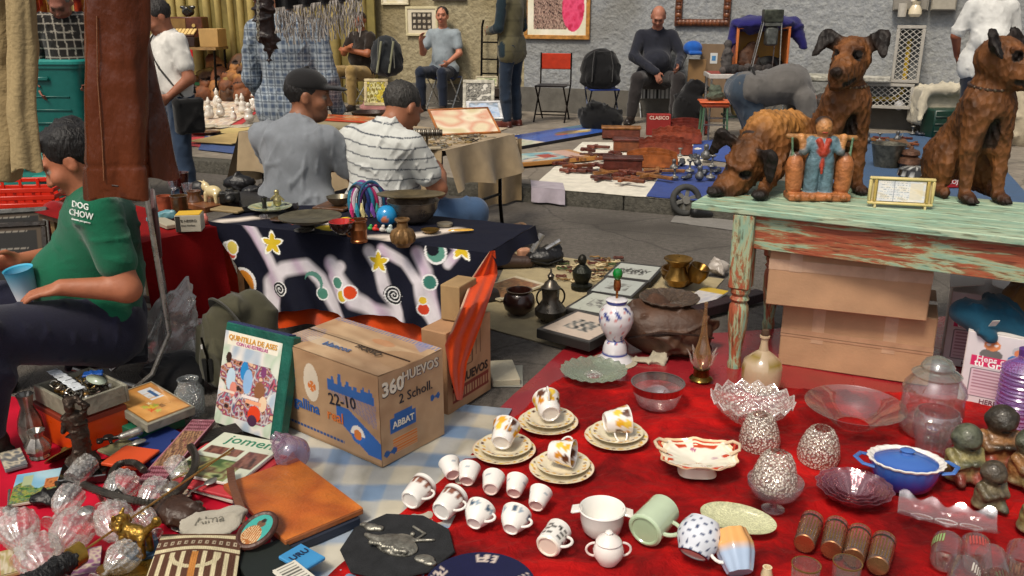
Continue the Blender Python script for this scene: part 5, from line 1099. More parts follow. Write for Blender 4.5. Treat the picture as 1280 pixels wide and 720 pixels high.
def flat(name,label,cat,corners,th,top,side='#4a4038',z=.02,mat=None,nx=30,ny=30,sides=None,group=None,bow=0.0,part='cover_print'):
 """a flat thing with corners (TL, TR, BR, BL) given as pixels at height z; top = colour function or colour"""
 q=[P(x,y,z+th)for x,y in corners];c=sum(q,Vector())/4;rz=ang(q[3],q[2]);w_=((q[2]-q[3]).length+(q[1]-q[0]).length)/2;d_=((q[0]-q[3]).length+(q[1]-q[2]).length)/2
 a=q[2]-q[3];b=q[0]-q[3];skew=(a.x*b.x+a.y*b.y)/max(a.length*b.length,1e-6)
 t=thing(name,label,cat,(c.x,c.y,z),rz,group)
 M().box((w_,d_,th),(0,0,th/2),H(side)if isinstance(side,str)else side,b=min(.003,th*.3)).build('body' if sides is None else sides,mat or PAPER,t,smooth=False)
 if callable(top):
  g=M();g.grid(nx,ny,lambda U,Vv:((U-.5)*w_*.992,(Vv-.5)*d_*.992,th+.0012+0*U),lambda U,Vv:top(U,Vv));g.build(part,mat or V(rough=.3,noise=.04,bump=.02,coat=.2),t)
 return t,w_,d_
# ---- big egg carton with prints ----
BC='#a98663'
bx,bw_=carton('egg_carton_box','big printed cardboard egg box with a blue swoosh, front of the star cloth',(352,529),(478,584),.315,.335,z=.018,col=BC,tape=False);bh=.335;bd=.315
bl_,orc=np.array(H('#2f62a8')),np.array(H('#d2752f'))
def bxf(U,Vv):
 c=np.zeros(U.shape+(3,));n=noise_img(51,[BC,'#b08d69','#a17d5b'],7)(U,Vv);c[:]=n
 sk=(U>.52)&(U<.96)&(Vv>.66)&(Vv<.76+.04*(np.sin(U*90)>.2)+.08*((U>.62)&(U<.66))+.03*(np.sin(U*37)>.3));c[sk]=bl_*.9
 h_=(U>.53)&(U<.97)&(Vv<.66)&(Vv>.40+.26*(1-((U-.5)/.47)**1))&(np.mod(U*40+Vv*30,1)<.45);c[h_]=c[h_]*.4+bl_*.6
 sw=(Vv<.66-.9*(U-.52)**1.1)&(Vv>.46-.95*(U-.52)**.9)&(U>.6)&(Vv>.08);c[sw&(Vv<.52)]=bl_
 e=((U-.36)/.075)**2+((Vv-.66)/.22)**2<1;c[e]=H('#d9cbb6');e=((U-.365)/.04)**2+((Vv-.62)/.06)**2<1;q=e&(np.abs(np.sin(np.arctan2(Vv-.62,U-.365)*3))>.3);c[q]=orc
 q=((U-.79)**2/.0042+(Vv-.26)**2/.011<1);c[q]=H('#e5ddd0');q=((U-.79)**2/.0042+(Vv-.26)**2/.011<1)&(Vv<.26);c[q]=bl_*1.1;q=((U-.79)**2/.0013+(Vv-.26)**2/.0035<1);c[q]=orc
 q=(U>.06)&(U<.66)&(Vv>.085)&(Vv<.115)&(np.mod(U*60,1)<.7);c[q]=bl_*.55
 q=(U>.08)&(U<.2)&(Vv>.55)&(Vv<.8)&(np.mod(U*60+Vv*9,1)<.4);c[q]=bl_*.7+.05;q=(Vv<.03);c[q]*=.75
 return c
g=M();g.grid(150,96,lambda U,Vv:(U*bw_,-.0014+0*U,Vv*bh),bxf);g.build('printed_side',CARD,bx)
def bxr(U,Vv):
 c=noise_img(52,['#b49270','#bb9a78','#ab8867'],7)(U,Vv)
 q=(abs(U-.34)<.2)&(abs(Vv-.40+.0*U)<.085);c[q]=bl_*.95;q=(abs(U-.34)<.14)&(abs(Vv-.5)<.03);c[q]=bl_*.95
 q=(abs(U-.36)<.19)&(abs(Vv-.17)<.09);c[q]=orc*1.05;q&=(np.mod(Vv*60,1)<.3);c[q]=H('#c8a27c')
 q=((U-.13)/.1)**2+((Vv-.12)/.05)**2<1;q&=abs(Vv-.12)<abs(U-.13)*.7+.006;c[q]=bl_*.8
 q=((U-.86)/.08)**2+((Vv-.5)/.05)**2<1;q&=abs(Vv-.5)<abs(U-.86)*.8+.006;c[q]=bl_*.8;return c
g=M();g.grid(90,96,lambda U,Vv:(bw_+.0014+0*U,U*bd,Vv*bh),bxr);g.build('printed_end',CARD,bx)
def bxt(U,Vv):
 c=noise_img(53,['#b49674','#c0a17e','#a68463','#b89572'],9)(U,Vv);q=(Vv>.9)&(np.mod(U*34+Vv*4,1)<.45);c[q]=c[q]*.35+bl_*.6;q=(U<.12+.1*np.sin(Vv*5))&(Vv<.6)&(np.mod(Vv*26+U*9,1)<.4);c[q]=c[q]*.5+bl_*.45
 q=(abs(Vv-.5-.02*np.sin(U*4))<.045);c[q]=c[q]*.78;q=(U>.8)&(Vv>.75)&(U+Vv>1.7)&(U<.93);c[q]=c[q]*.5+np.array(H('#6f7fb0'))*.5
 q=((U-.62)/.1)**2+((Vv-.72)/.07)**2<1;c[q]=c[q]*.6+orc*.3;q=abs(Vv-.5)<.006;c[q]=H('#3c2a1c');q=((U-.3)/.16)**2+((Vv-.3)/.1)**2<1;c[q]=c[q]*.6+np.array(H('#cfc3ae'))*.4;return c
g=M();g.grid(120,80,lambda U,Vv:(U*bw_,Vv*bd,bh+.0016+.004*np.sin(U*5)*np.sin(Vv*PI)+.006*np.abs(Vv-.5)),bxt);g.build('top_flap',CARD,bx)
M().box((bw_*.98,.003,.004),(bw_/2,bd*.5,bh+.004),H('#4a3626')).build('flap_seam',CARD,bx)
INK=H('#1c1f2c')
letters('22-10',.062,INK,bx,(bw_*.66,-.0036,bh*.58),(PI/2,-.12,0),bold=.004)
letters('gallina',.058,H('#2b5a9e'),bx,(bw_*.30,-.0036,bh*.37),(PI/2,0,0),bold=.02);letters('real',.058,H('#d0702c'),bx,(bw_*.585,-.0036,bh*.37),(PI/2,0,0),bold=.01)
letters('360',.07,H('#e4dccb'),bx,(bw_+.0036,bd*.2,bh*.83),(PI/2,0,PI/2),bold=.03);letters('360',.07,INK,bx,(bw_+.003,bd*.205,bh*.82),(PI/2,0,PI/2),bold=.045)
letters('HUEVOS',.048,H('#c9c0b0'),bx,(bw_+.0038,bd*.63,bh*.885),(PI/2,0,PI/2),bold=.02);letters('HUEVOS',.048,H('#23294a'),bx,(bw_+.003,bd*.64,bh*.88),(PI/2,0,PI/2),bold=.04)
letters('2 Scholl.',.05,INK,bx,(bw_+.0036,bd*.55,bh*.66),(PI/2,-.0,PI/2),bold=.003);letters('ABBAT',.034,H('#e2dccd'),bx,(bw_+.0034,bd*.34,bh*.40),(PI/2,0,PI/2),bold=.02)
letters('blancos',.045,H('#4f6d9c'),bx,(bw_*.45,bd*.28,bh+.009),(0,0,.05),bold=.01);letters('HUEVO',.04,H('#3a3026'),bx,(bw_*.66,bd*.42,bh+.009),(0,0,-.1),bold=.02)
# ---- second carton ----
b2,b2w=carton('egg_carton_box','upturned cardboard egg box standing behind the big one beside the road',(560,520),(613,486),.12,.34,z=.012,col='#a8805c',tape=False)
g=M();
def b2f(U,Vv):
 c=noise_img(54,['#ab845f','#b38d69','#a07a57'],6)(U,Vv);q=(U>.1)&(U<.95)&(Vv>.1)&(Vv<.28);c[q]=H('#7c3228');q&=(np.mod(U*16,1)<.55)&(abs(Vv-.19)<.05);c[q]=H('#b08a66')
 q=(((abs(U-.28)<.012)|(abs(U-.56)<.012))&(Vv>.5)&(Vv<.86))|(((abs(Vv-.5)<.01)|(abs(Vv-.86)<.01))&(U>.28)&(U<.56))|(((abs(U-.66)<.01)|(abs(U-.76)<.01))&(Vv>.56)&(Vv<.92));c[q]=H('#5a3c2c');q=(U>.31)&(U<.53)&(np.mod(Vv*24,1)<.25)&(Vv>.55)&(Vv<.84);c[q]=H('#6d4c38');return c
g.grid(70,90,lambda U,Vv:(U*b2w,-.0014+0*U,Vv*.34),b2f);g.build('printed_side',CARD,b2)
letters('60 HUEVOS',.05,H('#2a211c'),b2,(b2w*.5,-.003,.122),(PI/2,0,0),bold=.03)
b3,_=carton('egg_carton_box','smaller cardboard box on top of the upturned one, half under the orange cloth',(563,436),(604,408),.2,.13,z=.354,col='#9d8058',tape=False);bpy.context.view_layer.update();b3.location=b2.matrix_world@Vector((.12,.02,.345));b3.scale=(.55,.42,1.1)
# ---- star cloth on a low table ----
ZT=.58
FLp,FRp,BRp,BLp=P(262,276,ZT),P(612,315,ZT),P(625,283,ZT),P(316,256,ZT)
gu=(FRp-FLp).normalized();gn=Vector((-gu.y,gu.x,0));glen=(FRp-FLp).length;gdep=.5
def gpl(x,y): # pixel -> (distance along the front edge, z) on the hanging front of the cloth
 d=ray(x,y);o=Vector((0,0,CAM_H));t=(FLp-gn*.01-o).dot(gn)/d.dot(gn);p=o+d*t;return(p-FLp).dot(gu),p.z
tbl=thing('low_table','low wooden trestle table hidden under the star printed cloth','table',(FLp.x,FLp.y,0),ang(FLp,FRp))
M().box((glen-.02,gdep-.02,.025),(glen/2,gdep/2,ZT-.022),H('#7a5a3c')).build('table_top',WOODM,tbl)
for x in(.12,glen-.3):
 for y in(.05,gdep-.05):M().box((.035,.035,ZT-.035),(x,y,(ZT-.035)/2),H('#6a4c32')).build('leg',WOODM,tbl)
SH=[] # painted marks: (kind, s, z, size, colours)
bands=[[(300,268),(318,290),(338,322),(352,350),(345,385)],[(345,385),(340,352),(356,336),(385,332),(402,348),(415,372),(428,395)],[(416,330),(428,350),(446,374),(470,388),(500,398)],[(428,332),(418,345),(428,368)],
[(462,314),(475,335),(482,362),(500,390)],[(478,312),(505,328),(525,352),(532,385),(545,402)],[(522,316),(534,338),(540,372),(548,395)],[(560,300),(575,312),(560,330)]]
bandw=[6,8,9,6,7,6,7,5]
bP=[np.array([gpl(*q)for q in b])for b in bands];px_m=(gpl(440,350)[0]-gpl(400,350)[0])/40
def segd(x,y,a,b):
 d=b-a;t=np.clip(((x-a[0])*d[0]+(y-a[1])*d[1])/max((d**2).sum(),1e-9),0,1);return np.hypot(x-a[0]-t*d[0],y-a[1]-t*d[1])
def starm(x,y,cx,cy,r,n=5,rot=.3):
 a=np.arctan2(y-cy,x-cx)+rot;d=np.hypot(x-cx,y-cy);return d<r*(.42+.58*(1-2*np.abs(np.mod(a*n/(2*PI),1)-.5)))
def cosmos(s,z):
 c=np.zeros(s.shape+(3,));c[:]=H('#0d1022');w_=np.array(H('#dcd6dc'));pk=np.array(H('#b57fb4'))
 for b,bw in zip(bP,bandw):
  d=np.min([segd(s,z,b[i],b[i+1])for i in range(len(b)-1)],0)/(bw*px_m);k=np.clip((1.3-d)*1.5,0,1);n=.5+.5*np.sin(s*37+z*21);kc=w_*(1-.42*n[...,None]**3)+pk*.42*n[...,None]**3;c=c*(1-k[...,None])+kc*k[...,None]
 def at(x,y):return gpl(x,y)
 for x,y,r in((341,304,12),(474,327,11),(577,310,12)):
  a=at(x,y);c[starm(s,z,*a,r*px_m*1.25)]=(1,1,.9);c[starm(s,z,*a,r*px_m)]=H('#e0c02c')
 for x,y,r,cc in((308,352,14,'#d98a2c'),(287,312,8,'#cfd0c8'),(291,316,6,'#c94a3a'),(292,309,7,'#dcc860'),(425,352,6,'#4f8a78'),(432,368,6,'#d4b83a'),(441,364,7,'#dc4a20'),(539,352,7,'#3d7d70'),(545,315,10,'#5b9484'),(405,366,6,'#4f8a78'),(532,385,6,'#d6452a'),(531,374,4,'#e6c23c')):
  a=at(x,y);d=np.hypot(s-a[0],z-a[1]);c[d<r*px_m*1.25]=(.85,.85,.85);c[d<r*px_m]=H(cc)
 a=at(541,311);c[np.hypot(s-a[0],z-a[1])<7*px_m]=H('#10131f')
 for x,y,r in((492,369,11),(354,360,9)):
  a=at(x,y);d=np.hypot(s-a[0],z-a[1])/px_m;an=np.arctan2(z-a[1],s-a[0])/(2*PI);q=d<r;c[q]=H('#0d0f18');q&=np.mod(d/3.6-an,1)<.38;c[q]=(.86,)*3
 a=at(393,352);d=np.hypot(s-a[0],(z-a[1]))/px_m;q=(d<12)&(np.hypot(s-a[0]+.008,z-a[1]+.014)/px_m>10.5);c[q]=H('#5d9284')
 return c
hem=[gpl(335,390),gpl(372,386),gpl(410,387),gpl(432,394),gpl(470,392),gpl(500,398),gpl(520,402),gpl(541,416),gpl(556,434)]
hs_=np.array([h[0]for h in hem]);hz_=np.array([h[1]for h in hem]);sL=hem[0][0];sR=hem[-1][0]
def clothf(U,Vv,off=.012):
 sT=0+U*glen;sB=sL+U*(sR-sL);s=sT*(1-Vv)+sB*Vv;zb=np.interp(sB,hs_,hz_);z=ZT*(1-Vv)+zb*Vv
 out=off+.03*Vv*(1-np.cos(U*17+1))*.5+.012*Vv*np.sin(U*41)
 return s,z,out
g=M();
def ff(U,Vv):
 s,z,o_=clothf(U,Vv);return FLp.x+gu.x*s-gn.x*o_,FLp.y+gu.y*s-gn.y*o_,z
g.grid(260,130,ff,lambda U,Vv:cosmos(*clothf(U,Vv)[:2]),flip=True)
def topcol(U,Vv):
 s=U*glen;z=Vv;c=np.zeros(U.shape+(3,));c[:]=H('#0d1022');w_=np.array(H('#d8ccc0'))
 d=np.minimum.reduce([segd(s,Vv*.5,np.array([.06,.03]),np.array([.2,.2])),segd(s,Vv*.5,np.array([.2,.2]),np.array([.62,.2])),segd(s,Vv*.5,np.array([.95,.04]),np.array([1.12,.3]))+.0,segd(s,Vv*.5,np.array([.85,.03]),np.array([1.0,.12]))])
 k=np.clip(1.3-d/.045,0,1)[...,None];c=c*(1-k)+w_*k
 for a,b,r,cc in((.3,.33,.035,'#e0c02c'),(.42,.13,.04,'#d4552a'),(.62,.02,.0,'#ddb93a'),(.6,.11,.055,'#dfc02c'),(.55,.3,.03,'#e0c02c')):q=starm(s,Vv*.5,a,b,r,5,.2)if r<.05 else(np.hypot((s-a)*.6,Vv*.5-b)<r*.8);c[q]=H(cc)
 return c
g.grid(130,50,lambda U,Vv:(FLp.x+gu.x*U*glen+gn.x*(Vv*gdep-.012),FLp.y+gu.y*U*glen+gn.y*(Vv*gdep-.012),ZT+.0015*np.sin(U*40)*np.sin(Vv*20)+.0),topcol)
def sdr(U,Vv):q=FRp+(BRp-FRp)*1.0;return FRp.x+gu.x*.004+gn.x*U*gdep+gu.x*.03*Vv*(1+.4*np.sin(U*11)),FRp.y+gn.y*U*gdep+gu.y*(.004+.03*Vv),ZT-(.055+.012*np.sin(U*8))*Vv
g.grid(30,10,sdr,H('#0d1022'))
sc_cloth=g.build('star_cloth',V(rough=.8,noise=.05,bump=.15,bs=160,spec=.25),sharp=60);tag(sc_cloth,'black tablecloth printed with white swirls, stars and moons over the low table','tablecloth')
# orange border cloth below and on the right side
g=M()
def of(U,Vv):
 sB=sL-.0+U*(sR-sL+.0);zb=np.interp(sB,hs_,hz_);z=zb+.03-(.115+.03*U)*Vv;o_=-.02+.02*np.sin(U*23)*(.3+Vv);return FLp.x+gu.x*sB-gn.x*o_,FLp.y+gu.y*sB-gn.y*o_,z
g.grid(90,14,of,lambda U,Vv:np.where((np.abs(Vv-.96)<.03)[...,None],np.array(H('#e8b070')),np.array(H('#d8490f'))),flip=True)
AB=P(560,520,.012);BB_=P(613,486,.012)
def byy(x):return AB.y+(x-560)/53*(BB_.y-AB.y)-.03
Lb=[(612,314,FRp.y-.02),(590,346,FRp.y-.05),(574,388,AB.y+.0),(556,432,AB.y-.04),(562,468,AB.y-.04),(571,500,AB.y-.02)];Rb=[(619,313,FRp.y),(622,342,FRp.y+.02),(612,374,byy(608)),(600,410,byy(600)),(584,452,byy(584)),(578,500,byy(578))]
LP=np.array([list(PY(*q))for q in Lb]);RP=np.array([list(PY(*q))for q in Rb]);tq=np.linspace(0,1,6)
def rf(U,Vv):
 o_=[]
 for i in range(3):l_=np.interp(Vv,tq,LP[:,i]);r_=np.interp(Vv,tq,RP[:,i]);o_.append(l_*(1-U)+r_*U-(.012*np.sin(U*15+Vv*6)*np.sin(Vv*3.1)if i==1 else 0))
 return o_
g.grid(30,60,rf,lambda U,Vv:np.where(((U<.07)&(Vv<.55))[...,None],np.array(H('#e8c0a0')),np.array(H('#d2440e'))*(1-.03*np.sin(U*16+Vv*9)[...,None]**2)),flip=True)
tag(g.build('orange_cloth',CLOTH,sharp=60),'bright orange border cloth hanging below and beside the star cloth','cloth')
# ---- red draped table at the left ----
RL,RR=P(178,302,.56),P(262,284,.56);ru=(RR-RL).normalized();rn=Vector((-ru.y,ru.x,0));rl=(RR-RL).length+.04;rdep=.95
RB=V(rough=.85,noise=.12,ns=7,bump=.25,bs=90,spec=.15)
rt=thing('side_table','small wooden table under the red drape left of the star cloth','table',(RL.x,RL.y,0),ang(RL,RR));M().box((rl,rdep,.02),(rl/2,rdep/2,.54),H('#6f5138')).build('table_top',WOODM,rt)
for x in(.05,rl-.05):
 for y in(.06,rdep-.06):M().box((.04,.04,.53),(x,y,.265),H('#8c7148')).build('leg',WOODM,rt)
g=M()
def rdf(U,Vv):
 s=-.02+U*(rl+.02);d=Vv*(rdep+.5)-.5;over=np.minimum(d,0);z=.562+np.where(d<0,d*.98,0);out=np.where(d<0,.014+(-d)*.12*(1+.5*np.sin(s*34)),-d)
 return RL.x+ru.x*s-rn.x*out,RL.y+ru.y*s-rn.y*out,z+.0
g.grid(60,70,rdf,lambda U,Vv:np.zeros(U.shape+(3,))+np.array(H('#7e0c0e')))
def rds(U,Vv):
 d=U*.5;dr=Vv*(.42-.3*U);s=rl+.012+dr*.25*(1+.4*np.sin(U*18));return RL.x+ru.x*s+rn.x*d,RL.y+ru.y*s+rn.y*d,.562-dr
g.grid(30,24,rds,lambda U,Vv:np.zeros(U.shape+(3,))+np.array(H('#c5300f')),flip=True)
tag(g.build('red_drape',RB,sharp=60),'plain red drape hanging over the small table left of the star cloth','cloth')
# ---- things on the star cloth ----
def tz(x,y,h=0):return P(x,y,ZT+.004+h)
def lath(name,label,cat,p,prof,col,mat,n=36,rot=(0,0,0),fn=None,cf=None,sx=1,sy=1,group=None):
 o=M().lathe([(max(q[0],.0001),*q[1:])for q in prof],n,col=H(col)if isinstance(col,str)else col,cap=False,fn=fn,colfn=cf,sx=sx,sy=sy).build(name,mat,None,p,rot);return tag(o,label,cat,group)
COP=V(rough=.32,metal=.85,noise=.2,ns=25,bump=.2,bs=40,dirt=.3)
t=lath('copper_mug','tall ridged copper mug with a handle at the front of the star cloth','mug',tz(449,302),[(0,0),(.036,0),(.037,.008),(.034,.012),(.035,.05),(.037,.055),(.035,.06),(.034,.085),(.038,.09),(.038,.096),(.034,.096),(.033,.01),(0,.008)],'#a0653e',COP);g=M();handle(g,.035,.02,.08,.022,.005,H('#8a5230'),a=PI);g.build('handle',COP,t)
rib_=lambda th,r,z,k:(r*(1+.05*np.cos(th*12)*(z<.075)*(z>.01)),z)
t=lath('brass_vase','squat fluted brass vase with a narrow neck beside the blue ball','vase',tz(504,308),[(0,0),(.028,0),(.03,.006),(.048,.022),(.052,.045),(.042,.07),(.024,.08),(.021,.1),(.026,.108),(.032,.112),(.03,.118),(.022,.12),(.02,.1),(0,.09)],'#8b6a42',DMETAL,60,fn=rib_)
t=lath('blue_ball','small bright blue ball with an orange spot standing on the star cloth','ball',tz(484,282),[(.001,0)]+[(.047*math.sin(PI*i/14),.047-.047*math.cos(PI*i/14))for i in range(1,14)]+[(.001,.094)],'#1d8ac4',V(rough=.2,noise=.03,bump=0,coat=.5),32,cf=lambda th,z,r,cc:np.where(((np.mod(th,2*PI)-4.6)**2/.2+((z-.035)/.013)**2<1)[...,None],np.array(H('#d9825a')),cc))
p=tz(517,277);t=thing('metal_bowl','large pewter bowl beside the blue ball, carrying an oval platter','bowl',p)
M().lathe([(.0001,.0),(.055,0),(.085,.02),(.11,.06),(.118,.095),(.122,.1),(.116,.1),(.1,.06),(.0001,.02)],48,col=H('#8f8274'),cap=False).build('bowl',METAL,t)
t=lath('oval_platter','oval pewter platter laid on the large metal bowl','platter',p+Vector((-.01,.02,.1)),[(0,.004),(.07,.004),(.1,.012),(.155,.022),(.158,.027),(.15,.028),(.1,.018),(0,.012)],'#7c6c4c',DMETAL,64,sy=.6)
t=lath('dark_platter','wide dark metal platter on two bowls behind the yellow print','platter',tz(388,276,.065),[(0,0),(.09,0),(.13,.016),(.134,.022),(.128,.02),(.09,.008),(0,.008)],'#6a6450',V(rough=.35,metal=.5,noise=.3,ns=20,bump=.2,dirt=.3),48)
t=lath('small_bowl','small dark footed bowl under the wide platter','bowl',tz(385,284),[(0,0),(.03,0),(.033,.006),(.05,.03),(.058,.05),(.055,.05),(.04,.02),(0,.012)],'#3b332b',DMETAL)
t=lath('silver_saucer','small tarnished silver saucer lying in front of the footed bowl','saucer',tz(380,289),[(0,0),(.03,0),(.045,.006),(.043,.008),(0,.005)],'#8c867c',METAL)
t=lath('green_dish','shallow dish with a green leaf pattern near the man in the cap','dish',tz(338,262,.02),[(0,0),(.06,0),(.1,.014),(.102,.018),(.06,.008),(0,.006)],'#a3a98a',CERAM,48,cf=petals(H('#a3a98a'),['#3f5e3c','#6b7d4a','#c9b860'],14,.02,.09,3))
p=tz(347,258,.028);q=[ell((0,0,.02),(.02,.016,.02),0,.01),cap((0,0,.03),(0,.003,.055),.014,.01,0,.01),ell((0,0,.07),(.012,.012,.013),0,.006),cap((.012,0,.05),(.03,.004,.03),.006,.005,0,.006),cap((-.012,0,.05),(-.03,.004,.035),.006,.005,0,.006)]
tag(link('small_figurine',sdf('f',q,{0:H('#b3a778')},.003,METAL),None,p),'little brass figurine standing on the green dish','figurine')
t=lath('red_bowl','dark bowl lined bright red perched on a white skull shaped pot','bowl',tz(428,290,.048),[(0,0),(.03,0),(.05,.02),(.056,.045),(.053,.047,H('#b32018')),(.045,.025,H('#b32018')),(0,.016,H('#c42a1c'))],'#2a1614',CERAM)
q=[ell((0,0,.03),(.038,.034,.03),0,.01),ell((0,-.014,.02),(.026,.026,.018),0,.01),ell((.013,-.032,.03),(.009,.008,.009),1,.003,op='-'),ell((-.013,-.032,.03),(.009,.008,.009),1,.003,op='-'),ell((0,-.038,.018),(.004,.005,.006),1,.002,op='-')]
tag(link('skull_pot',sdf('s',q,{0:H('#cfc4b0'),1:H('#3a2c24')},.003,CERAM),None,tz(430,293)),'white ceramic skull pot under the red lined bowl','pot')
p=tz(457,268);t=thing('headband_bunch','bunch of coloured hair bands and feathers standing behind the copper mug','hair bands',p);hcols=['#16161c','#1f2f6a','#2a7f9a','#8a4a8c','#c43a6a','#d8d0d8','#1d1d28','#356a8c','#5d2f6a']
for i,c_ in enumerate(hcols):
 g=M();a=-.5+i*.12;R_=.05+.006*(i%3);g.tube([(math.cos(q_)*R_*math.cos(a)+(.01*i-.04),math.cos(q_)*R_*math.sin(a),.055+math.sin(q_)*(.085+.006*(i%4)))for q_ in np.linspace(-.5,PI+.5,20)],.0045,H(c_),6,flat=2.0);g.build('hair_band',PLAST,t)
for i,c_ in enumerate(('#c42a6a','#2a8aa0','#d9c98c','#1c2a5c','#7a4aa0','#2f8a7a')):
 g=M();g.tube([(-.06+.024*i,-.03,.06),(-.055+.024*i,-.055,.03),(-.05+.026*i,-.06,-.0)],[.004,.012,.006],H(c_),6);g.build('ribbon',CLOTH,t)
t=flat('yellow_cutout','yellow comb shaped feather ornament standing up before the bands','ornament',[(454,262),(468,262),(468,270),(454,270)],.004,None,'#cdbf8a',z=ZT+.004)[0]
g=M();[g.box((.028-.002*(i%3),.003,.006),(0,0,.012+i*.0085),H('#d8cc9c'))for i in range(10)];g.box((.006,.004,.09),(0,0,.05),H('#cdbd80'));g.build('comb_teeth',PLAST,t)
for nm,lb,x,y,c_,r_ in(('small_toy','tiny green toy beside the blue ball',463,288,'#3aa04a',.012),('small_toy','tiny red toy beside the blue ball',469,289,'#d03028',.013),('small_toy','tiny pale figurine in front of the blue ball',487,291,'#a8b4b0',.016),('small_toy','tiny white shell right of the blue ball',478,290,'#c9c4bc',.014)):
 q=[ell((0,0,r_*.8),(r_,r_*.8,r_*.8),0,.004),ell((r_*.3,0,r_*1.8),(r_*.6,r_*.6,r_*.6),0,.004),ell((r_*1.0,0,r_*.5),(r_*.5,r_*.4,r_*.4),0,.004)];tag(link(nm,sdf('t',q,{0:H(c_)},.0025,CERAM),None,tz(x,y)),lb,'toy')
g=M();g.lathe([(.0001,.006),(.05,.006),(.058,.008),(.05,.012),(.0001,.013)],32,col=H('#dca83a'),sy=.28,cap=False);o=g.build('fruit_slice',V(rough=.3,noise=.1,bump=.05,coat=.4),None,tz(576,290),.12);tag(o,'flat oval yellow ornament lying near the right corner of the star cloth','ornament')
# ---- things on the red table ----
def rz_(x,y,h=0):return P(x,y,.568+h)
t=flat('tea_box','small square tea box with a yellow lid on the red drape','box',[(222,268),(252,264),(250,280),(236,289)],.001,None,'#c9bfa8',z=.565)[0];C.objects.unlink(t.children[0]);p=rz_(237,289);t.location=p;t.rotation_euler=(0,0,.15)
g=M();g.box((.11,.09,.075),(0,.03,.0375),H('#b9b3a3'),b=.002);g.build('box',PAPER,t);M().box((.104,.086,.004),(0,.03,.077),H('#d8ac2c'),b=.001).build('lid',PAPER,t)
letters('TE NEGRO',.016,H('#3c3a34'),t,(0,-.0162,.05),(PI/2,0,0));letters('finas hierbas',.012,H('#5c5a52'),t,(0,-.0162,.03),(PI/2,0,0));M().box((.02,.001,.07),(-.043,-.0158,.037),H('#35332e')).build('stripe',PAPER,t)
lath('clay_cup','short terracotta cup at the back of the red table','cup',rz_(206,262),[(0,0),(.03,0),(.034,.05),(.036,.07),(.032,.07),(.03,.01),(0,.008)],'#9a4a2a',CLAY)
lath('amber_jar','ribbed amber glass candle jar on the red table','jar',rz_(226,270),[(0,0),(.036,0),(.04,.01),(.038,.09),(.042,.1),(.038,.1),(.034,.012),(0,.01)],'#5a4026',V(rough=.15,noise=.3,ns=20,bump=.4,bs=50,coat=.6))
lath('dark_goblet','tall dark red glass goblet behind the amber jar','goblet',rz_(228,246),[(0,0),(.03,0),(.012,.01),(.01,.04),(.035,.06),(.045,.13),(.043,.13),(.03,.065),(0,.055)],'#3a1210',V(rough=.1,noise=.1,bump=0,coat=.8))
for i,(x,y)in enumerate(((218,248),(236,252))):lath('wine_glass','small cut glass goblet %s the dark red goblet'%('left of' if i==0 else 'right of'),'goblet',rz_(x,y),wall_prof([(.024,0),(.005,.006),(.005,.04),(.022,.055),(.028,.095)],.002),'#cccccc',GSM)
flat('booklet','tan booklet lying on the corner of the star cloth by the red table','booklet',[(272,258),(290,255),(300,262),(284,267)],.012,None,'#8e7a54',z=.588)
flat('wooden_tray','shallow brown wooden tray at the back of the red table','tray',[(232,246),(300,238),(312,248),(236,262)],.03,None,'#7a4a2a',z=.566,mat=WOODM)
flat('dark_case','flat dark leather case behind the green dish','case',[(290,240),(345,238),(350,252),(285,254)],.03,None,'#23201f',z=.57,mat=LEATH)
q=[ell((0,0,.05),(.05,.03,.032),0,.015),ell((.055,0,.07),(.022,.02,.024),0,.012),cap((.06,0,.09),(.085,-.015,.1),.006,.003,0,.004),cap((.06,0,.09),(.085,.015,.1),.006,.003,0,.004)]+[cap((sx*.035,sy*.018,.04),(sx*.038,sy*.02,.003),.012,.009,0,.008)for sx in(-1,1)for sy in(-1,1)]
tag(link('bull_figurine',sdf('bull',q,{0:H('#cbb98a')},.004,CERAM),None,rz_(268,252,.03),2.6),'cream ceramic bull figurine on the wooden tray','figurine')
q=[rbox((0,0,.03),(.05,.025,.03),.008,0,.004),cap((0,-.02,.03),(0,-.05,.03),.022,.022,0,.002),rbox((0,0,.065),(.018,.018,.01),.004,0,.004)]
tag(link('old_camera',sdf('cam',q,{0:H('#15140f')},.004,LEATH),None,rz_(288,254,.03),.3),'old black camera right of the cream bull figurine','camera')
q=[cap((-.05,0,.01),(.05,0,.02),.03,.02,0,.02),ell((.02,0,.03),(.03,.025,.02),0,.02)];tag(link('teal_wrapper',sdf('w',q,{0:H('#5b8a94')},.005,PLAST,folds(.006,70,2)),None,rz_(205,275)),'crumpled pale teal wrapper by the clay cup','wrapper')
tag(link('pink_bottle',M().lathe([(.0001,0),(.014,0),(.014,.03),(.008,.036),(.008,.045),(.0001,.046)],18,col=H('#c9766a'),cap=False).mesh('b',PLAST),None,rz_(257,279)),'tiny pink bottle beside the tea box','bottle')
lath('black_pestle','black handled stamp standing behind the green dish','stamp',tz(331,262,.02),[(0,0),(.014,0),(.01,.02),(.012,.05),(.016,.06),(0,.066)],'#141313',PLAST)
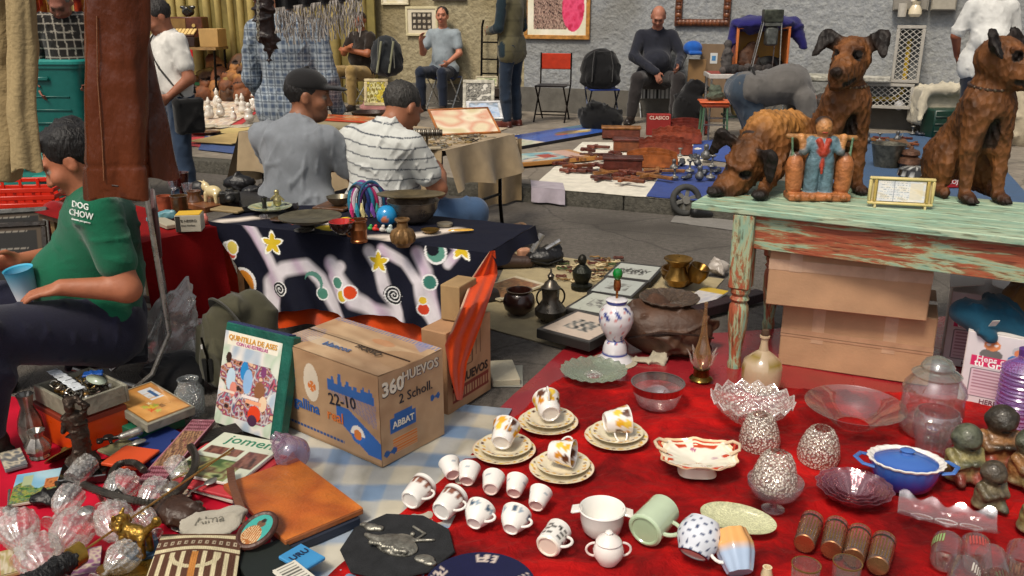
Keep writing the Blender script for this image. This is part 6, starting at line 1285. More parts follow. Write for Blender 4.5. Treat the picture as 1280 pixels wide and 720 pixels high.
# ---- leaning book ----
def book_art(U,Vv):
 c=noise_img(61,['#d8dccf','#b9cbb4','#e2ddd6','#a9b9c9'],6)(U,Vv);n=noise_img(62,['#3a2a2c','#c98a6a','#7a4a5c','#d9d0cc','#4a5a7a','#c4596a','#2a2430','#e0b89a'],26,3)(U,Vv);q=(Vv<.72)&(Vv>.1)&(np.abs(U-.5)<.46-.1*np.sin(Vv*20));c[q]=n[q]
 for x,y,rx,ry,cc in((.42,.62,.07,.1,'#2f86c4'),(.5,.52,.08,.13,'#8fb4dc'),(.2,.5,.08,.12,'#b9d0e0'),(.72,.45,.09,.1,'#8a5a3c'),(.26,.4,.06,.08,'#d98a7a'),(.68,.2,.11,.09,'#d9401c'),(.66,.13,.08,.06,'#4a2c44'),(.12,.72,.05,.06,'#3c2a24'),(.75,.66,.05,.06,'#7a3a6a'),(.8,.33,.07,.08,'#e2c4a4')):q=((U-x)/rx)**2+((Vv-y)/ry)**2<1;c[q]=H(cc)
 for y0,y1,x0,x1,cc in((.345,.38,.42,.72,'#e6dcd8'),(.30,.335,.5,.78,'#e4a07c'),(.35,.375,.02,.3,'#e6d4c4')):q=(Vv>y0)&(Vv<y1)&(U>x0)&(U<x1);c[q]=H(cc)
 q=(Vv>.86)&(U>.06)&(U<.94);c[q]=H('#e9e4d2');return c
a,b=P(268,533),P(346,558);w_=(b-a).length*.9;hgt=.385
bk=thing('picture_book','tall green bound book leaning upright with a crowd of people on its cover','book',(a.x,a.y,.02),(math.radians(-17),0,ang(a,b)))
M().box((w_+.05,.045,hgt),(w_/2+.02,.024,hgt/2),H('#0f5a4c'),b=.004).build('binding',LEATH,bk,smooth=False);M().box((w_+.02,.036,.006),(w_/2+.01,.024,hgt+.001),H('#27305a')).build('page_block',PAPER,bk)
g=M();g.grid(110,150,lambda U,Vv:(U*w_,-.0002+0*U,Vv*(hgt-.03)),book_art);g.build('cover_print',V(rough=.2,noise=.03,bump=.0,coat=.5),bk)
letters('QUINTILLA DE ASES',w_*.095,H('#d59a3a'),bk,(w_/2,-.0022,hgt*.865),(PI/2,0,0),bold=.02);letters('CON LAS ESTRELLAS',w_*.06,H('#c45a9a'),bk,(w_/2,-.0022,hgt*.815),(PI/2,0,0),bold=.01)
# ---- wooden jewellery box, lid, and what is under it ----
def flatbox(name,label,cat,c,sz,rz,cols,mat,zb):
 t=thing(name,label,cat,(c.x,c.y,zb),rz);return t
c=P(100,498,.16);t=thing('jewel_box','open grey wooden box full of costume jewellery on top of the orange box','box',(c.x+.01,c.y,.15),-.66)
L1,W1,H1=.27,.2,.065;gr=H('#8d8a7a');
for nm_,sz,lc in(('front_board',(L1,.012,H1),(0,-W1/2,H1/2)),('rear_board',(L1,.012,H1),(0,W1/2,H1/2)),('side_board',(.012,W1-.013,H1),(-L1/2+.006,0,H1/2)),('side_board',(.012,W1-.013,H1),(L1/2-.006,0,H1/2)),('floor_board',(L1-.03,W1-.03,.01),(0,0,.008))):M().box(sz,lc,gr,b=.002).build(nm_,WOODM if 'floor' in nm_ else V(rough=.7,noise=.25,ns=20,bump=.4,bs=50,dirt=.3),t)
g=M();rj=random.Random(4)
for i in range(70):g.sph(rj.uniform(.006,.014),(rj.uniform(-.11,.11),rj.uniform(-.08,.08),.03+rj.uniform(0,.025)),H(rj.choice(['#b9b4aa','#2b2724','#8a6a3c','#c9c3b8','#4a3a34','#9a9a98'])),7)
for i in range(14):
 x,y=rj.uniform(-.1,.1),rj.uniform(-.07,.07);g.tube([(x+.03*math.cos(q_),y+.02*math.sin(q_),.06+.006*math.sin(q_*3+i))for q_ in np.linspace(0,2*PI,14)],.0022,H(rj.choice(['#a8a39a','#3a2f2a','#8c7444'])),5)
o=g.build('jewellery',METAL,t);o['kind']='stuff'
tag(link('paper_slip',sdf('p',[rbox((0,0,0),(.1,.022,.002),.002,0,.002,rot=(0,.12,.1))],{0:H('#c6ccd2')},.004,PAPER),None,(c.x-.04,c.y+.0,.235),-.75),'folded white slip of paper lying on the costume jewellery','paper')
tag(link('blue_packet',sdf('p',[rbox((0,0,0),(.035,.022,.006),.005,0,.004)],{0:H('#1f4f9c')},.003,PLAST,folds(.003,90,1)),None,(c.x+.03,c.y+.06,.232),.3),'small shiny blue packet in the open wooden box','packet')
tag(link('oval_locket',M().lathe([(.0001,0),(.04,0),(.042,.004),(.0001,.01)],24,col=H('#a3b09c'),sy=.6,cap=False).mesh('l',CERAM),None,(c.x+.07,c.y-.0,.232),(.1,.2,-.4)),'pale green oval box lid lying on the jewellery','lid')
def lidart(U,Vv):
 c=noise_img(71,['#c98f4c','#d8a05c','#b97f40'],6)(U,Vv);q=(U>.12)&(U<.5)&(Vv>.55)&(Vv<.86)&(np.sin(U*40)>-.9);c[q]=H('#d3d6d8');q=(U>.2)&(U<.44)&(abs(Vv-.75)<.04);c[q]=H('#3b5f8c')
 for x,y,r_,cc in((.68,.4,.09,'#c9b23c'),(.74,.34,.06,'#d0502c'),(.64,.5,.05,'#8fa03c'),(.6,.3,.05,'#a8b24c'),(.8,.42,.05,'#b8c05c'),(.55,.45,.04,'#dcd0a8')):q=np.hypot(U-x,(Vv-y)*.7)<r_*(.7+.4*np.sin(np.arctan2(Vv-y,U-x)*5));c[q]=H(cc)
 q=(abs(U-.72)<.05)&(abs(Vv-.6)<.05)&(np.mod(U*40,1)<.5);c[q]=H('#3a2c20');q=(U<.03)|(U>.97)|(Vv<.03)|(Vv>.97);c[q]=H('#8a5f30');return c
c=P(187,508,.1);t=thing('box_lid','tan wooden box lid decorated with a yellow and red flower sticker','lid',(c.x,c.y,.085),(.0,.09,-.66));L2,W2=.29,.195
M().box((L2,W2,.035),(0,0,.0175),H('#8f8c7c'),b=.003).build('rim',V(rough=.7,noise=.25,ns=20,bump=.4,bs=50,dirt=.3),t,smooth=False);g=M();g.grid(80,60,lambda U,Vv:((U-.5)*(L2-.02),(Vv-.5)*(W2-.02),.0365+0*U),lidart);g.build('inner_face',V(rough=.3,noise=.08,bump=.1,coat=.4),t)
c=P(90,530,.07);t=thing('orange_box','glossy orange cardboard box under the jewellery box','box',(c.x+.02,c.y+.03,.01),-.66);M().box((.3,.2,.13),(0,0,.065),H('#c9440f'),b=.003).build('box',V(rough=.3,noise=.06,bump=.03,coat=.3),t,smooth=False);M().box((.302,.202,.02),(0,0,.121),H('#7c2a14'),b=.002).build('lid_edge',PAPER,t,smooth=False)
flat('green_book','dark green book under the tan wooden lid','book',[(140,520),(200,500),(222,520),(165,545)],.05,None,'#0f5c40',z=.015)
flat('blue_book','deep blue hardback lying beside the orange card','book',[(150,548),(215,525),(238,556),(180,580)],.03,None,'#1a2f6c',z=.015)
flat('orange_card','flat orange folder on the dark wooden board','folder',[(130,572),(170,553),(192,566),(160,590)],.012,None,'#c9491c',z=.05)
flat('olive_board','olive grey cardboard folder beneath the orange folder','folder',[(126,560),(160,545),(170,556),(135,572)],.01,None,'#7d7a58',z=.04)
# bronze statue with base, cymbal
BRZ=V(rough=.42,metal=.55,noise=.35,ns=30,bump=.7,bs=55,dirt=.3)
q=[ell((0,0,.03),(.055,.045,.022),0,.02),cap((0,0,.03),(.004,0,.13),.034,.026,0,.02),cap((.004,0,.13),(-.004,0,.19),.027,.03,0,.02),ell((-.012,-.01,.235),(.018,.02,.024),0,.01),cap((-.03,0,.195),(-.042,-.012,.15),.012,.01,0,.01),cap((.024,0,.195),(.036,-.01,.235),.012,.009,0,.01),cap((.036,-.01,.235),(.01,0,.262),.01,.009,0,.01),ell((-.014,.0,.255),(.02,.02,.014),0,.01)]
t=thing('bronze_statue','dark bronze statue of a robed figure on a black plinth','statue',P(107,596,.01),.3);link('figure',sdf('st',q,{0:H('#3b2e24')},.0035,BRZ,folds(.005,90,4)),t,(0,0,.03));M().box((.15,.12,.03),(0,0,.015),H('#121212'),b=.003).build('plinth',CERAM,t,smooth=False)
t=lath('brass_cymbal','round brass cymbal propped against the bronze statue','cymbal',P(83,566,.05),[(0,.02),(.008,.02),(.014,.012),(.03,.006),(.075,0),(.074,-.003),(.03,.002),(0,.008)],'#8a743c',METAL,40,rot=(-.35,-.55,0))
for lb,x,y,hgt_,cc,nm_ in(('tarnished silver pitcher half behind the man\'s leg',42,556,.2,'#8f8b84','silver_pitcher'),('small cut glass cruet lying by the silver pitcher',50,570,.1,'#9a958e','glass_cruet')):
 lath(nm_,lb,'pitcher' if 'pitch' in nm_ else 'cruet',P(x,y,.012),[(0,0),(.034,0),(.03,.01),(.042,hgt_*.3),(.038,hgt_*.5),(.02,hgt_*.75),(.026,hgt_*.95),(.03,hgt_),(.024,hgt_),(0,hgt_*.8)],cc,METAL,24,fn=lambda th,r,z,k:(r*(1+.08*np.cos(th*9)),z))
q=[cap((-.06,0,0),(.02,.01,0),.006,.008,0,.004),cap((.02,.01,0),(.07,.03,.006),.014,.017,1,.004),ell((-.03,.02,0),(.018,.014,.008),0,.004),ell((-.05,-.015,0),(.012,.012,.008),0,.006),cap((-.02,0,0),(-.01,-.03,0),.007,.006,0,.004)]
tag(link('metal_toy',sdf('m',q,{0:H('#3c3936'),1:H('#a5a29a')},.003,METAL),None,P(145,548,.075),.2),'small silver and black metal trinket by the bronze statue','trinket')
# wallet, sheath, magazines
def wal(U,Vv):
 c=np.zeros(U.shape+(3,));c[:]=H('#5d2430');d=np.minimum(np.minimum(U,1-U)*3,np.minimum(Vv,1-Vv));q=np.mod(d*16+.2*np.sin(U*70),1)<.42;c[q]=H('#a8707c');n=noise_img(81,['#7a3040','#c9a070','#4a1c28','#8c6a4a'],40)(U,Vv);q=(d>.2);c[q]=n[q]*.8;return c
flat('wallet','long maroon woven wallet with a striped pattern beside the wooden lid','wallet',[(236,528),(262,521),(214,601),(178,600)],.02,wal,'#4a1c26',z=.05,nx=40,ny=90)
flat('black_sheath','long black leather sheath lying left of the leaning book','sheath',[(282,522),(290,532),(235,568),(226,556)],.018,None,'#17150f',z=.04,mat=LEATH)
def magz(U,Vv):
 c=np.zeros(U.shape+(3,));c[:]=H('#cdd3bf');n=noise_img(91,['#3f5a2c','#8a9a5c','#6a4a34','#a8b27a','#2c3a20'],18,3)(U,Vv);q=(Vv<.42)&(U>.03)&(U<.8);c[q]=n[q];n=noise_img(92,['#5a2c24','#8a5a4a','#3a201c'],22)(U,Vv)
 for x0,x1,y0,y1 in((.06,.36,.5,.68),(.42,.6,.5,.68),(.66,.97,.3,.68)):q=(U>x0)&(U<x1)&(Vv>y0)&(Vv<y1);c[q]=n[q]
 return c
flat('magazine','lowest magazine of the pile, white edge showing','magazine',[(268,548),(362,568),(300,628),(190,596)],.014,None,'#c8c4b8',z=.02,group='magazines piled under the leaning book')
flat('magazine','red edged magazine in the middle of the pile','magazine',[(262,546),(354,570),(294,622),(196,598)],.012,None,'#b8343c',z=.036,group='magazines piled under the leaning book')
mgz,mw_,md_=flat('magazine','gardening magazine with green lettering on top of the pile','magazine',[(284,536),(352,558),(296,606),(214,590)],.012,magz,'#d9d6cc',z=.052,nx=70,ny=60,group='magazines piled under the leaning book');letters('jomenil',.075,H('#2f7f62'),mgz,(.03,md_*.36,.0145),(0,0,0),bold=.0)
# orange leather folder and purple glass jug
def leat(U,Vv):
 n=noise_img(95,['#b9621f','#c97228','#a9531a','#c06a24'],5,3)(U,Vv);q=np.exp(-(((U-.72)/.1)**2+((Vv-.16)/.06)**2));return n*(1-.85*q[...,None])
flat('leather_folder','large orange leather covered folder with a burn mark near its corner','folder',[(349,574),(452,621),(372,686),(288,610)],.02,leat,'#9c5a30',z=.045,nx=60,ny=60,mat=V(rough=.4,noise=.15,ns=12,bump=.3,bs=90,coat=.15));flat('navy_book','thick navy book under the orange leather folder','book',[(352,590),(450,632),(375,694),(295,622)],.03,None,'#1f2636',z=.014)
pj=glass((.55,.35,.5),.55,.06,.1,10);t=lath('purple_jug','squat purple glass bottle lying on its side beside the leaning book','bottle',P(372,574,.075),[(0,0),(.04,0),(.055,.012),(.062,.035),(.056,.06),(.04,.072),(.044,.09),(.042,.11),(.028,.125),(.018,.13),(.02,.15),(.024,.155)],(.8,)*3,pj,40,rot=aim((-.62,.72,.12)))
g=M();handle(g,.03,.07,.13,.03,.006,(.6,)*3,a=1.2);g.build('handle',pj,t)
# textured glass jar
t=lath('glass_jar','stippled clear glass jar between the lid and the leaning book','jar',P(240,518,.02),wall_prof([(.045,0),(.052,.01),(.055,.1),(.04,.125),(.036,.135),(.04,.15)],.003),(.8,)*3,glass((.8,.85,.85),.3,.08,1,120,'voronoi'),40)
# painting tile, black cloth
def tile(U,Vv):
 c=noise_img(101,['#6fa8c9','#8fbcd0','#a9cbd8'],4)(U,Vv);n=noise_img(102,['#2f5a34','#5d8a4a','#a8a04a','#2c4a5a','#7a9a5c'],22,3)(U,Vv);q=Vv<.55+.15*np.sin(U*9);c[q]=n[q];q=(U>.62)&(U<.95)&(Vv>.35)&(Vv<.7);n=noise_img(103,['#a8502c','#c9824a','#7a3420'],40)(U,Vv);c[q]=n[q];q=(U>.16)&(U<.36)&(Vv>.55)&(Vv<.9);c[q]=H('#a8b48c');return c
flat('painted_tile','small landscape painting with orange roofs on the pink sheet','painting',[(16,599),(72,582),(86,618),(16,630)],.012,tile,'#b8b4a4',z=.012,nx=60,ny=44)
def blob(name,label,cat,p,rr_,col,mat=None,f=.01,fr=45,seed=1,res=.007,extra=(),rz=0):
 q=[ell((0,0,rr_[2]*.8),rr_,0,.03)]+[ell((e[0],e[1],e[2]),e[3:6],0,.03)for e in extra];return tag(link(name,sdf(name,q,{0:H(col)},res,mat or CLOTH,folds(f,fr,seed)),None,p,rz),label,cat)
blob('black_glove','crumpled black leather glove beside the painted tile','glove',P(62,628,.012),(.06,.035,.025),'#121112',LEATH,.01,60,3,.005,[(.05,.05,.02,.03,.04,.02)],.4)
# pressed glass
CRB=glass((.98,.96,.92),.12,.05,.35,45,'voronoi',df_=1,pat=(110,.16));gob=[(.036,0),(.036,.005),(.008,.012),(.008,.05),(.03,.066),(.05,.1),(.054,.14),(.05,.165)]
flute=lambda th,r,z,k:(r*(1+.05*np.cos(th*12)*(z>.06)),z)
dsc=['by the left edge, nearest the painted tile','by the left edge, lowest','under the black glove','largest, in the middle of the glasses','right of the middle, pointing down','behind, inside the loop of the hose','right of the hose loop, lying flat','left of the brass lion dog','between the hose and the lion dog']
for i,(a,b)in enumerate((((30,700),(22,645)),((70,735),(38,680)),((62,655),(92,628)),((60,705),(105,655)),((150,690),(140,640)),((130,640),(160,605)),((170,652),(212,612)),((120,728),(150,705)),((195,668),(178,650)))):
 r_=.05;p,d=lie(a,b,.045,z=.012,lift=.12 if i%2 else.25);s_=[1,1.15,.8,1.1,1,.95,.9,.8,.6][i]
 gl('glass_goblet','pressed glass goblet lying on its side, '+dsc[i],'goblet',wall_prof(gob,.003),p,CRB,60,flute,rot=aim(d,i),group='pressed glass goblets at the left',sc_=s_)
# hose, cane
hp=[(104,606),(125,614),(150,622),(175,627),(200,628),(220,618),(233,602),(243,585),(244,570),(238,558)]
g=M();pts=[P(x,y,.09+.01*math.sin(i))for i,(x,y)in enumerate(hp)];sm_=[pts[0].lerp(pts[0],0)]
def spline(pts,n=6):
 o_=[];q_=[pts[0]]+list(pts)+[pts[-1]]
 for i in range(len(pts)-1):
  a,b,c_,d=q_[i:i+4]
  for k_ in range(n):t_=k_/n;o_.append(.5*((2*b)+(c_-a)*t_+(2*a-5*b+4*c_-d)*t_*t_+(3*b-a-3*c_+d)*t_**3))
 return o_+[pts[-1]]
pp=spline(pts,12);g.tube(pp,[.012+.002*(i%2)for i in range(len(pp))],H('#4a4640'),8);hz=tag(g.build('metal_hose',V(rough=.35,metal=.7,noise=.2,bump=.1)),'flexible grey metal hose winding over the pressed glass','hose')
pp=spline([P(x,y,.085)for x,y in((180,588),(168,579),(150,580),(140,592),(140,608),(150,620))],12);g=M();g.tube(pp,[.011+.002*(i%2)for i in range(len(pp))],H('#4a4640'),8);g.build('loop',V(rough=.35,metal=.7,noise=.2,bump=.1),hz)
a,b=P(102,690,.10),P(292,560,.12);t=thing('brass_cane','thin brass rod with a black bristle brush at its lower end','brush',(0,0,0));M().tube([a,b],.0035,H('#b98a4c'),8).build('rod',METAL,t)
d=(b-a).normalized();M().tube([a-d*.0,a-d*.035],[.027,.027],H('#a8873c'),10,flat=1.3).build('ferrule',METAL,t);link('bristles',sdf('br',[cap((0,0,0),tuple(-d*.13),.028,.036,0,.01)],{0:H('#101012')},.004,HAIR,folds(.006,130,2)),t,a-d*.035)
M().tube([P(215,600,.09),P(288,566,.1)],.003,H('#c9b070'),6).build('spare_rod',METAL,t)
# lion dog on blue box
flat('blue_notebook','small slate blue notebook under the brass lion dog','notebook',[(150,672),(192,668),(205,690),(160,702)],.022,None,'#32506c',z=.012)
q=[ell((0,0,.065),(.042,.024,.024),0,.02),ell((-.045,0,.085),(.026,.026,.028),0,.012),ell((-.068,0,.078),(.013,.014,.012),0,.006),cap((-.05,.018,.11),(-.045,.022,.122),.007,.004,0,.004),cap((-.05,-.018,.11),(-.045,-.022,.122),.007,.004,0,.004),cap((.04,0,.075),(.07,0,.105),.012,.008,0,.01),ell((.078,0,.112),(.014,.01,.016),0,.01)]+[cap((sx*.03,sy*.016,.055),(sx*.032,sy*.018,.004),.011,.009,0,.008)for sx in(-1,1)for sy in(-1,1)]+[ell((sx*.03-.006,sy*.018,.004),(.014,.01,.006),0,.004)for sx in(-1,1)for sy in(-1,1)]
for i in range(10):a_=i*.628;q.append(ell((-.034,.024*math.cos(a_),.085+.024*math.sin(a_)),(.01,.008,.008),0,.005))
tag(link('lion_dog',sdf('ld',q,{0:H('#a8843c')},.0028,V(rough=.3,metal=.85,noise=.3,ns=60,bump=.5,bs=90,dirt=.5)),None,P(172,690,.036),-.25),'little brass lion dog standing on the blue notebook','figurine')
lath('brass_dish','curved brass dish at the bottom edge below the lion dog','dish',P(165,722,.03),[(0,0),(.05,0),(.09,.02),(.092,.024),(.05,.006),(0,.006)],'#9c7c34',METAL,40,rot=(-.3,.1,0))
# striped bag, pouch, pendant
def bagc(U,Vv):
 c=np.zeros(U.shape+(3,));br=np.array(H('#56392c'));cr=np.array(H('#c9bd9a'));c[:]=br;q=(Vv<.6)&(np.mod(U*8+.3,1)<.42);c[q]=cr;q=(abs(Vv-.66)<.03)|(abs(Vv-.93)<.035);c[q]=cr;q=(abs(Vv-.79)<.04)&(np.mod(U*12,1)<.5)&(np.hypot(np.mod(U*12,1)-.25,(Vv-.79)*8)>.13);c[q]=H('#a89a84')
 q=(Vv<.6)&(np.abs(np.hypot((U-.5)*1.0,(Vv-.55)*1.2)-.27)<.03);c[q]=cr*.9;q=(Vv<.58)&(abs(U-.5)<.035);c[q]=H('#b5783c');return c*(.85+.2*(np.mod(U*160,1)<.5))[...,None]
a,b=P(176,740,.05),P(293,738,.05);c_,d_=P(303,668,.08),P(202,668,.08);g=M()
def bgf(U,Vv):return tuple((a[i]*(1-U)+b[i]*U)*(1-Vv)+(d_[i]*(1-U)+c_[i]*U)*Vv+(.02*np.sin(U*PI)*np.sin(Vv*PI*.9+.2)if i==2 else 0)for i in range(3))
g.grid(120,90,bgf,bagc);g.grid(20,20,lambda U,Vv:(bgf(U,Vv)[0],bgf(U,Vv)[1],bgf(U,Vv)[2]*0+.014),H('#4a3428'),flip=True)
for e in(0,1):g.grid(20,2,lambda U,Vv:(bgf(U,0*U+e)[0],bgf(U,0*U+e)[1],bgf(U,0*U+e)[2]*Vv+.014*(1-Vv)),H('#4a3428'),flip=bool(e));g.grid(2,20,lambda U,Vv:(bgf(0*U+e,Vv)[0],bgf(0*U+e,Vv)[1],bgf(0*U+e,Vv)[2]*U+.014*(1-U)),H('#4a3428'),flip=bool(e))
tag(g.build('woven_bag',V(rough=.9,noise=.1,bump=.5,bs=200,spec=.2),sharp=60),'brown and cream striped woven bag at the bottom edge','bag')
q=[ell((0,0,0),(.09,.055,.016),0,.02),ell((.06,.04,.0),(.035,.03,.014),0,.02)]
pc_=tag(link('cloth_pouch',sdf('p',q,{0:H('#a8a294')},.004,CLOTH,folds(.004,60,2)),None,P(263,655,.085),(.25,0,.1)),'off white embroidered pouch with a dark stitched edge above the woven bag','pouch');letters('Alma',.04,H('#6e6a5e'),pc_,(0,0,.0175),(0,0,.15),bold=0)
blob('brown_leather_strap','dark brown crumpled leather purse under the white pouch','purse',P(222,650,.03),(.09,.06,.04),'#3c271c',LEATH,.012,50,6,.006,(),-.5)
g=M();pp=spline([P(x,y,z_)for x,y,z_ in((288,585,.1),(290,602,.1),(296,622,.095),(302,640,.09),(300,655,.08))],6);g.tube(pp,.014,H('#6b4430'),6,flat=.25,up=(0,0,1));tag(g.build('leather_strap',LEATH),'brown leather strap curling between the folder and the pouch','strap')
p=P(322,664,.085);t=thing('oval_pendant','turquoise oval plaque with a small portrait of a praying figure in a brown rim','plaque',p,(.35,.1,-.55))
def por(th,z,r,cc):
 cc=cc.copy();x=r*np.cos(th)*.8;y=r*np.sin(th)*1.05;q=np.hypot(x,y-.02)<.013;cc[q]=H('#6b4a34');q=(((x)/.03)**2+((y+.025)/.035)**2<1);cc[q]=H('#a05f28');q&=np.mod(x*160+y*20,1)<.3;cc[q]=H('#d8c49a');q=(np.hypot(x,y-.032)<.007);cc[q]=H('#2c1c14');return cc
rr_=[i*.003 for i in range(0,20)];M().lathe([(.056,-.004)]+[(max(r,.0001),.008+.004*math.cos(r*25))for r in rr_[::-1]],70,col=H('#3fa096'),sx=.8,sy=1.05,cap=False,colfn=por).build('plaque',V(rough=.25,noise=.04,bump=.05,coat=.5),t)
M().tube([(math.cos(a_)*.056*.8,math.sin(a_)*.058*1.05,.004)for a_ in np.linspace(0,2*PI,40,endpoint=False)],.009,H('#4a2a20'),8,closed=True).build('rim',LEATH,t)
flat('dark_book','dark green book at the bottom edge beneath the turquoise plaque','book',[(300,690),(355,672),(390,715),(310,745)],.04,None,'#171f1c',z=.012)
bb,bbw,_=flat('blue_booklet','bright blue booklet poking out under the dark book','booklet',[(350,688),(385,680),(402,698),(372,716)],.012,None,'#3a8ac0',z=.055);letters('URU',.03,H('#14284a'),bb,(0,.01,.014),(0,0,0),bold=.02)
bb,bbw,_=flat('printed_leaflet','white printed leaflet with small text lines by the blue booklet','leaflet',[(345,710),(372,700),(392,722),(360,738)],.008,lambda U,Vv:np.where(((np.mod(Vv*8,1)<.35)&(U>.1)&(U<.9))[...,None],np.array(H('#55524c')),np.array(H('#d6d2c4'))),'#d6d2c4',z=.066)
# ---- backpack, bags, chair, framed picture, crates at the left ----
q=[ell((0,0,.2),(.13,.1,.23),0,.05),ell((-.03,-.08,.15),(.08,.05,.12),0,.03),ell((.1,.08,.27),(.12,.09,.2),0,.05),ell((.04,0,.4),(.08,.07,.06),0,.04),cap((-.12,-.02,.3),(-.13,-.05,.1),.02,.02,0,.02)]
t=thing('backpack','slumped olive grey backpack against the side of the star cloth table','backpack',P(290,484,.01),-.1,scale=.88);link('bag',sdf('bp',q,{0:H('#4c4a3a')},.009,CLOTH,folds(.012,18,3)),t)
g=M();g.tube([(-.06,-.13,.3),(-.04,-.135,.2),(-.05,-.13,.08)],.006,H('#15140f'),6);g.build('zip',METAL,t);M().box((.05,.012,.12),(-.045,-.128,.14),H('#141411'),rot=(.1,0,.1),b=.005).build('mesh_pocket',CLOTH,t);M().box((.008,.006,.02),(-.055,-.145,.26),H('#c9c9c4')).build('zip_pull',PLAST,t)
g=M();g.tube(spline([Vector(q_)for q_ in((-.05,.0,.4),(-.02,-.06,.46),(.05,-.07,.42),(.12,-.06,.3),(.14,-.04,.12))],5),.018,H('#3a3930'),6,flat=.4);g.build('shoulder_strap',CLOTH,t)
blob('black_bag','crumpled black fabric bag between the framed picture and the backpack','bag',P(222,488,.01),(.13,.09,.09),'#1c1c1e',CLOTH,.02,26,9,.009,[(.03,.03,.1,.08,.07,.07)])
PLB=glass((.9,.9,.86),.5,.1,.9,18,df_=1);blob('plastic_bag','crumpled clear plastic bag under the red drape','plastic bag',P(212,452,.06),(.15,.1,.14),'#bbbbbb',PLB,.035,22,5,.01,[(.05,0,.24,.1,.08,.08)])
def certp(U,Vv):c=noise_img(111,['#b8b2a4','#a8a08e','#c4bfae'],6)(U,Vv);q=(np.mod(Vv*7,1)<.3)&(U>.2)&(U<.8);c[q]=H('#8a6a60');q=(abs(U-.3)<.15)&(abs(Vv-.45)<.12);c[q]=H('#4a7a78');return c
a,b=P(163,452,.02),P(192,462,.02);t=thing('framed_print','small framed print with a teal emblem leaning behind the black bag','framed print',a,(-.3,0,ang(a,b)+.25));g=M();frame_m(g,.17,.3,.03,.02,H('#4a2a1c'));g.build('frame',WOODM,t,(.085,0,0));g=M();panel(g,.11,.24,24,40,certp,.0,.03);g.build('print',PAPER,t,(.085,0,0))
# red plastic crate
def crate(name,label,p,rz,sz,col,slats=6,group=None,lid=None):
 t=thing(name,label,'crate',p,rz,group);L,Wd,Hh=sz;c_=H(col);pm=PLAST
 for s_ in(-1,1):
  for k_ in range(4):M().box((L,.012,Hh*.16),(0,s_*(Wd/2-.006),Hh*(.1+.27*k_)),c_,b=.003).build('long_rail',pm,t);M().box((.012,Wd-.026,Hh*.16),(s_*(L/2-.006),0,Hh*(.1+.27*k_)),c_,b=.003).build('short_rail',pm,t)
  for k_ in range(slats):M().box((.016,.008,Hh*.94),((k_/(slats-1)-.5)*(L-.03),s_*(Wd/2-.014),Hh*.5),c_,b=.002).build('rib',pm,t)
 M().box((L-.03,Wd-.03,.01),(0,0,.006),tuple(x*.7 for x in c_)).build('floor_panel',pm,t);return t
def tote(name,label,p,rz,sz,col,lidcol,rib_=True):
 t=thing(name,label,'storage box',p,rz);L,Wd,Hh=sz;g=M();tp_=.93
 g.lathe([(.0001,0),(.5*tp_,0),(.5*tp_+.0,.02),(.5,Hh-.03),(.52,Hh-.03),(.52,Hh)],64,fn=lambda th,r,z,k:(r/np.maximum((np.abs(np.cos(th))**8+np.abs(np.sin(th))**8)**(1/8),.1),z),sx=L,sy=Wd,col=H(col),cap=False);g.build('tub',PLAST,t)
 g=M();g.lathe([(.54,Hh),(.54,Hh+.02),(.5,Hh+.035),(.45,Hh+.028),(.0001,Hh+.028)],64,fn=lambda th,r,z,k:(r/np.maximum((np.abs(np.cos(th))**8+np.abs(np.sin(th))**8)**(1/8),.1),z),sx=L,sy=Wd,col=H(lidcol),cap=False);g.build('lid',PLAST,t)
 M().box((L*.3,.02,.03),(0,-Wd*.53,Hh*.82),H(col),b=.006).build('handle',PLAST,t)
 for k_ in range(3):M().box((L*.7,.008,.012),(0,-Wd*.5+.004+.01*(2-k_)*0,Hh*(.25+.17*k_)),tuple(x*.8 for x in H(col)),b=.003).build('rib',PLAST,t)
 return t
tp0=P(76,262,.0)+Vector((0,.15,0));tote('storage_tote','lower teal storage tote carrying a bigger one behind the man in green',tp0,-.05,(.56,.4,.5),'#0d4c48','#145c58')
tote('storage_tote','big teal plastic storage tote with a lid in front of the checked shirt',tp0+Vector((.02,0,.54)),-.05,(.66,.44,.58),'#0d5c56','#1c7c74')
p=P(40,262,.46);crate('plastic_crate','bright red orange plastic crate behind the seated man in green',(p.x-.06,p.y,.46),.12,(.5,.34,.15),'#c8260c');crate('plastic_crate','dark blue crate stacked under the red orange one',(p.x-.06,p.y,.24),.12,(.5,.34,.2),'#1c2030',5)
tote('teal_box','pale teal plastic box behind the red orange crate',(p.x-.02,p.y+.42,.25),.1,(.6,.36,.42),'#2e8a80','#3f9a90')
blob('red_bag','dark red fabric bag hanging beside the red orange crate','bag',P(74,300,.35),(.08,.07,.12),'#8a1216',CLOTH,.015,26,4,.009)
def blk(U,Vv):c=np.zeros(U.shape+(3,));c[:]=H('#14120f');q=(np.mod(Vv*5+.3,1)<.12)&(U>.2)&(U<.8)&(np.mod(U*30,1)<.7);c[q]=H('#8f887c');q=(U<.07)|(U>.93)|(Vv<.05)|(Vv>.95);c[q]=H('#4a3c2c');return c
for i,(x,y,z_,rr2)in enumerate(((14,368,.22,.25),(6,352,.22,.3))):
 p=P(x,y,z_);t=thing('chalkboard_sign',['black framed board with faded white lettering leaning by the crates','grey edged panel leaning behind the black lettered board'][i],'board',(p.x,p.y+.1*i,.1),(-.28,0,rr2));g=M();frame_m(g,.34,.46,.025,.02,H(['#2c231a','#6b6a66'][i]));g.build('frame',WOODM,t);g=M();panel(g,.29,.41,50,60,blk,-.0,.025);g.build('board_face',PAPER,t)
 M().box((.3,.012,.42),(0,.012,.23),H('#2a2520')).build('backing',PAPER,t)

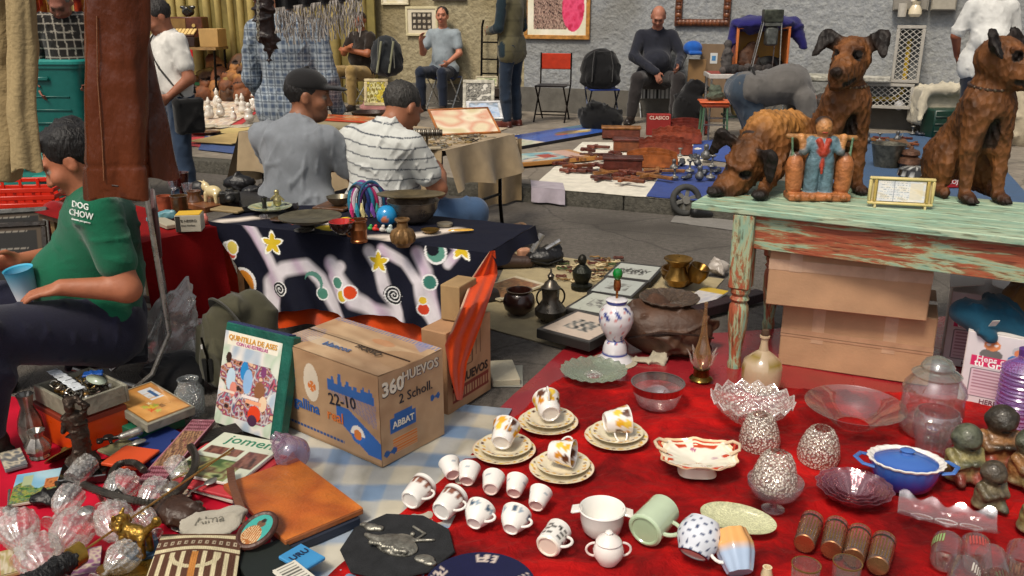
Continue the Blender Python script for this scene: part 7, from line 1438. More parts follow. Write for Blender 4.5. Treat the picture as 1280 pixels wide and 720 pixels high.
# ---- more trinkets on the star cloth and the red table ----
PWT=V(rough=.3,metal=.6,noise=.25,ns=20,bump=.15,dirt=.2)
flat('wooden_board','brown wooden serving board behind the wide dark platter','board',[(408,246),(446,248),(444,262),(404,259)],.014,None,'#6a4426',z=ZT+.004,mat=WOODM)
lath('pewter_bowl','dull pewter bowl standing on the brown wooden board','bowl',tz(424,256,.016),[(0,0),(.03,0),(.05,.02),(.062,.042),(.058,.042),(.04,.016),(0,.01)],'#77705f',PWT)
lath('candle_tin','small round tin lid right of the big metal bowl','tin',tz(556,282),[(0,0),(.035,0),(.036,.012),(.03,.014),(0,.012)],'#8f8878',PWT)
lath('brass_ashtray','small brass ashtray in front of the big metal bowl','ashtray',tz(538,290),[(0,0),(.03,0),(.042,.012),(.038,.012),(.02,.005),(0,.005)],'#8a6c34',METAL)
lath('brown_saucer','round brown pottery saucer left of the wide dark platter','saucer',tz(352,276),[(0,0),(.03,0),(.052,.01),(.048,.012),(0,.006)],'#4e3426',CERAM)
lath('glass_salt','tiny clear glass salt cellar beside the brown saucer','salt cellar',tz(330,274),wall_prof([(.016,0),(.02,.02)],.003),(.8,)*3,GSM)
blob('dark_pouch','small dark velvet pouch between the green dish and the platter','pouch',tz(364,264),(.04,.03,.022),'#1c1a20',CLOTH,.006,60,5,.005)
flat('sunglasses_case','black spectacle case lying behind the green dish','spectacle case',[(300,250),(322,249),(326,256),(302,258)],.03,None,'#111112',z=ZT+.006,mat=LEATH)
for i,(x,y,sz_,lb)in enumerate(((250,246,(.06,.04,.05),'black leather pouch between the amber jar and the bull figurine'),(300,238,(.09,.05,.05),'large black leather pouch behind the old camera'),(318,246,(.07,.04,.035),'black gloves bundled behind the green dish'))):blob('black_pouch',lb,'pouch',rz_(x,y),sz_,'#151416',LEATH,.012,45,i,.007)
lath('brown_jug','squat brown pottery jug behind the tea box','jug',rz_(244,258),[(0,0),(.03,0),(.045,.03),(.03,.06),(.034,.08),(.028,.08),(0,.02)],'#5a3a24',CERAM)
flat('postcard_stack','small stack of postcards on the red table by the tea box','postcards',[(196,272),(214,270),(216,280),(198,283)],.02,None,'#a39a86',z=.566)
# ---- denser clutter around the pressed glass ----
def spoon(label,a,b,z_=.03,col='#a8a49c'):
 p,q=P(*a,z_),P(*b,z_);rz0=ang(p,q);L=(q-p).length;t=thing('spoon',label,'spoon',p,rz0);M().tube([(0,0,0),(L*.5,0,.006),(L*.78,0,0)],[.005,.003,.004],H(col),6,flat=.5).build('handle',METAL,t);M().sph(.02,(L*.9,0,.002),H(col),12,sc_=(1.35,.85,.3)).build('bowl',METAL,t)
for i,(a,b,lb)in enumerate((((228,622),(268,600),'silver spoon lying across the magazines'),((12,612),(10,640),'silver spoon at the left edge beside the painted tile'),((150,560),(176,552),'silver spoon beside the orange folder'),((200,640),(224,662),'tarnished spoon beside the brass lion dog'))):spoon(lb,a,b,.06 if i in(0,2)else.02)
for i,(cn,lb,c_,z_)in enumerate((([(0,566),(26,560),(34,580),(4,588)],'small grey paperback at the left edge above the painted tile','#6a6c70',.012),([(120,612),(150,604),(160,622),(128,632)],'dull red notebook under the metal hose','#7a2a2a',.012),([(196,606),(226,598),(240,620),(206,630)],'black and red leaflet under the metal hose','#3a1418',.02),([(212,640),(252,628),(262,650),(220,664)],'slate blue folder under the brown leather purse','#3c4c66',.012),([(0,690),(22,684),(30,712),(0,720)],'yellowed booklet at the bottom left corner','#a39868',.012),([(86,690),(120,684),(132,712),(92,720)],'violet paper sheet beneath the brush','#8a5a80',.012))):flat('booklet',lb,'booklet',cn,.014,noise_img(400+i,[c_,'#c9bfa8',c_,c_],9,2),c_,z=z_)
for i,(x,y,r_,lb)in enumerate(((214,610,.03,'steel pocket watch case on the black and red leaflet'),(182,640,.022,'small brass medal left of the woven bag'),(108,640,.026,'round glass bottle stopper between the goblets'),(246,632,.02,'tiny metal button by the white pouch'))):lath('round_trinket',lb,'trinket',P(x,y,.045),[(0,0),(r_*.9,0),(r_,r_*.2),(r_*.8,r_*.4),(0,r_*.5)],['#9a968c','#a8843c','#b0b4b4','#77736a'][i],METAL,24)
for i,(a,b,lb)in enumerate((((8,670),(0,640),'clear pressed glass tumbler at the left edge'),((90,600),(110,585),'clear pressed glass tumbler behind the black glove'),((228,600),(214,578),'clear pressed glass tumbler beside the hose end'))):
 p,d=lie(a,b,.035,z=.02,lift=.2);gl('glass_tumbler',lb,'tumbler',[(.0001,.004)]+wall_prof([(.03,0),(.033,.006),(.038,.09)],.003),p,CRB,40,flute,rot=aim(d,i))
# ================= people =================
def wd(x,y):return math.atan2(-x,y) # rotation so that +Y looks along (x, y)
def lf(v,rz):c,s=math.cos(-rz),math.sin(-rz);return(v[0]*c-v[1]*s,v[0]*s+v[1]*c,v[2]if len(v)>2 else 0) # world direction -> person frame
# man in green, close on the left
p=P(143,394,.33);rz=wd(-.9,-.36)
gm,gj=person('heavy man in a green tee shirt and navy trousers sitting at the left, head bowed',(p.x,p.y,-.235),rz,SIT,
dict(pel=(0,0,.52),che=(0,-.0,.83),nek=(0,.0,1.0),hed=(0,.055,1.105),shL=(-.19,-.01,.95),shR=(.19,-.01,.95),elL=(-.275,-.07,.70),wrL=(-.26,.13,.725),elR=(.26,.06,.72),wrR=(.1,.3,.74),knL=(-.36,.37,.62),knR=(.15,.45,.57),anL=(-.42,.40,.31),anR=(.16,.45,.31)),
face=lf((-.92,-.25,-.52),rz),hup=lf((-.42,0,.9),rz),skin='#a8684a',shirt='#0e5b40',pants='#1b1c30',hair='#120e0c',hstyle='full',belly=.185,bulk=1.08,lb=1.3,res=.0085,sres=.0085,seed=4,fold=.0042,scale=1.08,
hdL=((.1,.95,-.16),(.1,-.1,-1)),hdR=((-.2,.9,.05),(-.9,.1,-.4)),curl=.35)
def onto(o,src,dirv,off=.004):
 """lay lettering on a curved garment"""
 bpy.context.view_layer.update();me=o.data;mw=o.matrix_world;smw=src.matrix_world;bv=BVHTree.FromPolygons([smw@v.co for v in src.data.vertices],[tuple(q.vertices)for q in src.data.polygons]);mi=mw.inverted()
 d=Vector(dirv).normalized()
 for v in me.vertices:
  w_=mw@v.co;h=bv.ray_cast(w_-d*.4,d)
  v.co=mi@((h[0]or w_)-d*off)
shirt_o=[c for c in gm.children if c.name.startswith('shirt')][0]
def shirt_text(txt,x,y,size,skew=0):
 pc=PY(x,y,gm.location.y-.22);o=letters(txt,size,H('#d5dcd6'),gm,(0,0,0),(0,0,0),mat=CLOTH,bold=.02)
 o.matrix_basis=gm.matrix_basis.inverted()@T(pc,(PI/2-.1,.12,-.32));dv=(pc-Vector((0,0,CAM_H)));onto(o,shirt_o,dv);return o
shirt_text('DOG',100,257,.033);shirt_text('CHOW',101,268,.033);shirt_text('alimento para perros',101,276,.01)
# chair of the man in green
p0=Vector((gm.location.x,gm.location.y,0));ch=thing('folding_chair','folding chair with chromed tubes and a brown patterned back under the man in green','chair',p0,rz)
for s_ in(-1,1):
 M().tube([(s_*.22,-.18,.86),(s_*.22,-.2,.3),(s_*.22,-.12,.14),(s_*.22,.06,.01)],.010,H('#b5b2ac'),8).build('tube_leg',METAL,ch);M().tube([(s_*.2,.16,.2),(s_*.2,-.2,.01)],.010,H('#b5b2ac'),8).build('tube_leg',METAL,ch)
M().box((.42,.02,.2),(0,-.2,.7),H('#4a2a28'),b=.008).build('back_panel',CLOTH,ch);M().box((.36,.3,.03),(0,.04,.19),H('#17161c'),b=.008).build('seat',CLOTH,ch)
p=gm.matrix_basis@Vector((-.1,.26,.655));cu=thing('paper_cup','pale blue and white paper cup held by the man in green','cup',p,(.12,-.1,0),scale=1.15);M().lathe([(.0001,0),(.034,0),(.044,.1),(.046,.104),(.042,.1),(.032,.01),(.0001,.006)],28,col=H('#d6dce0'),cap=False,colfn=lambda th,z,r,cc:np.where((z>.062+.006*np.sin(th*3))[...,None],np.array(H('#3fa9cc')),cc)).build('cup',PAPER,cu)
# standing people on the left
p=PY(80,12,7.0);rz=wd(.15,-1);person('standing man in a black and white checked shirt behind the teal tote, looking down',(p.x,7.0,0),rz,STAND,dict(hed=(0,.07,1.56),nek=(0,.02,1.44),elR=(.26,-.05,1.14),wrR=(.2,.15,.95),elL=(-.26,.0,1.12),wrL=(-.2,.2,1.0)),
face=(0,.75,-.65),hup=(0,.6,.8),skin='#8f5a48',shirt='#15120f',sleeve='long',pants='#3a4a60',hair='#6f6a64',res=.013,sres=.009,paint=plaid('#14110f','#1f1a17','#a39c8f',.062,.1),seed=2)
p=PY(206,40,6.7);rz=wd(-.75,-.65);w3,j3=person('man in a white tee shirt looking down, holding the strap of a black shoulder bag',(p.x,6.75,0),rz,STAND,dict(hed=(0,.06,1.45),nek=(0,.0,1.33),che=(0,0,1.16),shL=(-.18,0,1.28),shR=(.18,0,1.28),elL=(-.25,-.03,1.03),wrL=(-.19,.12,.9),elR=(.22,.05,1.05),wrR=(.02,.17,.98),pel=(0,0,.9)),
face=(0,.85,-.5),hup=(0,.45,.9),skin='#9a6248',shirt='#d5d2cb',pants='#2f3f55',hair='#221d1a',res=.013,seed=7,belt='#15110f')
bg_=thing('shoulder_bag','black shoulder bag hanging at the hip of the man in the white tee shirt','bag',w3.location,rz);link('bag',sdf('b',[rbox((-.24,.0,.76),(.045,.11,.13),.03,0,.01)],{0:H('#121213')},.012,CLOTH,folds(.008,30,2)),bg_);M().tube([(-.22,.02,.9),(-.12,.13,1.1),(.04,.135,1.26),(.12,.03,1.37),(.05,-.13,1.2),(-.18,-.08,.92)],.02,H('#17130f'),6,flat=.25).build('strap',CLOTH,bg_)
p=PY(356,60,5.9);rz=wd(.1,1);person('man in a blue and white plaid shirt standing with his back turned behind the shawl',(p.x,5.95,0),rz,STAND,dict(shL=(-.2,0,1.38),shR=(.2,0,1.38),elL=(-.27,.03,1.08),elR=(.27,.0,1.08),wrL=(-.24,.2,.9),wrR=(.28,.12,.86)),skin='#7d5038',shirt='#8a98a8',sleeve='long',pants='#2a3140',hair='#15110f',res=.014,sres=.0085,bulk=1.12,paint=plaid('#a3adb4','#4a586c','#1f2a3c',.05,.45),seed=5,face=(0,1,-.1),tail=.5)
p=PY(336,16,7.6);person('bystander in a dark teal cap half hidden behind the hanging dark leather piece',(p.x,7.6,0),wd(-.8,-.6),STAND,skin='#8a5a44',shirt='#2a2522',pants='#25221f',hair='#1d1815',res=.018,cap_='#17424e')
# the two men sitting at the jewellery table
p=P(372,258,.44);p.y=4.42;p=PY(368,250,4.45);rz=wd(.42,.9);person('man in a grey tee shirt and black cap sitting with his back to us',(p.x,4.45,0),rz,SIT,dict(che=(0,.03,.8),pel=(0,0,.47),nek=(0,.08,.965),hed=(.03,.13,1.09),shL=(-.2,.03,.89),shR=(.2,.05,.89),elL=(-.25,.2,.68),elR=(.27,.2,.66),wrL=(-.1,.42,.68),wrR=(.12,.44,.68)),
face=lf((.93,.12,-.12),rz),skin='#8a5a40',shirt='#7d8288',pants='#20242c',hair='#14100e',res=.010,bulk=1.08,beard=1,cap_='#1d1c1d',seed=8,fold=.008,tail=.6)
p=PY(470,250,4.35);rz=wd(.55,.8);person('man with greying hair in a white striped polo shirt sitting with his back to us',(p.x,4.35,0),rz,SIT,dict(che=(0,.04,.8),pel=(0,0,.46),nek=(.01,.1,.95),hed=(.03,.19,1.04),shL=(-.2,.05,.88),shR=(.2,.05,.88),elL=(-.27,.18,.66),elR=(.27,.16,.66),wrL=(-.1,.42,.68),wrR=(.1,.4,.68),knR=(.3,.42,.5),anR=(.3,.36,.09)),
face=lf((.6,.6,-.6),rz),hup=lf((.3,.4,.8),rz),skin='#9a6448',shirt='#c9cbc6',pants='#3f5878',hair='#33302c',res=.010,bulk=1.1,belly=.17,seed=9,fold=.008,sres=.006,paint=stripes('#c9cbc6','#4a5058',.052,.12),tail=.6)
for x,Y_,lb in((372,4.42,'plain wooden stool under the man in the black cap'),(470,4.32,'plain wooden stool under the man in the striped polo shirt')):
 p=PY(x,250,Y_);t=thing('wooden_stool',lb,'stool',(p.x,Y_,0));M().cyl(.16,.03,(0,0,.34),H('#5a3c24'),n=20).build('seat',WOODM,t)
 for a in range(4):M().tube([(.1*math.cos(a*PI/2+.7),.1*math.sin(a*PI/2+.7),.34),(.15*math.cos(a*PI/2+.7),.15*math.sin(a*PI/2+.7),0)],.014,H('#5a3c24'),8).build('leg',WOODM,t)
# people by the wall
p=P(430,138,.12);rz=wd(-.62,-.78);ac,_=person('man in dark brown shirt and khaki trousers sitting with crossed arms',(p.x+.25,p.y+.35,.12),rz,SIT,dict(hed=(.0,.02,1.23),elL=(-.25,.13,.78),elR=(.25,.13,.78),wrL=(.04,.26,.83),wrR=(-.04,.29,.87),che=(0,-.06,.88),knL=(-.2,.42,.56),knR=(.12,.42,.54)),
face=lf((-.1,-.85,.15),rz),skin='#9a5a3a',shirt='#241b15',sleeve='short',pants='#9a8050',hair='#33241a',res=.015,belly=.18,bulk=1.1,seed=3,beard=1)
g=M();h_=Vector(lf((-.1,-.85,.15),rz)).normalized();rr3=h_.cross(Vector((0,0,1))).normalized();c_=Vector((0,.02,1.23))+Vector((0,0,.085))+h_*.085
g.sph(.03,tuple(c_+rr3*.035),H('#0c0c0e'),10,sc_=(1,1,.7));g.sph(.03,tuple(c_-rr3*.035),H('#0c0c0e'),10,sc_=(1,1,.7));g.build('sunglasses',CERAM,ac)
p=P(545,140,.12);rz=wd(-.35,-.92);person('man in pale grey tee shirt sitting by the wall with one hand raised',(p.x+.1,p.y+.4,.12),rz,SIT,dict(elR=(.27,.1,.76),wrR=(.2,.3,.93),elL=(-.26,.06,.76),wrL=(-.18,.28,.64),hed=(0,.03,1.24)),
face=lf((-.12,-.95,.0),rz),skin='#b87a60',shirt='#8b959b',pants='#1c2434',hair='#241c18',res=.014,seed=11,scale=1.04,hdR=((-.3,.2,.9),(-.8,.3,0)),curl=.8)
p=P(640,158,.12);rz=wd(-.75,.5);person('standing man in a khaki vest over a teal sweater and jeans',(p.x,p.y,.12),rz,STAND,dict(elL=(-.24,.02,1.12),wrL=(-.12,.24,1.08),elR=(.25,.02,1.12),wrR=(.1,.24,1.08)),skin='#8a5a42',shirt='#1b2b33',sleeve='long',pants='#1e2a3a',hair='#181412',shoe='#5a2418',res=.015,seed=12,scale=1.05,
paint=lambda v,col:np.where(((np.abs(v[:,0])<.21)&(v[:,2]<1.5))[:,None],np.array(H('#5f5940'))*(1-.25*((np.mod(v[:,2],.17)<.02))[:,None]),col),tail=.9)
p=P(822,155,.12);rz=wd(-.05,-1);person('balding man in a navy sweater sitting on a striped stool, looking down',(p.x,p.y+.42,.12),rz,SIT,dict(knL=(-.24,.4,.53),knR=(.24,.4,.53),anL=(-.2,.42,.09),anR=(.3,.38,.09),elL=(-.3,.1,.78),wrL=(-.23,.34,.66),elR=(.28,.14,.77),wrR=(.02,.38,.6),hed=(.0,.1,1.22),nek=(0,.04,1.08)),
face=(0.1,.8,-.55),hup=(0,.5,.85),skin='#a8705a',shirt='#20222c',sleeve='long',pants='#2e2a2a',hair='#2a211c',hstyle='bald',res=.013,belly=.2,bulk=1.12,seed=13,scale=1.06,hdR=((-.3,.3,-.9),(-.2,-.9,-.3)))
p=P(925,232,.12);rz=wd(1,-.1);person('man in a grey shirt and jeans bending far over behind the crouching wooden dog',(p.x+.02,p.y+.2,.12),rz,STAND,dict(pel=(0,0,.76),che=(0,.33,.82),nek=(0,.53,.7),hed=(0,.63,.6),shL=(-.19,.46,.7),shR=(.19,.46,.7),elL=(-.2,.5,.45),elR=(.2,.52,.45),wrL=(-.1,.56,.36),wrR=(.1,.58,.36),hiL=(-.1,0,.76),hiR=(.1,0,.76),knL=(-.11,.12,.44),knR=(.11,.11,.44)),
face=(0,.5,-.85),hup=(0,.85,.5),skin='#9a6248',shirt='#5d5a57',sleeve='half',pants='#36424f',hair='#3a302a',res=.013,seed=14,fold=.006,bulk=1.28,belt='#15120f')
p=P(1214,192,.12);rz=wd(-.05,-1);person('man in a white short sleeved shirt and dark jeans behind the right hand wooden dog',(p.x,p.y+.05,.12),rz,STAND,dict(elL=(-.28,-.04,1.14),elR=(.28,-.04,1.14),wrL=(-.2,-.14,.95),wrR=(.2,-.14,.95)),skin='#8a5038',shirt='#cfcfcb',pants='#161c2a',hair='#1a1512',res=.013,belly=.17,seed=15,bulk=1.1,tail=.9,sleeve='half')
# ================= clothes and shawl hung from a rail in front =================
rail=thing('clothes_rail','steel rail above the stall carrying the jackets and the shawl','rail',(0,0,0));M().tube([(-2.2,1.95,2.05),(-.35,1.95,2.05)],.014,H('#8d8b86'),10).build('bar',METAL,rail)
for x in(-2.2,-.35):M().tube([(x,1.95,2.05),(x,1.95,2.9)],.006,H('#8d8b86'),6).build('hanging_wire',METAL,rail)
def sleeve(name,parent,pts,rad,col,mat,seed=0,seams=(),mult=1.0,nn=90,m=110,ell_=.55):
 """a hanging garment tube: centre points and half widths, with deep lengthwise folds and a hollow open hem"""
 rg=np.random.default_rng(seed);pts=np.array([list(q)for q in pts]);s=np.linspace(0,1,len(pts));tt=np.linspace(0,1,m);c=np.stack([np.interp(tt,s,pts[:,i])for i in range(3)],1);r=np.interp(tt,s,rad)
 th=np.linspace(0,2*PI,nn,endpoint=False);ph=rg.uniform(0,6,6);TT,TH=np.meshgrid(tt,th,indexing='ij')
 f=1+mult*(.10*np.sin(TH*3+ph[0]+TT*2.2)+.075*np.sin(TH*5+ph[1]-TT*3)+.012*np.sin(TH*9+ph[2]+TT*5)+.045*np.sin(TH*2+TT*17+ph[3])*np.sin(TT*9)-.05*np.exp(-((TT-.45-.12*np.sin(TH+ph[5]))/.03)**2))
 for sv in seams:f-=.05*np.exp(-((TT-sv)/.008)**2)
 R_=r[:,None]*f;v=np.stack([c[:,0:1]+R_*np.cos(TH),c[:,1:2]+R_*ell_*np.sin(TH),c[:,2:3]+0*TH+.006*np.sin(TH*3)*(TT>.97)],-1)
 vi=v.copy();vi[...,0]=c[:,0:1]+(R_-.006)*np.cos(TH);vi[...,1]=c[:,1:2]+(R_-.006)*ell_*np.sin(TH)
 g=M();F_=[]
 for i in range(m-1):
  for k_ in range(nn):j_=(k_+1)%nn;F_.append((i*nn+k_,(i+1)*nn+k_,(i+1)*nn+j_,i*nn+j_))
 N0=m*nn;F2=[tuple(q+N0 for q in f_[::-1])for f_ in F_]+[((m-1)*nn+k_,N0+(m-1)*nn+k_,N0+(m-1)*nn+(k_+1)%nn,(m-1)*nn+(k_+1)%nn)for k_ in range(nn)]
 g.add(np.concatenate([v.reshape(-1,3),vi.reshape(-1,3)]),F_+F2,H(col));return g.build(name,mat,parent,sharp=80)
JL=V(rough=.27,noise=.25,ns=5,bump=.7,bs=26,dirt=.45,coat=.12,stretch=(1,1,.5));JY=1.95
lj=thing('leather_jacket','brown leather jacket hanging in front of the man in green, seen from the waist down','jacket',(0,0,0))
q_=lambda x,y,dy=0:PY(x,y,JY+dy)
sleeve('jacket_body',lj,[q_(148,-190),q_(143,-60),q_(142,60),q_(144,160),q_(147,246)],[.055,.062,.066,.070,.070],'#683014',JL,3,(.88,),ell_=.5)
sleeve('sleeve',lj,[q_(150,-190,.05),q_(154,-40,.05),q_(166,60,.05),q_(183,150,.05),q_(194,222,.05)],[.034,.035,.039,.045,.05],'#602b12',JL,5,(),.9,ell_=.6)
g=M();g.tube([q_(121,20,-.036),q_(122,100,-.038),(q_(128,180,-.038)),q_(130,226,-.038)],.0013,H('#8a5a3c'),5);g.build('side_seam',LEATH,lj);M().tube([q_(140,232,-.04),q_(148,233,-.041)],.0022,H('#2a120a'),5).build('buttonhole',LEATH,lj)
M().tube([q_(148,-190),q_(148,-215),q_(150,-225)],.004,H('#999999'),6).build('hanger_hook',METAL,lj)
bj=thing('beige_jacket','beige canvas jacket with a gathered waist hanging at the left edge','jacket',(0,0,0));BG=V(rough=.8,noise=.1,ns=7,bump=.3,bs=120,spec=.25)
sleeve('jacket_body',bj,[q_(-16,-190),q_(-12,-60),q_(-6,60),q_(-6,91),q_(-12,160),q_(-22,222)],[.07,.075,.078,.074,.082,.088],'#9a8660',BG,11,(.665,.68),1.25,ell_=.5)
sleeve('sleeve',bj,[q_(18,-190,-.05),q_(22,-60,-.05),(q_(28,60,-.05)),q_(26,140,-.05),q_(33,212,-.05)],[.022,.026,.03,.03,.032],'#a08c66',BG,13,(),1.3)
M().tube([q_(-10,-190),q_(-10,-225)],.004,H('#999999'),6).build('hanger_hook',METAL,bj)
# fringed shawl and dark leather piece further back
SY=3.6;s_=lambda x,y,dy=0:PY(x,y,SY+dy);rl2=thing('shawl_rail','dark rod above the seated men with the fringed shawl','rod',(0,0,0));M().tube([s_(322,-14),s_(470,-34)],.012,H('#1a1613'),8).build('rod',WOODM,rl2)
for x in(322,470):M().tube([s_(x,-14 if x<400 else-34),s_(x,-260)],.004,H('#3a3632'),5).build('hanging_cord',METAL,rl2)
sh=thing('fringed_shawl','dark shawl with a long grey fringe hanging over the plaid shirted man','shawl',(0,0,0));g=M();a_,b_=s_(345,-14,-.02),s_(452,-28,-.02)
g.slab(50,8,lambda U,Vv:(a_.x+(b_.x-a_.x)*U,a_.y-.03+.015*np.sin(U*30),(a_.z+(b_.z-a_.z)*U)-.075*Vv+.0*U),.006,H('#121114'));g.build('woven_band',CLOTH,sh)
g=M();rf_=random.Random(3)
for i in range(170):
 u=i/169;x=a_.x+(b_.x-a_.x)*u;z=a_.z+(b_.z-a_.z)*u-.07;L=.1+rf_.uniform(-.02,.035)*(1.4 if u>.1 else 1);pts=[(x,a_.y-.03,z)]
 dx=rf_.uniform(-.012,.012)
 for k_ in range(1,6):pts.append((x+dx*k_/5+.004*math.sin(k_*1.7+i),a_.y-.03+rf_.uniform(-.012,.006),z-L*k_/5))
 g.tube(pts,.0017,H(rf_.choice(['#8d8680','#a39c94','#77716c','#b3aca2'])),4,caps=False)
fo=g.build('fringe',CLOTH,sh);fo['kind']='stuff'
dk=thing('dark_leather_piece','dark ragged leather bag on a pale chain hanging left of the fringed shawl','leather bag',(0,0,0))
link('bag',sdf('dl',[ell(s_(331,5),(.035,.02,.075),0,.03),ell(s_(336,40),(.032,.02,.08),0,.03),cap(s_(338,50),s_(336,82),.018,.006,0,.02),cap(s_(322,10),s_(324,52),.018,.01,0,.02),cap(s_(331,-14),s_(331,20),.02,.02,0,.02)],{0:H('#241410')},.006,LEATH,folds(.014,60,4)),dk)
g=M()
for i in range(17):
 p=s_(322.5,-14+i*3.9,-.05);ring=[(p.x+(.0045*math.cos(q)if i%2 else.001*math.cos(q)),p.y+(0 if i%2 else.0045*math.cos(q)),p.z+.009*math.sin(q))for q in np.linspace(0,2*PI,10,endpoint=False)];g.tube(ring,.0017,H('#c4bda8'),5,closed=True)
ch_=g.build('chain',METAL,dk);ch_['kind']='stuff'
# ================= jewellery table in the middle =================
JZ=.74;K0=P(554,188,JZ);ju=Vector((-.87,.5,0)).normalized();jn=Vector((.5,.87,0)).normalized();jl,jd=1.62,.8;JRZ=math.atan2(-ju.y,-ju.x)
jt=thing('folding_table','folding table with black steel legs under the beige cloth and the jewellery','table',(K0.x,K0.y,0),JRZ) # local x runs to the right, so the table lies in x<0
M().box((jl-.02,jd-.02,.03),(-jl/2,jd/2,JZ-.022),H('#4a4038')).build('table_top',WOODM,jt)
for x in(-jl+.12,-.06):
 for y in(.06,jd-.06):M().tube([(x,y,JZ-.04),(x+.0,y,.3),(x+.03,y,0)],.013,H('#141210'),8).build('leg',METAL,jt)
 M().tube([(x,.06,.35),(x,jd-.06,.35)],.010,H('#141210'),8).build('leg_brace',METAL,jt)
g=M();bc=H('#a08c6e')
def jcf(U,Vv,drop,s0,s1,fr):
 s=s0+(s1-s0)*U;return s,drop*Vv
def jfront(U,Vv):s=-jl*U;o_=.014+Vv*.05*(1+.8*np.sin(U*26))*.6;z=JZ-(.3+.05*np.sin(U*5))*Vv;b_=K0;return b_.x-ju.x*s*-1*-1+0*U if False else b_.x+ju.x*(-s)-jn.x*o_,b_.y+ju.y*(-s)-jn.y*o_,z
def jright(U,Vv):d=jd*U;o_=.014+Vv*.05*(1+.8*np.sin(U*14+1));z=JZ-(.24-.02*np.sin(U*7))*Vv-.0;return K0.x+jn.x*d-ju.x*o_,K0.y+jn.y*d-ju.y*o_,z
def jtop(U,Vv):return K0.x+ju.x*(jl*U-.014*(1-U))+jn.x*(jd*Vv-.014*(1-Vv)),K0.y+ju.y*(jl*U-.014*(1-U))+jn.y*(jd*Vv-.014*(1-Vv)),JZ+.001+.002*np.sin(U*30)*np.sin(Vv*14)
def jleft(U,Vv):d=jd*U;o_=.014+Vv*.12*(1+.5*np.sin(U*14+1));z=JZ-.36*Vv;return K0.x+jn.x*d+ju.x*(jl+o_),K0.y+jn.y*d+ju.y*(jl+o_),z
g.grid(60,14,jfront,bc);g.grid(40,14,jright,bc,flip=True);g.grid(40,24,jtop,bc,flip=True);g.grid(40,14,jleft,bc)
tag(g.build('beige_cloth',CLOTH,sharp=70),'plain beige tablecloth on the jewellery table behind the seated men','tablecloth')
c2=P(612,212,.6);g=M()
def bd2(U,Vv):a=P(598,262,0);b=P(652,252,0);o_=.03*np.sin(U*13)*(.3+Vv*.7);return a.x+(b.x-a.x)*U+.04*Vv*0,a.y+(b.y-a.y)*U-o_-.03*Vv,.5*(1-Vv)+.02
t2=thing('draped_table','second small table draped to the ground in beige behind the jewellery table','table',(P(598,262).x,P(598,262).y,0),0);o=g.grid(40,16,bd2,H('#8a7658')).build('drape',CLOTH,None);o.parent=t2;o.location=-t2.location
M().box((.32,.4,.02),(.15,.24,.5),H('#8a7658')).build('table_top',CLOTH,t2)
def jz(x,y,h=.004):return P(x,y,JZ+h)
g=M();rj=random.Random(8)
for i in range(280):
 u,v_=rj.uniform(.02,.6),rj.uniform(.05,.8);c=K0+ju*(u*jl*1.0)+jn*(v_*jd);r_=rj.uniform(.012,.035);z=JZ+.006;a0=rj.uniform(0,6)
 g.tube([(c.x+r_*math.cos(q+a0),c.y+r_*.8*math.sin(q+a0),z+.003*math.sin(3*q))for q in np.linspace(0,rj.choice([4,5.5,6.2]),12)],rj.choice([.002,.003,.004]),H(rj.choice(['#6a6156','#8d8474','#c9c0ac','#3e3832','#b39c6c','#d8d2c4'])),5)
o=g.build('jewellery_spread',METAL);tag(o,None,None,None,'stuff')
for i,(x,y,n_)in enumerate(((540,182,'ring stand in front')),)if False else[]:pass
p=jz(534,186);t=thing('bracelet_stand','horizontal stand wound with silver bracelets next to the striped polo shirt','bracelet stand',p,.1)
M().box((.16,.09,.012),(0,0,.006),H('#a89c84'),b=.003).build('base',PAPER,t);M().tube([(0,0,.01),(0,0,.085)],.008,H('#8a7f6a'),8).build('post',METAL,t);M().tube([(-.14,0,.09),(.09,0,.09)],.02,H('#6a5f50'),10).build('arm',METAL,t)
for i in range(17):M().tube([(-.13+.0125*i,.027*math.cos(q),.09+.027*math.sin(q))for q in np.linspace(0,2*PI,14,endpoint=False)],.0035,H('#9a958a' if i%2 else '#6d675c'),5,closed=True).build('bracelet',METAL,t)
p=jz(516,184);t=thing('ring_stand','small pale stand holding rings at the corner of the jewellery table','ring stand',p);M().lathe([(.0001,0),(.04,0),(.03,.012),(.014,.03),(.02,.06),(.03,.075),(.02,.08),(.0001,.08)],20,col=H('#a39a88'),cap=False).build('stand',METAL,t);M().sph(.02,(0,0,.09),H('#c9c2b4'),10).build('knob',METAL,t)
def pic(name,label,p,w_,h_,rz,tilt,fcol,fn,t_=.02,cat='framed picture',n_=(40,40),z=None,mat=WOODM,group=None):
 th=thing(name,label,cat,p,(tilt,0,rz),group);frame_m(M(),w_,h_,t_,.018,H(fcol)).build('frame',mat,th);g=M();panel(g,w_-2*t_,h_-2*t_,*n_,fn,-.002,t_);g.build('picture',V(rough=.3,noise=.03,bump=0),th);M().box((w_-t_,.006,h_-t_),(0,.006,h_/2),H('#6a5a46')).build('backing',PAPER,th);return th
ph=noise_img(201,['#d8d4c8','#3a3834','#a8a498','#1c1b1a','#bdb8ac'],9)
pic('photo_print','black and white photograph in a white mount standing on the crate',P(598,136,.5),.34,.3,-.15,-.15,'#c9c4b4',ph,.035)
pic('mounted_print','pale print in a thin orange frame lying tilted on the jewellery table',jz(588,168),.42,.3,.35,-1.1,'#a5642c',noise_img(202,['#d8c9a8','#d09a80','#e0d4b8','#c8b890'],5),.014)
pic('mounted_print','white mounted blue landscape print propped behind the orange framed one',jz(608,150,.05),.24,.18,.2,-.9,'#c9c9c9',noise_img(203,['#8fa8c8','#b8c4d4','#7a8a9a','#d4c8bc'],5),.02)
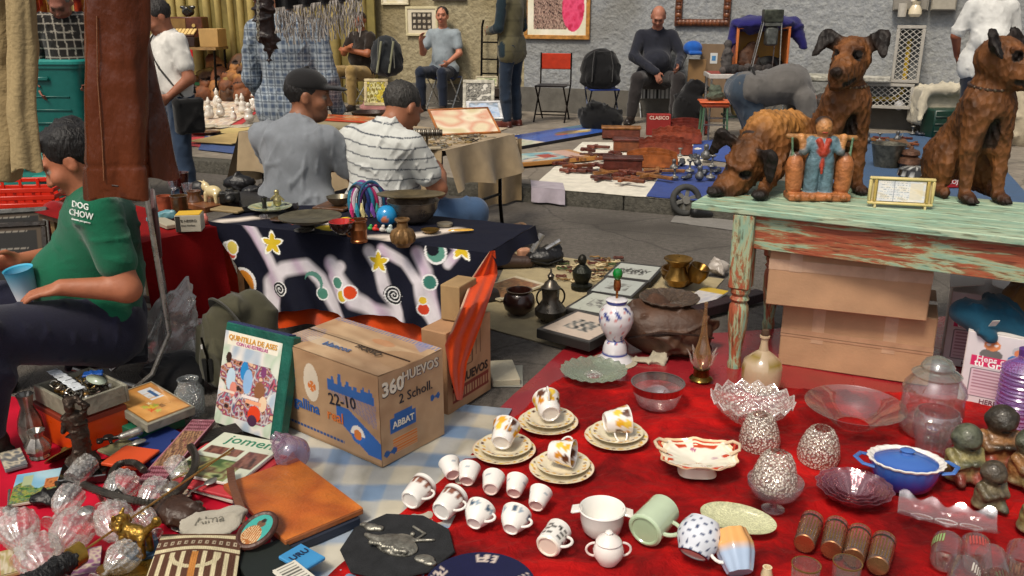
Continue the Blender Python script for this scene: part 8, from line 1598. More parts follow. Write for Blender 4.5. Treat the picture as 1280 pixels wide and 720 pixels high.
pic('mounted_print','cream print lying flat left of the orange framed one',jz(570,155),.24,.2,.5,-1.35,'#b8a88a',noise_img(204,['#cfc4a8','#b8ac90','#ddd4bc'],6),.015)
t=flat('cardboard_tray','beige cardboard box of magazines between the two seated men','box',[(424,150),(452,146),(462,165),(432,170)],.09,None,'#8d8264',z=JZ+.002,mat=CARD)[0]
flat('magazine','red and orange magazine on the beige cardboard box','magazine',[(420,143),(448,139),(452,152),(426,157)],.012,noise_img(205,['#c43a1e','#e07a3a','#8a1a14','#dcb48a'],12,3),'#b8401e',z=JZ+.095)
p=jz(464,160);lath('wooden_bowl','dark brown wooden bowl behind the head of the man in the striped shirt','bowl',p,[(0,0),(.06,0),(.1,.04),(.13,.11),(.122,.11),(.09,.04),(0,.02)],'#3c2416',WOODM)
def yel(U,Vv):c=noise_img(206,['#b8a02c','#d8c84a','#5a4a1c','#e4dca0','#7a6a20'],10,3)(U,Vv);return c
pic('yellow_print','small yellow portrait print in a cream mount beside the backpack',P(470,132,.6),.24,.26,-.1,-.2,'#c4b48a',yel,.03)
t=thing('round_hand_mirror','oval dark wooden mirror leaning behind the man in the black cap','mirror',P(337,165,.66),(.5,.25,.3));M().lathe([(.0001,-.004),(.11,-.004),(.12,0),(.11,.006),(.095,.003)],40,col=H('#3a2418'),sx=.42,cap=False).build('rim',WOODM,t,rot=(PI/2,0,0));M().lathe([(.0001,0),(.1,0)],40,col=H('#8a8880'),sx=.42,cap=False).build('mirror_glass',METAL,t,(0,-.005,0),(PI/2,0,0))
lath('blue_glass','pale blue glass tumbler left of the oval mirror','glass',P(322,168,.66),[(0,0),(.03,0),(.035,.07),(.03,.07),(0,.01)],'#6fb4d0',CERAM)
# ================= on the pavement, left: masks, figurines, organ =================
KZ=SW+.004
def kz(x,y,h=0):return P(x,y,SW+.012+h)
cloth_poly('red_blanket','bright red blanket on the pavement under the white figurines',[P(208,180,SW),P(262,186,SW),P(352,118,SW),P(222,112,SW)],40,40,CLOTH,SW+.004,.005,7,H('#b8141c'),31,.004)
cloth_poly('blue_cloth','deep blue cloth edging the pavement in front of the flat cardboard sheets',[P(248,188,SW),P(316,196,SW),P(330,165,SW),P(262,160,SW)],30,30,CLOTH,SW+.009,.004,7,H('#1d3f78'),32,.004)
cloth_poly('patterned_cloth','pale patterned cloth spread over the red blanket',[P(222,166,SW),P(262,172,SW),P(345,125,SW),P(228,128,SW)],40,40,CLOTH,SW+.013,.004,8,(.5,)*3,33,.003,colfn=noise_img(207,['#d8ccb0','#c9a890','#e4dcc8','#a8908a','#dcc8a4'],20,3))
flat('cardboard_sheet','tan cardboard sheet lying on the blue cloth at the kerb','cardboard',[(270,166),(318,168),(314,180),(252,176)],.012,None,'#b39a66',z=SW+.028,mat=CARD)
flat('cardboard_sheet','yellowish cardboard sheet behind the tan one','cardboard',[(282,158),(325,160),(320,167),(272,165)],.012,None,'#c2ac72',z=SW+.03,mat=CARD)
fgp=((246,152),(262,148),(276,146),(292,150),(304,142),(312,152),(297,132),(272,134),(318,138));fgl=ordlabel(fgp,'white porcelain figurine','on the sunlit blanket')
for i,(x,y)in enumerate(fgp):
 h_=.17+.05*(i%3);q=[ell((0,0,h_*.2),(h_*.28,h_*.24,h_*.22),0,.02),ell((0,0,h_*.5),(h_*.2,h_*.17,h_*.24),0,.02),ell((0,0,h_*.85),(h_*.14,h_*.14,h_*.16),0,.01),cap((-h_*.2,0,h_*.6),(-h_*.1,-h_*.2,h_*.35),h_*.06,h_*.05,0,.01),cap((h_*.2,0,h_*.6),(h_*.1,-h_*.2,h_*.35),h_*.06,h_*.05,0,.01)]
 if i%3==1:q.append(cap((0,0,h_*.9),(0,0,h_*1.12),h_*.1,h_*.05,0,.01))
 if i<3:me_=sdf('fg',q,{0:H('#cfc8bc')},.012,CERAM);
 if i<3:mm_=[me_]if i==0 else mm_+[me_]
 tag(link('porcelain_figurine',mm_[i%3],None,kz(x,y,.01),i*.8,scale=1+.12*math.sin(i*2.1)),fgl[i],'figurine','white porcelain figurines on the blanket')
pm=M().lathe([(.0001,0),(.06,0),(.11,.02),(.105,.024),(.05,.008),(.0001,.008)],24,col=H('#d2cbb8'),cap=False).mesh('pl',CERAM)
plp=((232,158),(243,164),(258,160),(236,148),(280,160),(300,160),(250,140));pll=ordlabel(plp,'small pale plate','on the patterned cloth',2)
for i,(x,y)in enumerate(plp):tag(link('plate',pm,None,kz(x,y,.012),i,scale=.8+.2*(i%3)),pll[i],'plate','small plates on the patterned cloth')
lath('wooden_platter','long dark wooden platter between the figurines and the cardboard sheets','platter',kz(254,168,.01),[(0,0),(.12,0),(.2,.03),(.19,.035),(.1,.012),(0,.01)],'#5a3a20',WOODM,sy=.5,rot=(0,0,.2))
# clay masks and pots heap
cm=[]
for v_ in range(4):
 q=[ell((0,0,0),(.12,.07,.15),0,.03),ell((0,-.06,-.01),(.025,.035,.035),0,.03),ell((0,-.04,-.075),(.05,.03,.018),1,.01),ell((.045,-.055,.035),(.03,.02,.018),1,.008,op='-'),ell((-.045,-.055,.035),(.03,.02,.018),1,.008,op='-'),ell((.115,0,0),(.02,.02,.04),0,.01),ell((-.115,0,0),(.02,.02,.04),0,.01)]
 if v_==1:q+=[cap((-.08,0,.13),(.08,0,.13),.03,.03,2,.01)]
 if v_==2:q=[ell((0,0,0),(.12,.12,.1),0,.02),ell((0,0,.09),(.06,.06,.03),1,.02,op='-'),cap((0,0,.08),(0,0,.1),.07,.08,0,.01),ell((0,0,.12),(.06,.06,.06),1,.01,op='-')]
 if v_==3:q+=[ell((0,0,.14),(.07,.05,.05),2,.02)]
 cm.append([sdf('mk',q,{0:H(c1),1:H('#2a1810'),2:H(c2)},.012,CLAY,folds(.006,60,v_))for c1,c2 in(('#7a4624','#9a6a34'),('#a06a34','#5a3018'),('#5c3a1e','#8a7034'))])
mk=[(258,122,2),(272,118,0),(288,116,3),(302,112,1),(312,118,0),(262,104,1),(278,100,0),(294,98,2),(308,96,3),(318,102,1),(272,88,3),(300,84,0),(286,108,2),(244,112,2),(232,116,0),(306,126,2),(322,116,0),(250,128,0)]
mkl=ordlabel(mk,['earthenware mask' if q[2]!=2 else 'round earthenware pot' for q in mk],'in the heap by the ochre fence')
for i,(x,y,v_)in enumerate(mk):
 p=W(x,y,.75-(130-y)*.008);p.z=max(p.z,SW+.12);tag(link('clay_mask' if v_!=2 else 'clay_pot',cm[v_][i%3],None,p,(random.uniform(-.5,.1),random.uniform(-.4,.4),random.uniform(-.5,.5)),scale=1.45),mkl[i],'mask' if v_!=2 else 'pot','clay masks heaped by the fence' if v_!=2 else 'clay pots heaped by the fence')
hp=tag(link('clay_heap',sdf('hp',[ell((0,0,0),(.75,.3,.3),0,.1),ell((.3,.1,.15),(.35,.2,.38),0,.1),ell((-.5,-.05,-.02),(.4,.25,.2),0,.1)],{0:H('#4f3420')},.03,CLAY,folds(.06,14,2)),None,W(284,118,.35),WRZ),None,None,None,'stuff')
# organ and radio on a small table
Yo=W(245,100,.7).y;p=PY(245,60,Yo);tb2=thing('pavement_table','small table with a red cloth carrying a toy organ and a radio by the fence','table',(p.x,Yo,SW),-.1);hh=(p.z-SW)/1.35;tb2.scale=(1.45,1.2,1.35)
M().box((.62,.4,.03),(-.02,0,hh),H('#8a6c42')).build('table_top',WOODM,tb2)
for x in(-.28,.26):
 for y in(-.16,.16):M().tube([(x,y,hh),(x*.9,y,0)],.014,H('#1c1713'),6).build('leg',METAL,tb2)
M().box((.34,.01,.22),(-.13,-.215,hh-.12),H('#b3141a')).build('red_cloth',CLOTH,tb2)
org=thing('toy_organ','small brown toy organ with cream keys on the table by the fence','organ',(p.x-.18,Yo,p.z+.02),-.1,scale=1.45);M().box((.34,.26,.1),(0,.02,.05),H('#2e150c'),b=.008).build('case',WOODM,org);M().box((.32,.13,.02),(0,-.03,.14),H('#4a1f12'),rot=(.5,0,0),b=.004).build('key_bed',WOODM,org)
for i in range(8):M().box((.034,.11,.014),(-.14+i*.04,-.035,.155),H('#d8b878'),rot=(.5,0,0),b=.003).build('key',PLAST,org)
rad=thing('wooden_radio','wooden box radio standing behind the toy organ','radio',(p.x-.15,Yo+.25,p.z+.02),-.1,scale=1.3);M().box((.4,.2,.34),(0,0,.17),H('#5a2c16'),b=.01).build('case',WOODM,rad);M().box((.18,.01,.16),(-.09,-.104,.24),H('#8a6a3c'),b=.003).build('speaker_cloth',CLOTH,rad);M().cyl(.02,.015,(.1,-.1,.24),H('#c9a860'),(PI/2,0,0)).build('knob',PLAST,rad)
q=[ell((0,0,.05),(.07,.05,.05),0,.02),ell((.0,-.03,.08),(.03,.03,.03),0,.02)];tag(link('black_telephone',sdf('ph',q+[cap((-.07,0,.1),(.07,0,.1),.018,.018,0,.02)],{0:H('#15130f')},.008,CERAM),None,(p.x-.15,Yo+.25,p.z+.465),scale=1.4),'small black telephone on top of the wooden radio','telephone')
bxx=thing('tan_box','plain tan cardboard box right of the toy organ','box',(p.x+.28,Yo,p.z+.02),-.1,scale=1.5);M().box((.2,.22,.18),(0,0,.09),H('#b8935a'),b=.004).build('carton',CARD,bxx)
crate('green_crate','green plastic crate under the table with the red cloth',(p.x-.1,Yo+.05,SW),-.1,(.5,.3,.3),'#1c5a30',5)
# textiles at far top left
for i,(x0,x1,c1,lb)in enumerate(((-20,34,'#a8281a','red and gold striped textile hanging at the far left'),(34,52,'#c23a1c','orange red scarf hanging at the far left beside the checked shirt man'),(52,76,'#b98a3c','gold patterned textile hanging behind the checked shirt man'),(86,130,'#6a1f20','dark red textile with cream dots hanging behind the checked shirt man'))):
 a_,b_=PY(x0,-30,8.6),PY(x1,-30,8.6);g=M();g.slab(26,30,lambda U,Vv:(a_.x+(b_.x-a_.x)*U,8.6+.05*np.sin(U*14+i),2.0-1.1*Vv+0*U),.01,lambda U,Vv,c1=c1,i=i:noise_img(300+i,[c1,'#d8a83c',c1,'#7a1a12','#d8542a'],9,3)(U*1.5,Vv));tag(g.build('hanging_textile',CLOTH,sharp=80),lb,'textile')
tx=thing('textile_rack','wooden pole rack holding the hanging textiles at the far left','rack',(0,0,0));a_=PY(-20,20,8.62);b_=PY(132,20,8.62);M().tube([(a_.x,8.62,2.02),(b_.x,8.62,2.02)],.02,H('#5a4028'),8).build('cross_pole',WOODM,tx);[M().tube([(q.x,8.62,0),(q.x,8.62,2.02)],.02,H('#5a4028'),8).build('post',WOODM,tx)for q in(a_,b_)]
# ================= by the wall: chairs, bags, pictures =================
def fchair(label,x,y,rz,seatc,frame_c,back=True,group=None,sc_=1,z=SW,Yo=None,name='folding_chair'):
 p=P(x,y,z);t=thing(name,label,'chair',(p.x,p.y,z),rz,group,scale=sc_);fm=H(frame_c)
 for s_ in(-1,1):
  M().tube([(s_*.2,-.22,.85),(s_*.2,-.2,.46),(s_*.2,.2,.0)],.011,fm,7).build('long_leg',METAL,t);M().tube([(s_*.18,.18,.44),(s_*.18,-.24,.0)],.011,fm,7).build('short_leg',METAL,t)
 M().tube([(-.2,.12,.09),(.2,.12,.09)],.008,fm,6).build('stretcher',METAL,t);M().tube([(-.18,-.16,.1),(.18,-.16,.1)],.008,fm,6).build('stretcher',METAL,t)
 M().box((.4,.38,.02),(0,-.01,.45),H(seatc)if seatc!='#b8371e' else H('#1a1412'),b=.008).build('seat',CLOTH,t)
 if back:M().box((.41,.02,.2),(0,-.225,.74),H(seatc),b=.008).build('backrest',CLOTH,t)
 return t
fchair('folding chair with a red cloth back and black tubes standing empty by the wall',690,151,PI-.25,'#b8371e','#1e1613')
fchair('blue folding chair loaded with a black backpack by the wall',752,154,PI+.1,'#1c3a8a','#2a3040',sc_=.95)
fchair('blue backed folding chair with white tubes under the man in the pale grey shirt',556,136,PI-.37,'#1c3a78','#c9c9c4',sc_=1)
fchair('white tubed folding chair under the man with crossed arms',440,136,PI-.67,'#2a241e','#bdbab0',sc_=1)
q_=P(822,150,SW);t=thing('striped_stool','low folding stool with a grey and white striped seat under the man in navy','stool',(q_.x,q_.y+.4,SW),.0)
M().grid(24,10,lambda U,Vv:((U-.5)*.44,-.2+.4*Vv,.44-.03*np.sin(Vv*PI)),lambda U,Vv:np.where((np.mod(U*9,1)<.5)[...,None],np.array(H('#c9c9c4')),np.array(H('#2e2e30')))).build('seat',CLOTH,t);M().grid(24,6,lambda U,Vv:((U-.5)*.44,-.2-.02*Vv,.44-.18*Vv),lambda U,Vv:np.where((np.mod(U*9,1)<.5)[...,None],np.array(H('#c9c9c4')),np.array(H('#2e2e30'))),flip=True).build('seat_flap',CLOTH,t)
for s_ in(-1,1):M().tube([(s_*.21,-.2,.43),(s_*.21,.2,0)],.01,H('#c4c4c0'),7).build('leg',METAL,t);M().tube([(s_*.19,.2,.43),(s_*.19,-.2,0)],.01,H('#c4c4c0'),7).build('leg',METAL,t)
def bpack(label,p,rz,sz,col,mats=CLOTH,seed=0,name='backpack'):
 a,b,c=sz;t=thing(name,label,'backpack',p,rz);link('bag',sdf('bp',[ell((0,0,c*.5),(a,b,c*.52),0,.04),ell((0,-b*.7,c*.32),(a*.75,b*.5,c*.28),0,.03),ell((0,0,c*.2),(a*1.05,b*1.05,c*.22),0,.05)],{0:H(col)},.014,mats,folds(.012,24,seed)),t)
 for s_ in(-1,1):M().tube([(s_*a*.4,-b*1.02,c*.95),(s_*a*.5,-b*1.35,c*.6),(s_*a*.5,-b*1.15,c*.2)],.016,H('#5a5a50' if seed==1 else '#1c1c1e'),6,flat=.4).build('strap',CLOTH,t)
 return t
p=PY(484,92,11.4);hb_=bpack('grey and black hiking backpack leaning on the seat beside the man with crossed arms',(p.x,11.4,p.z-.02),.1,(.2,.14,.48),'#24272a',seed=1)
for s_ in(-.09,.06):M().tube([(s_-.03,-.17,.04),(s_+.04,-.19,.42)],.014,H('#8a8a70'),6).build('pale_panel',CLOTH,hb_)
p=PY(480,116,11.2);blob('patterned_bundle','white and red patterned blanket bundle under the hiking backpack','blanket',(p.x,11.15,SW+.02),(.27,.16,.26),'#9a6a66',CLOTH,.03,18,4,.016,[(-.1,-.08,.36,.14,.1,.1),(.14,-.05,.34,.12,.1,.1)])
bpack('black backpack standing on the blue folding chair',P(750,100,.12)*0+Vector((P(752,154,SW).x-.04,P(752,154,SW).y-.05,SW+.44)),.05,(.25,.16,.48),'#101012',seed=2)
p=P(752,165,SW);blob('black_duffel','black duffel bag on the pavement in front of the blue folding chair','bag',(p.x,p.y+.1,SW),(.27,.16,.17),'#0e0e10',CLOTH,.03,18,6,.016,[(-.08,-.02,.3,.12,.1,.06)])
blob('black_bundle','heap of black bags beside the cardboard sheets','bag',(P(862,158,SW).x,P(862,158,SW).y+.1,SW),(.22,.2,.25),'#0d0c0e',CLOTH,.04,16,7,.018,[(.05,0,.45,.14,.12,.12)])
# hand truck and crate of frames
p=W(611,120,.2);t=thing('hand_truck','black steel hand truck standing against the warm lit wall','hand truck',(p.x,p.y,SW),WRZ,scale=1.15)
for s_ in(-1,1):M().tube([(s_*.11,0,.0),(s_*.11,.06,1.0),(s_*.09,.06,1.08)],.014,H('#1c1a18'),8).build('rail',METAL,t)
for z_ in(.45,.62,.82):M().tube([(-.11,.04,z_),(.11,.04,z_)],.01,H('#1c1a18'),6).build('cross_bar',METAL,t)
M().box((.3,.18,.01),(0,-.1,.01),H('#1c1a18')).build('toe_plate',METAL,t)
p=W(613,120,.75);t=thing('dark_crate','dark wooden crate holding framed prints behind the standing man in the vest','crate',(p.x,p.y,SW),WRZ)
for z_ in(.06,.2,.34):M().box((.62,.02,.11),(0,-.2,z_),H('#2c2018'),b=.004).build('slat',WOODM,t);M().box((.62,.02,.11),(0,.2,z_),H('#2c2018'),b=.004).build('slat',WOODM,t)
for s_ in(-1,1):M().box((.02,.38,.38),(s_*.31,0,.2),H('#2c2018'),b=.004).build('end_board',WOODM,t)
M().box((.58,.36,.02),(0,0,.38),H('#1e1611')).build('top_board',WOODM,t)
pic('framed_print','small framed green print in front of the dark crate',(p.x-.05,p.y-.1,SW+.4),.3,.14,-.1,-.3,'#b8ac90',noise_img(210,['#8a9a5c','#c9c4a4','#5a6a3a'],7),.02)
# paintings flat on the pavement
def bird(U,Vv):
 c=noise_img(211,['#2c4fa0','#3a62b4','#24428c'],4)(U,Vv);q=(Vv<.2);n=noise_img(212,['#d8d0b8','#a8b8a0','#e4dccc','#c9b890'],12)(U,Vv);c[q]=n[q];q=(U<.25)&(Vv>.7);c[q]=c[q]*.5+np.array(H('#5a8a6a'))*.5
 for x,y,rx,ry,cc in((.55,.55,.17,.1,'#8a7a5c'),(.62,.66,.14,.07,'#c9a85c'),(.45,.58,.1,.1,'#6a5a4c'),(.55,.72,.08,.05,'#d8d0b0'),(.6,.48,.08,.05,'#a8502c')):q=((U-x)/rx)**2+((Vv-y)/ry)**2<1;c[q]=H(cc)
 return c
flat('bird_painting','framed blue painting with a bird lying on the pavement','painting',[(687,152),(742,155),(710,187),(655,180)],.03,bird,'#1a1a22',z=SW+.005,nx=60,ny=60)
def land(U,Vv):c=noise_img(213,['#4a8aa0','#7ab0b8','#c9d0c0','#3a6a88','#d8c0a8'],7,3)(U,Vv);q=(Vv>.8);c[q]=H('#c9a898');q=(U>.3)&(U<.7)&(abs(Vv-.68)<.06);c[q]=H('#a8382c');q=(U>.93)|(Vv<.05)|(Vv>.95)|(U<.04);c[q]=H('#b8854a');return c
flat('harbour_painting','blue harbour painting in a light wooden frame jutting over the kerb','painting',[(634,182),(698,187),(655,217),(628,208)],.035,land,'#b07a3c',z=SW+.02,nx=50,ny=50)
flat('paper_print','white print with a brown border lying left of the bird painting','print',[(622,166),(656,169),(640,177),(612,174)],.006,noise_img(214,['#d0c9ba','#8a7460','#d8d2c6','#c9b8a8'],9),'#d0c9ba',z=SW+.006)
flat('paper_print','second pale print under the corner of the jewellery table cloth','print',[(610,158),(630,160),(622,166),(600,165)],.006,None,'#b8a890',z=SW+.006)
# ---- wooden crosses on the white cloth ----
cloth_poly('white_cloth','sunlit white cloth spread at the kerb under the wooden crosses',[KP(664),KP(866),P(884,180,SW),P(728,178,SW)],60,50,CLOTH,SW+.004,.004,7,H('#d8d2c2'),35,.004)
a_,b_=KP(664,SW,.0),KP(706,SW,.0);g=M();g.slab(24,16,lambda U,Vv:(a_.x+(b_.x-a_.x)*U,a_.y+(b_.y-a_.y)*U-.02-.03*np.sin(U*9)*Vv*.6-.03*Vv,SW+.012-.11*Vv+0*U),.004,H('#a39aa4'));g.slab(24,12,lambda U,Vv:(a_.x+(b_.x-a_.x)*U,a_.y+(b_.y-a_.y)*U-.02+.3*Vv,SW+.013+0*U),.004,H('#a39aa4'));tag(g.build('lilac_doily',CLOTH,sharp=80),'lilac grey doily hanging over the kerb left of the crosses','cloth')
wc=['#5a2418','#6a3020','#7a4020','#4a1c14','#8a5a2c']
def crossm(L,col):g=M();g.box((.045,L,.035),(0,0,.018),col,b=.005);g.box((L*.62,.045,.035),(0,L*.16,.0195),col,b=.005);g.box((.055,.055,.04),(0,L*.16,.02),tuple(c*.8 for c in col),b=.006);return g
cms=[crossm(.26+.05*i,H(wc[i])).mesh('cross',WOODM,False)for i in range(5)]
cr=[(700,203,.9),(712,198,-.5),(722,206,1.8),(735,212,.7),(728,196,2.2),(748,205,1.2),(716,212,1.3),(757,198,.3),(745,192,1.6),(765,214,1.9),(778,217,2.0),(790,214,1.1),(800,222,1.7),(808,215,2.1),(818,219,.8),(770,190,.4),(760,206,2.5),(786,224,1.0),(755,220,2.6),(830,212,1.4),(735,186,.6),(748,182,1.2),(775,200,2.4)]
crl=ordlabel(cr,'small dark wooden cross','on the sunlit white cloth')
for i,(x,y,r_)in enumerate(cr):tag(link('wooden_cross',cms[i%5],None,kz(x,y+3,.005+.012*(i%3)),r_,scale=.78),crl[i],'cross','wooden crosses on the white cloth')
def rack_(label,x,y,w_,h_,rz,col,wavy=False):
 p=kz(x,y,.006);t=thing('wooden_rack',label,'wooden rack',p,rz);c=H(col);n_=24
 for k_,(yy,hs__)in enumerate(((0,.7),(.07,.85),(.14,1.0))):
  pts=[(-w_/2,0)]+[(-w_/2+w_*i/n_,h_*hs__*(.72+.28*math.sin(PI*i/n_)**.8+(.05*math.cos(i*1.6)if wavy else 0)))for i in range(n_+1)]+[(w_/2,0)]
  g=M();g.prism([(a,b)for a,b in pts][::-1],.018,c);g.build('panel',WOODM,t,(0,yy,0),(PI/2,0,0),smooth=False)
 M().box((w_,.2,.02),(0,.085,.01),tuple(q*.8 for q in c)).build('base',WOODM,t,smooth=False);return t
rack_('orange brown arched letter rack, nearest of the row of wooden racks',815,209,.46,.16,-.1,'#9a5424');rack_('brown wavy topped letter rack behind the arched one',832,193,.52,.17,-.1,'#7a3420',True);rack_('red brown wooden rack, third of the row',846,179,.52,.17,-.1,'#8a3c24',True);rack_('darkest wooden rack at the rear of the row',858,167,.5,.17,-.1,'#6a2418')
for i,(x,y,w_,lb)in enumerate(((778,213,.34,'long carved dark wooden box at the front of the crosses'),(776,172,.42,'dark red wooden box beside the foot of the man in navy'),(785,188,.3,'plain brown wooden box left of the racks'))):
 t=thing('wooden_box',lb,'box',kz(x,y,.006),-.1);M().box((w_,.16,.1),(0,0,.05),H(wc[i%3]),b=.006).build('box',WOODM,t,smooth=False);M().box((w_+.02,.18,.025),(0,0,.113),H(wc[(i+3)%5]),b=.006).build('lid',WOODM,t,smooth=False)
t=thing('red_box','red printed box with white lettering standing behind the wooden racks','box',(P(824,170,SW).x,P(824,170,SW).y+.1,SW),-.05);M().box((.27,.12,.24),(0,0,.12),H('#8a1c18'),b=.004).build('carton',PAPER,t,smooth=False);letters('CLASICO',.055,H('#d8b8a8'),t,(0,-.063,.2),(PI/2,0,0),bold=.03)
# silver ware on blue cloth
cloth_poly('blue_kerb_cloth','royal blue cloth at the kerb under the silver ware',[KP(808),KP(905),P(925,212,SW),P(835,206,SW)],30,24,CLOTH,SW+.010,.008,9,H('#12347e'),36,.004)
cloth_poly('blue_cloth_far','royal blue cloth further back by the leg of the bending man',[P(862,198,SW),P(912,204,SW),P(918,172,SW),P(868,178,SW)],30,24,CLOTH,SW+.006,.006,9,H('#163f8e'),37,.004)
sv=[(842,214,0),(852,206,1),(862,216,2),(872,208,0),(880,218,1),(890,210,2),(858,224,1),(874,226,0),(888,224,2),(850,196,2),(866,198,1),(882,200,0),(896,216,1),(843,224,2)]
svm=[sdf('sv',[ell((0,0,.05),(.06,.05,.05),0,.02),cap((0,0,.08),(0,0,.15),.02,.03,0,.02),cap((.05,0,.06),(.1,0,.11),.012,.01,0,.01)],{0:H('#6a6a6a')},.01,DMETAL),sdf('sv',[ell((0,0,.025),(.09,.05,.03),0,.02),ell((.05,.02,.05),(.03,.03,.03),0,.02)],{0:H('#55585e')},.01,DMETAL,folds(.012,60,2)),sdf('sv',[ell((0,0,.02),(.05,.05,.02),0,.02),cap((0,0,.02),(0,0,.12),.012,.012,0,.02),ell((0,0,.13),(.04,.04,.015),0,.01)],{0:H('#8d8b86')},.01,DMETAL)]
svl=ordlabel(sv,[('small silver jug','dark lumpy pewter piece','little pedestal dish')[q[2]]for q in sv],'on the blue kerb cloth')
for i,(x,y,k_)in enumerate(sv):tag(link('silver_ware',svm[k_],None,kz(x,y,.014),i*1.1,scale=.62+.12*(i%3)),svl[i],('jug','pewter piece','dish')[k_],('silver jugs','pewter pieces','pedestal dishes')[k_]+' on the blue cloth')
# wheel, shoes and grey sheet in the gutter
p=P(856,270);t=thing('cart_wheel','small grey cart wheel standing in the gutter under the corner of the painted table','wheel',(p.x,p.y,.125),(PI/2-.15,0,.1));M().tube([(.1*math.cos(a),.1*math.sin(a),0)for a in np.linspace(0,2*PI,36,endpoint=False)],.024,H('#3c3c3a'),10,closed=True).build('tyre',V(rough=.8,noise=.1,bump=.2),t)
M().cyl(.03,.05,(0,0,-.025),H('#77756f')).build('hub',PLAST,t)
for k_ in range(3):M().box((.16,.03,.012),(0,0,0),H('#6a6964'),rot=(0,0,k_*PI/3+.3),b=.004).build('spoke',PLAST,t)
for i,(x,y)in enumerate(((882,272),(898,268))):tag(link('black_shoe',sdf('bs',[cap((-.08,0,.04),(.08,0,.025),.045,.035,0,.02),ell((-.06,0,.08),(.04,.035,.03),0,.02)],{0:H('#101010')},.01,LEATH),None,P(x,y,.002),i*.4),'black shoe in the gutter, the one '+('nearer the cart wheel' if i==0 else 'further under the painted table'),'shoe','black shoes in the gutter')
cloth_poly('grey_sheet','thin grey sheet lying flat on the road under the wheel and shoes',[P(838,278),P(925,290),P(935,268),P(850,262)],24,14,CLOTH,.004,.003,9,H('#77736c'),38,.003)
# ================= rack table with the model, cardboard, orange tray =================
p=P(945,175,SW);Yr=p.y-.1;x0=PY(887,90,Yr).x;x1=PY(985,90,Yr).x;zt=PY(940,92,Yr).z;rt2=thing('white_rack_table','white wire legged table loaded with a crate and a stove model behind the bending man','table',((x0+x1)/2,Yr,SW),-.08);w_=x1-x0
M().box((w_,.5,.05),(0,.2,zt-SW-.03),H('#b8b4ae'),b=.006).build('table_top',PLAST,rt2);M().box((w_*.95,.42,.004),(0,.2,zt-SW-.002),H('#8a3a30')).build('printed_mat',PAPER,rt2)
for s_ in(-1,1):
 for y in(0,.4):M().tube([(s_*w_*.46,y,zt-SW-.05),(s_*w_*.46,y,0)],.012,H('#b0aeaa'),7).build('leg',METAL,rt2)
M().tube([(-w_*.46,0,.25),(w_*.46,0,.25)],.008,H('#b0aeaa'),6).build('stretcher',METAL,rt2)
def rp(x,y,dy=0):q=PY(x,y,Yr+dy);return q
q=rp(950,80,.25);cw=rp(985,60,.25).x-rp(920,60,.25).x;chh=rp(950,33,.25).z-zt;t=thing('orange_crate','open crate with an orange rim and yellow inside standing on the rack table','crate',(q.x,Yr+.3,zt+.002),-.08)
g=M();frame_m(g,cw,chh,.025,.3,H('#c8713a'));g.build('rim',PLAST,t,(0,-.0,0));M().box((cw*.96,.01,chh*.96),(0,.14,chh*.5),H('#a8781c')).build('back_panel',PLAST,t)
link('contents',sdf('ct',[ell((-.15,0,.12),(.12,.08,.14),0,.04),ell((.1,0,.08),(.16,.08,.1),1,.04),ell((-.1,0,.25),(.07,.05,.08),0,.03)],{0:H('#4a2c18'),1:H('#101010')},.015,CLAY,folds(.03,22,3)),t,(0,-.02,0))
q=rp(955,40,.3);link_=[ell((0,0,0),(cw*.62,.24,.09),0,.05),cap((-cw*.55,0,-.02),(-cw*.68,-.05,-.28),.07,.04,0,.05),cap((cw*.55,0,-.02),(cw*.75,-.05,-.22),.1,.05,0,.05)];tag(link('purple_cloth',sdf('pc',link_,{0:H('#1f1c5c')},.018,CLOTH,folds(.02,20,4)),None,(q.x,Yr+.3,zt+chh+.03)),'dark purple blue cloth thrown over the orange rimmed crate','cloth')
q=rp(966,45,-.05);t=thing('stove_model','grey metal stove chimney model on wires standing on the rack table','model',(q.x,Yr+.02,zt+.002),-.08);zz=rp(966,12,0).z-zt;M().box((.2,.16,.13),(0,0,zz-.065),H('#4c5046'),b=.008).build('cap_box',DMETAL,t);M().box((.17,.14,.04),(0,0,zz-.15),H('#6a6c66'),b=.004).build('collar',DMETAL,t);M().box((.13,.12,.2),(0,0,zz-.27),H('#5c5e5a'),b=.02).build('flue',DMETAL,t)
for a,b in(((-.09,-.05),(-.2,-.1)),((.09,-.05),(.1,-.1)),((-.09,.05),(-.18,.1)),((.06,.05),(.06,.1))):M().tube([(a[0],a[1],zz-.1),(b[0],b[1],0)],.006,H('#b0aea8'),6).build('wire',METAL,t)
g=M();rj=random.Random(9)
for i in range(46):g.sph(rj.uniform(.025,.05),(rj.uniform(-.5,.5)*w_*.8,rj.uniform(-.07,.03),rj.uniform(.02,.06)),H(rj.choice(['#3c3634','#4c4542','#2e2a2a'])),7)
q=rp(945,84,-.05);o=g.build('stone_row',STONE,None,(q.x,Yr+.06,zt+.003),-.08);tag(o,None,None,None,'stuff')
q=rp(911,82,0);tag(link('grey_statue',sdf('gs',[cap((0,0,.05),(0,0,.22),.06,.05,0,.03),ell((0,0,.3),(.045,.04,.05),0,.02),ell((0,0,.02),(.08,.06,.03),0,.02)],{0:H('#4a4644')},.01,STONE,folds(.01,50,2)),None,(q.x,Yr+.1,zt+.003)),'grey stone statue at the left end of the rack table','statue')
lath('red_tin','small red tin at the right end of the rack table','tin',Vector((rp(986,84,.1).x,Yr+.1,zt+.003)),[(0,0),(.035,0),(.035,.06),(.02,.075),(0,.08)],'#a82a1c',PLAST)
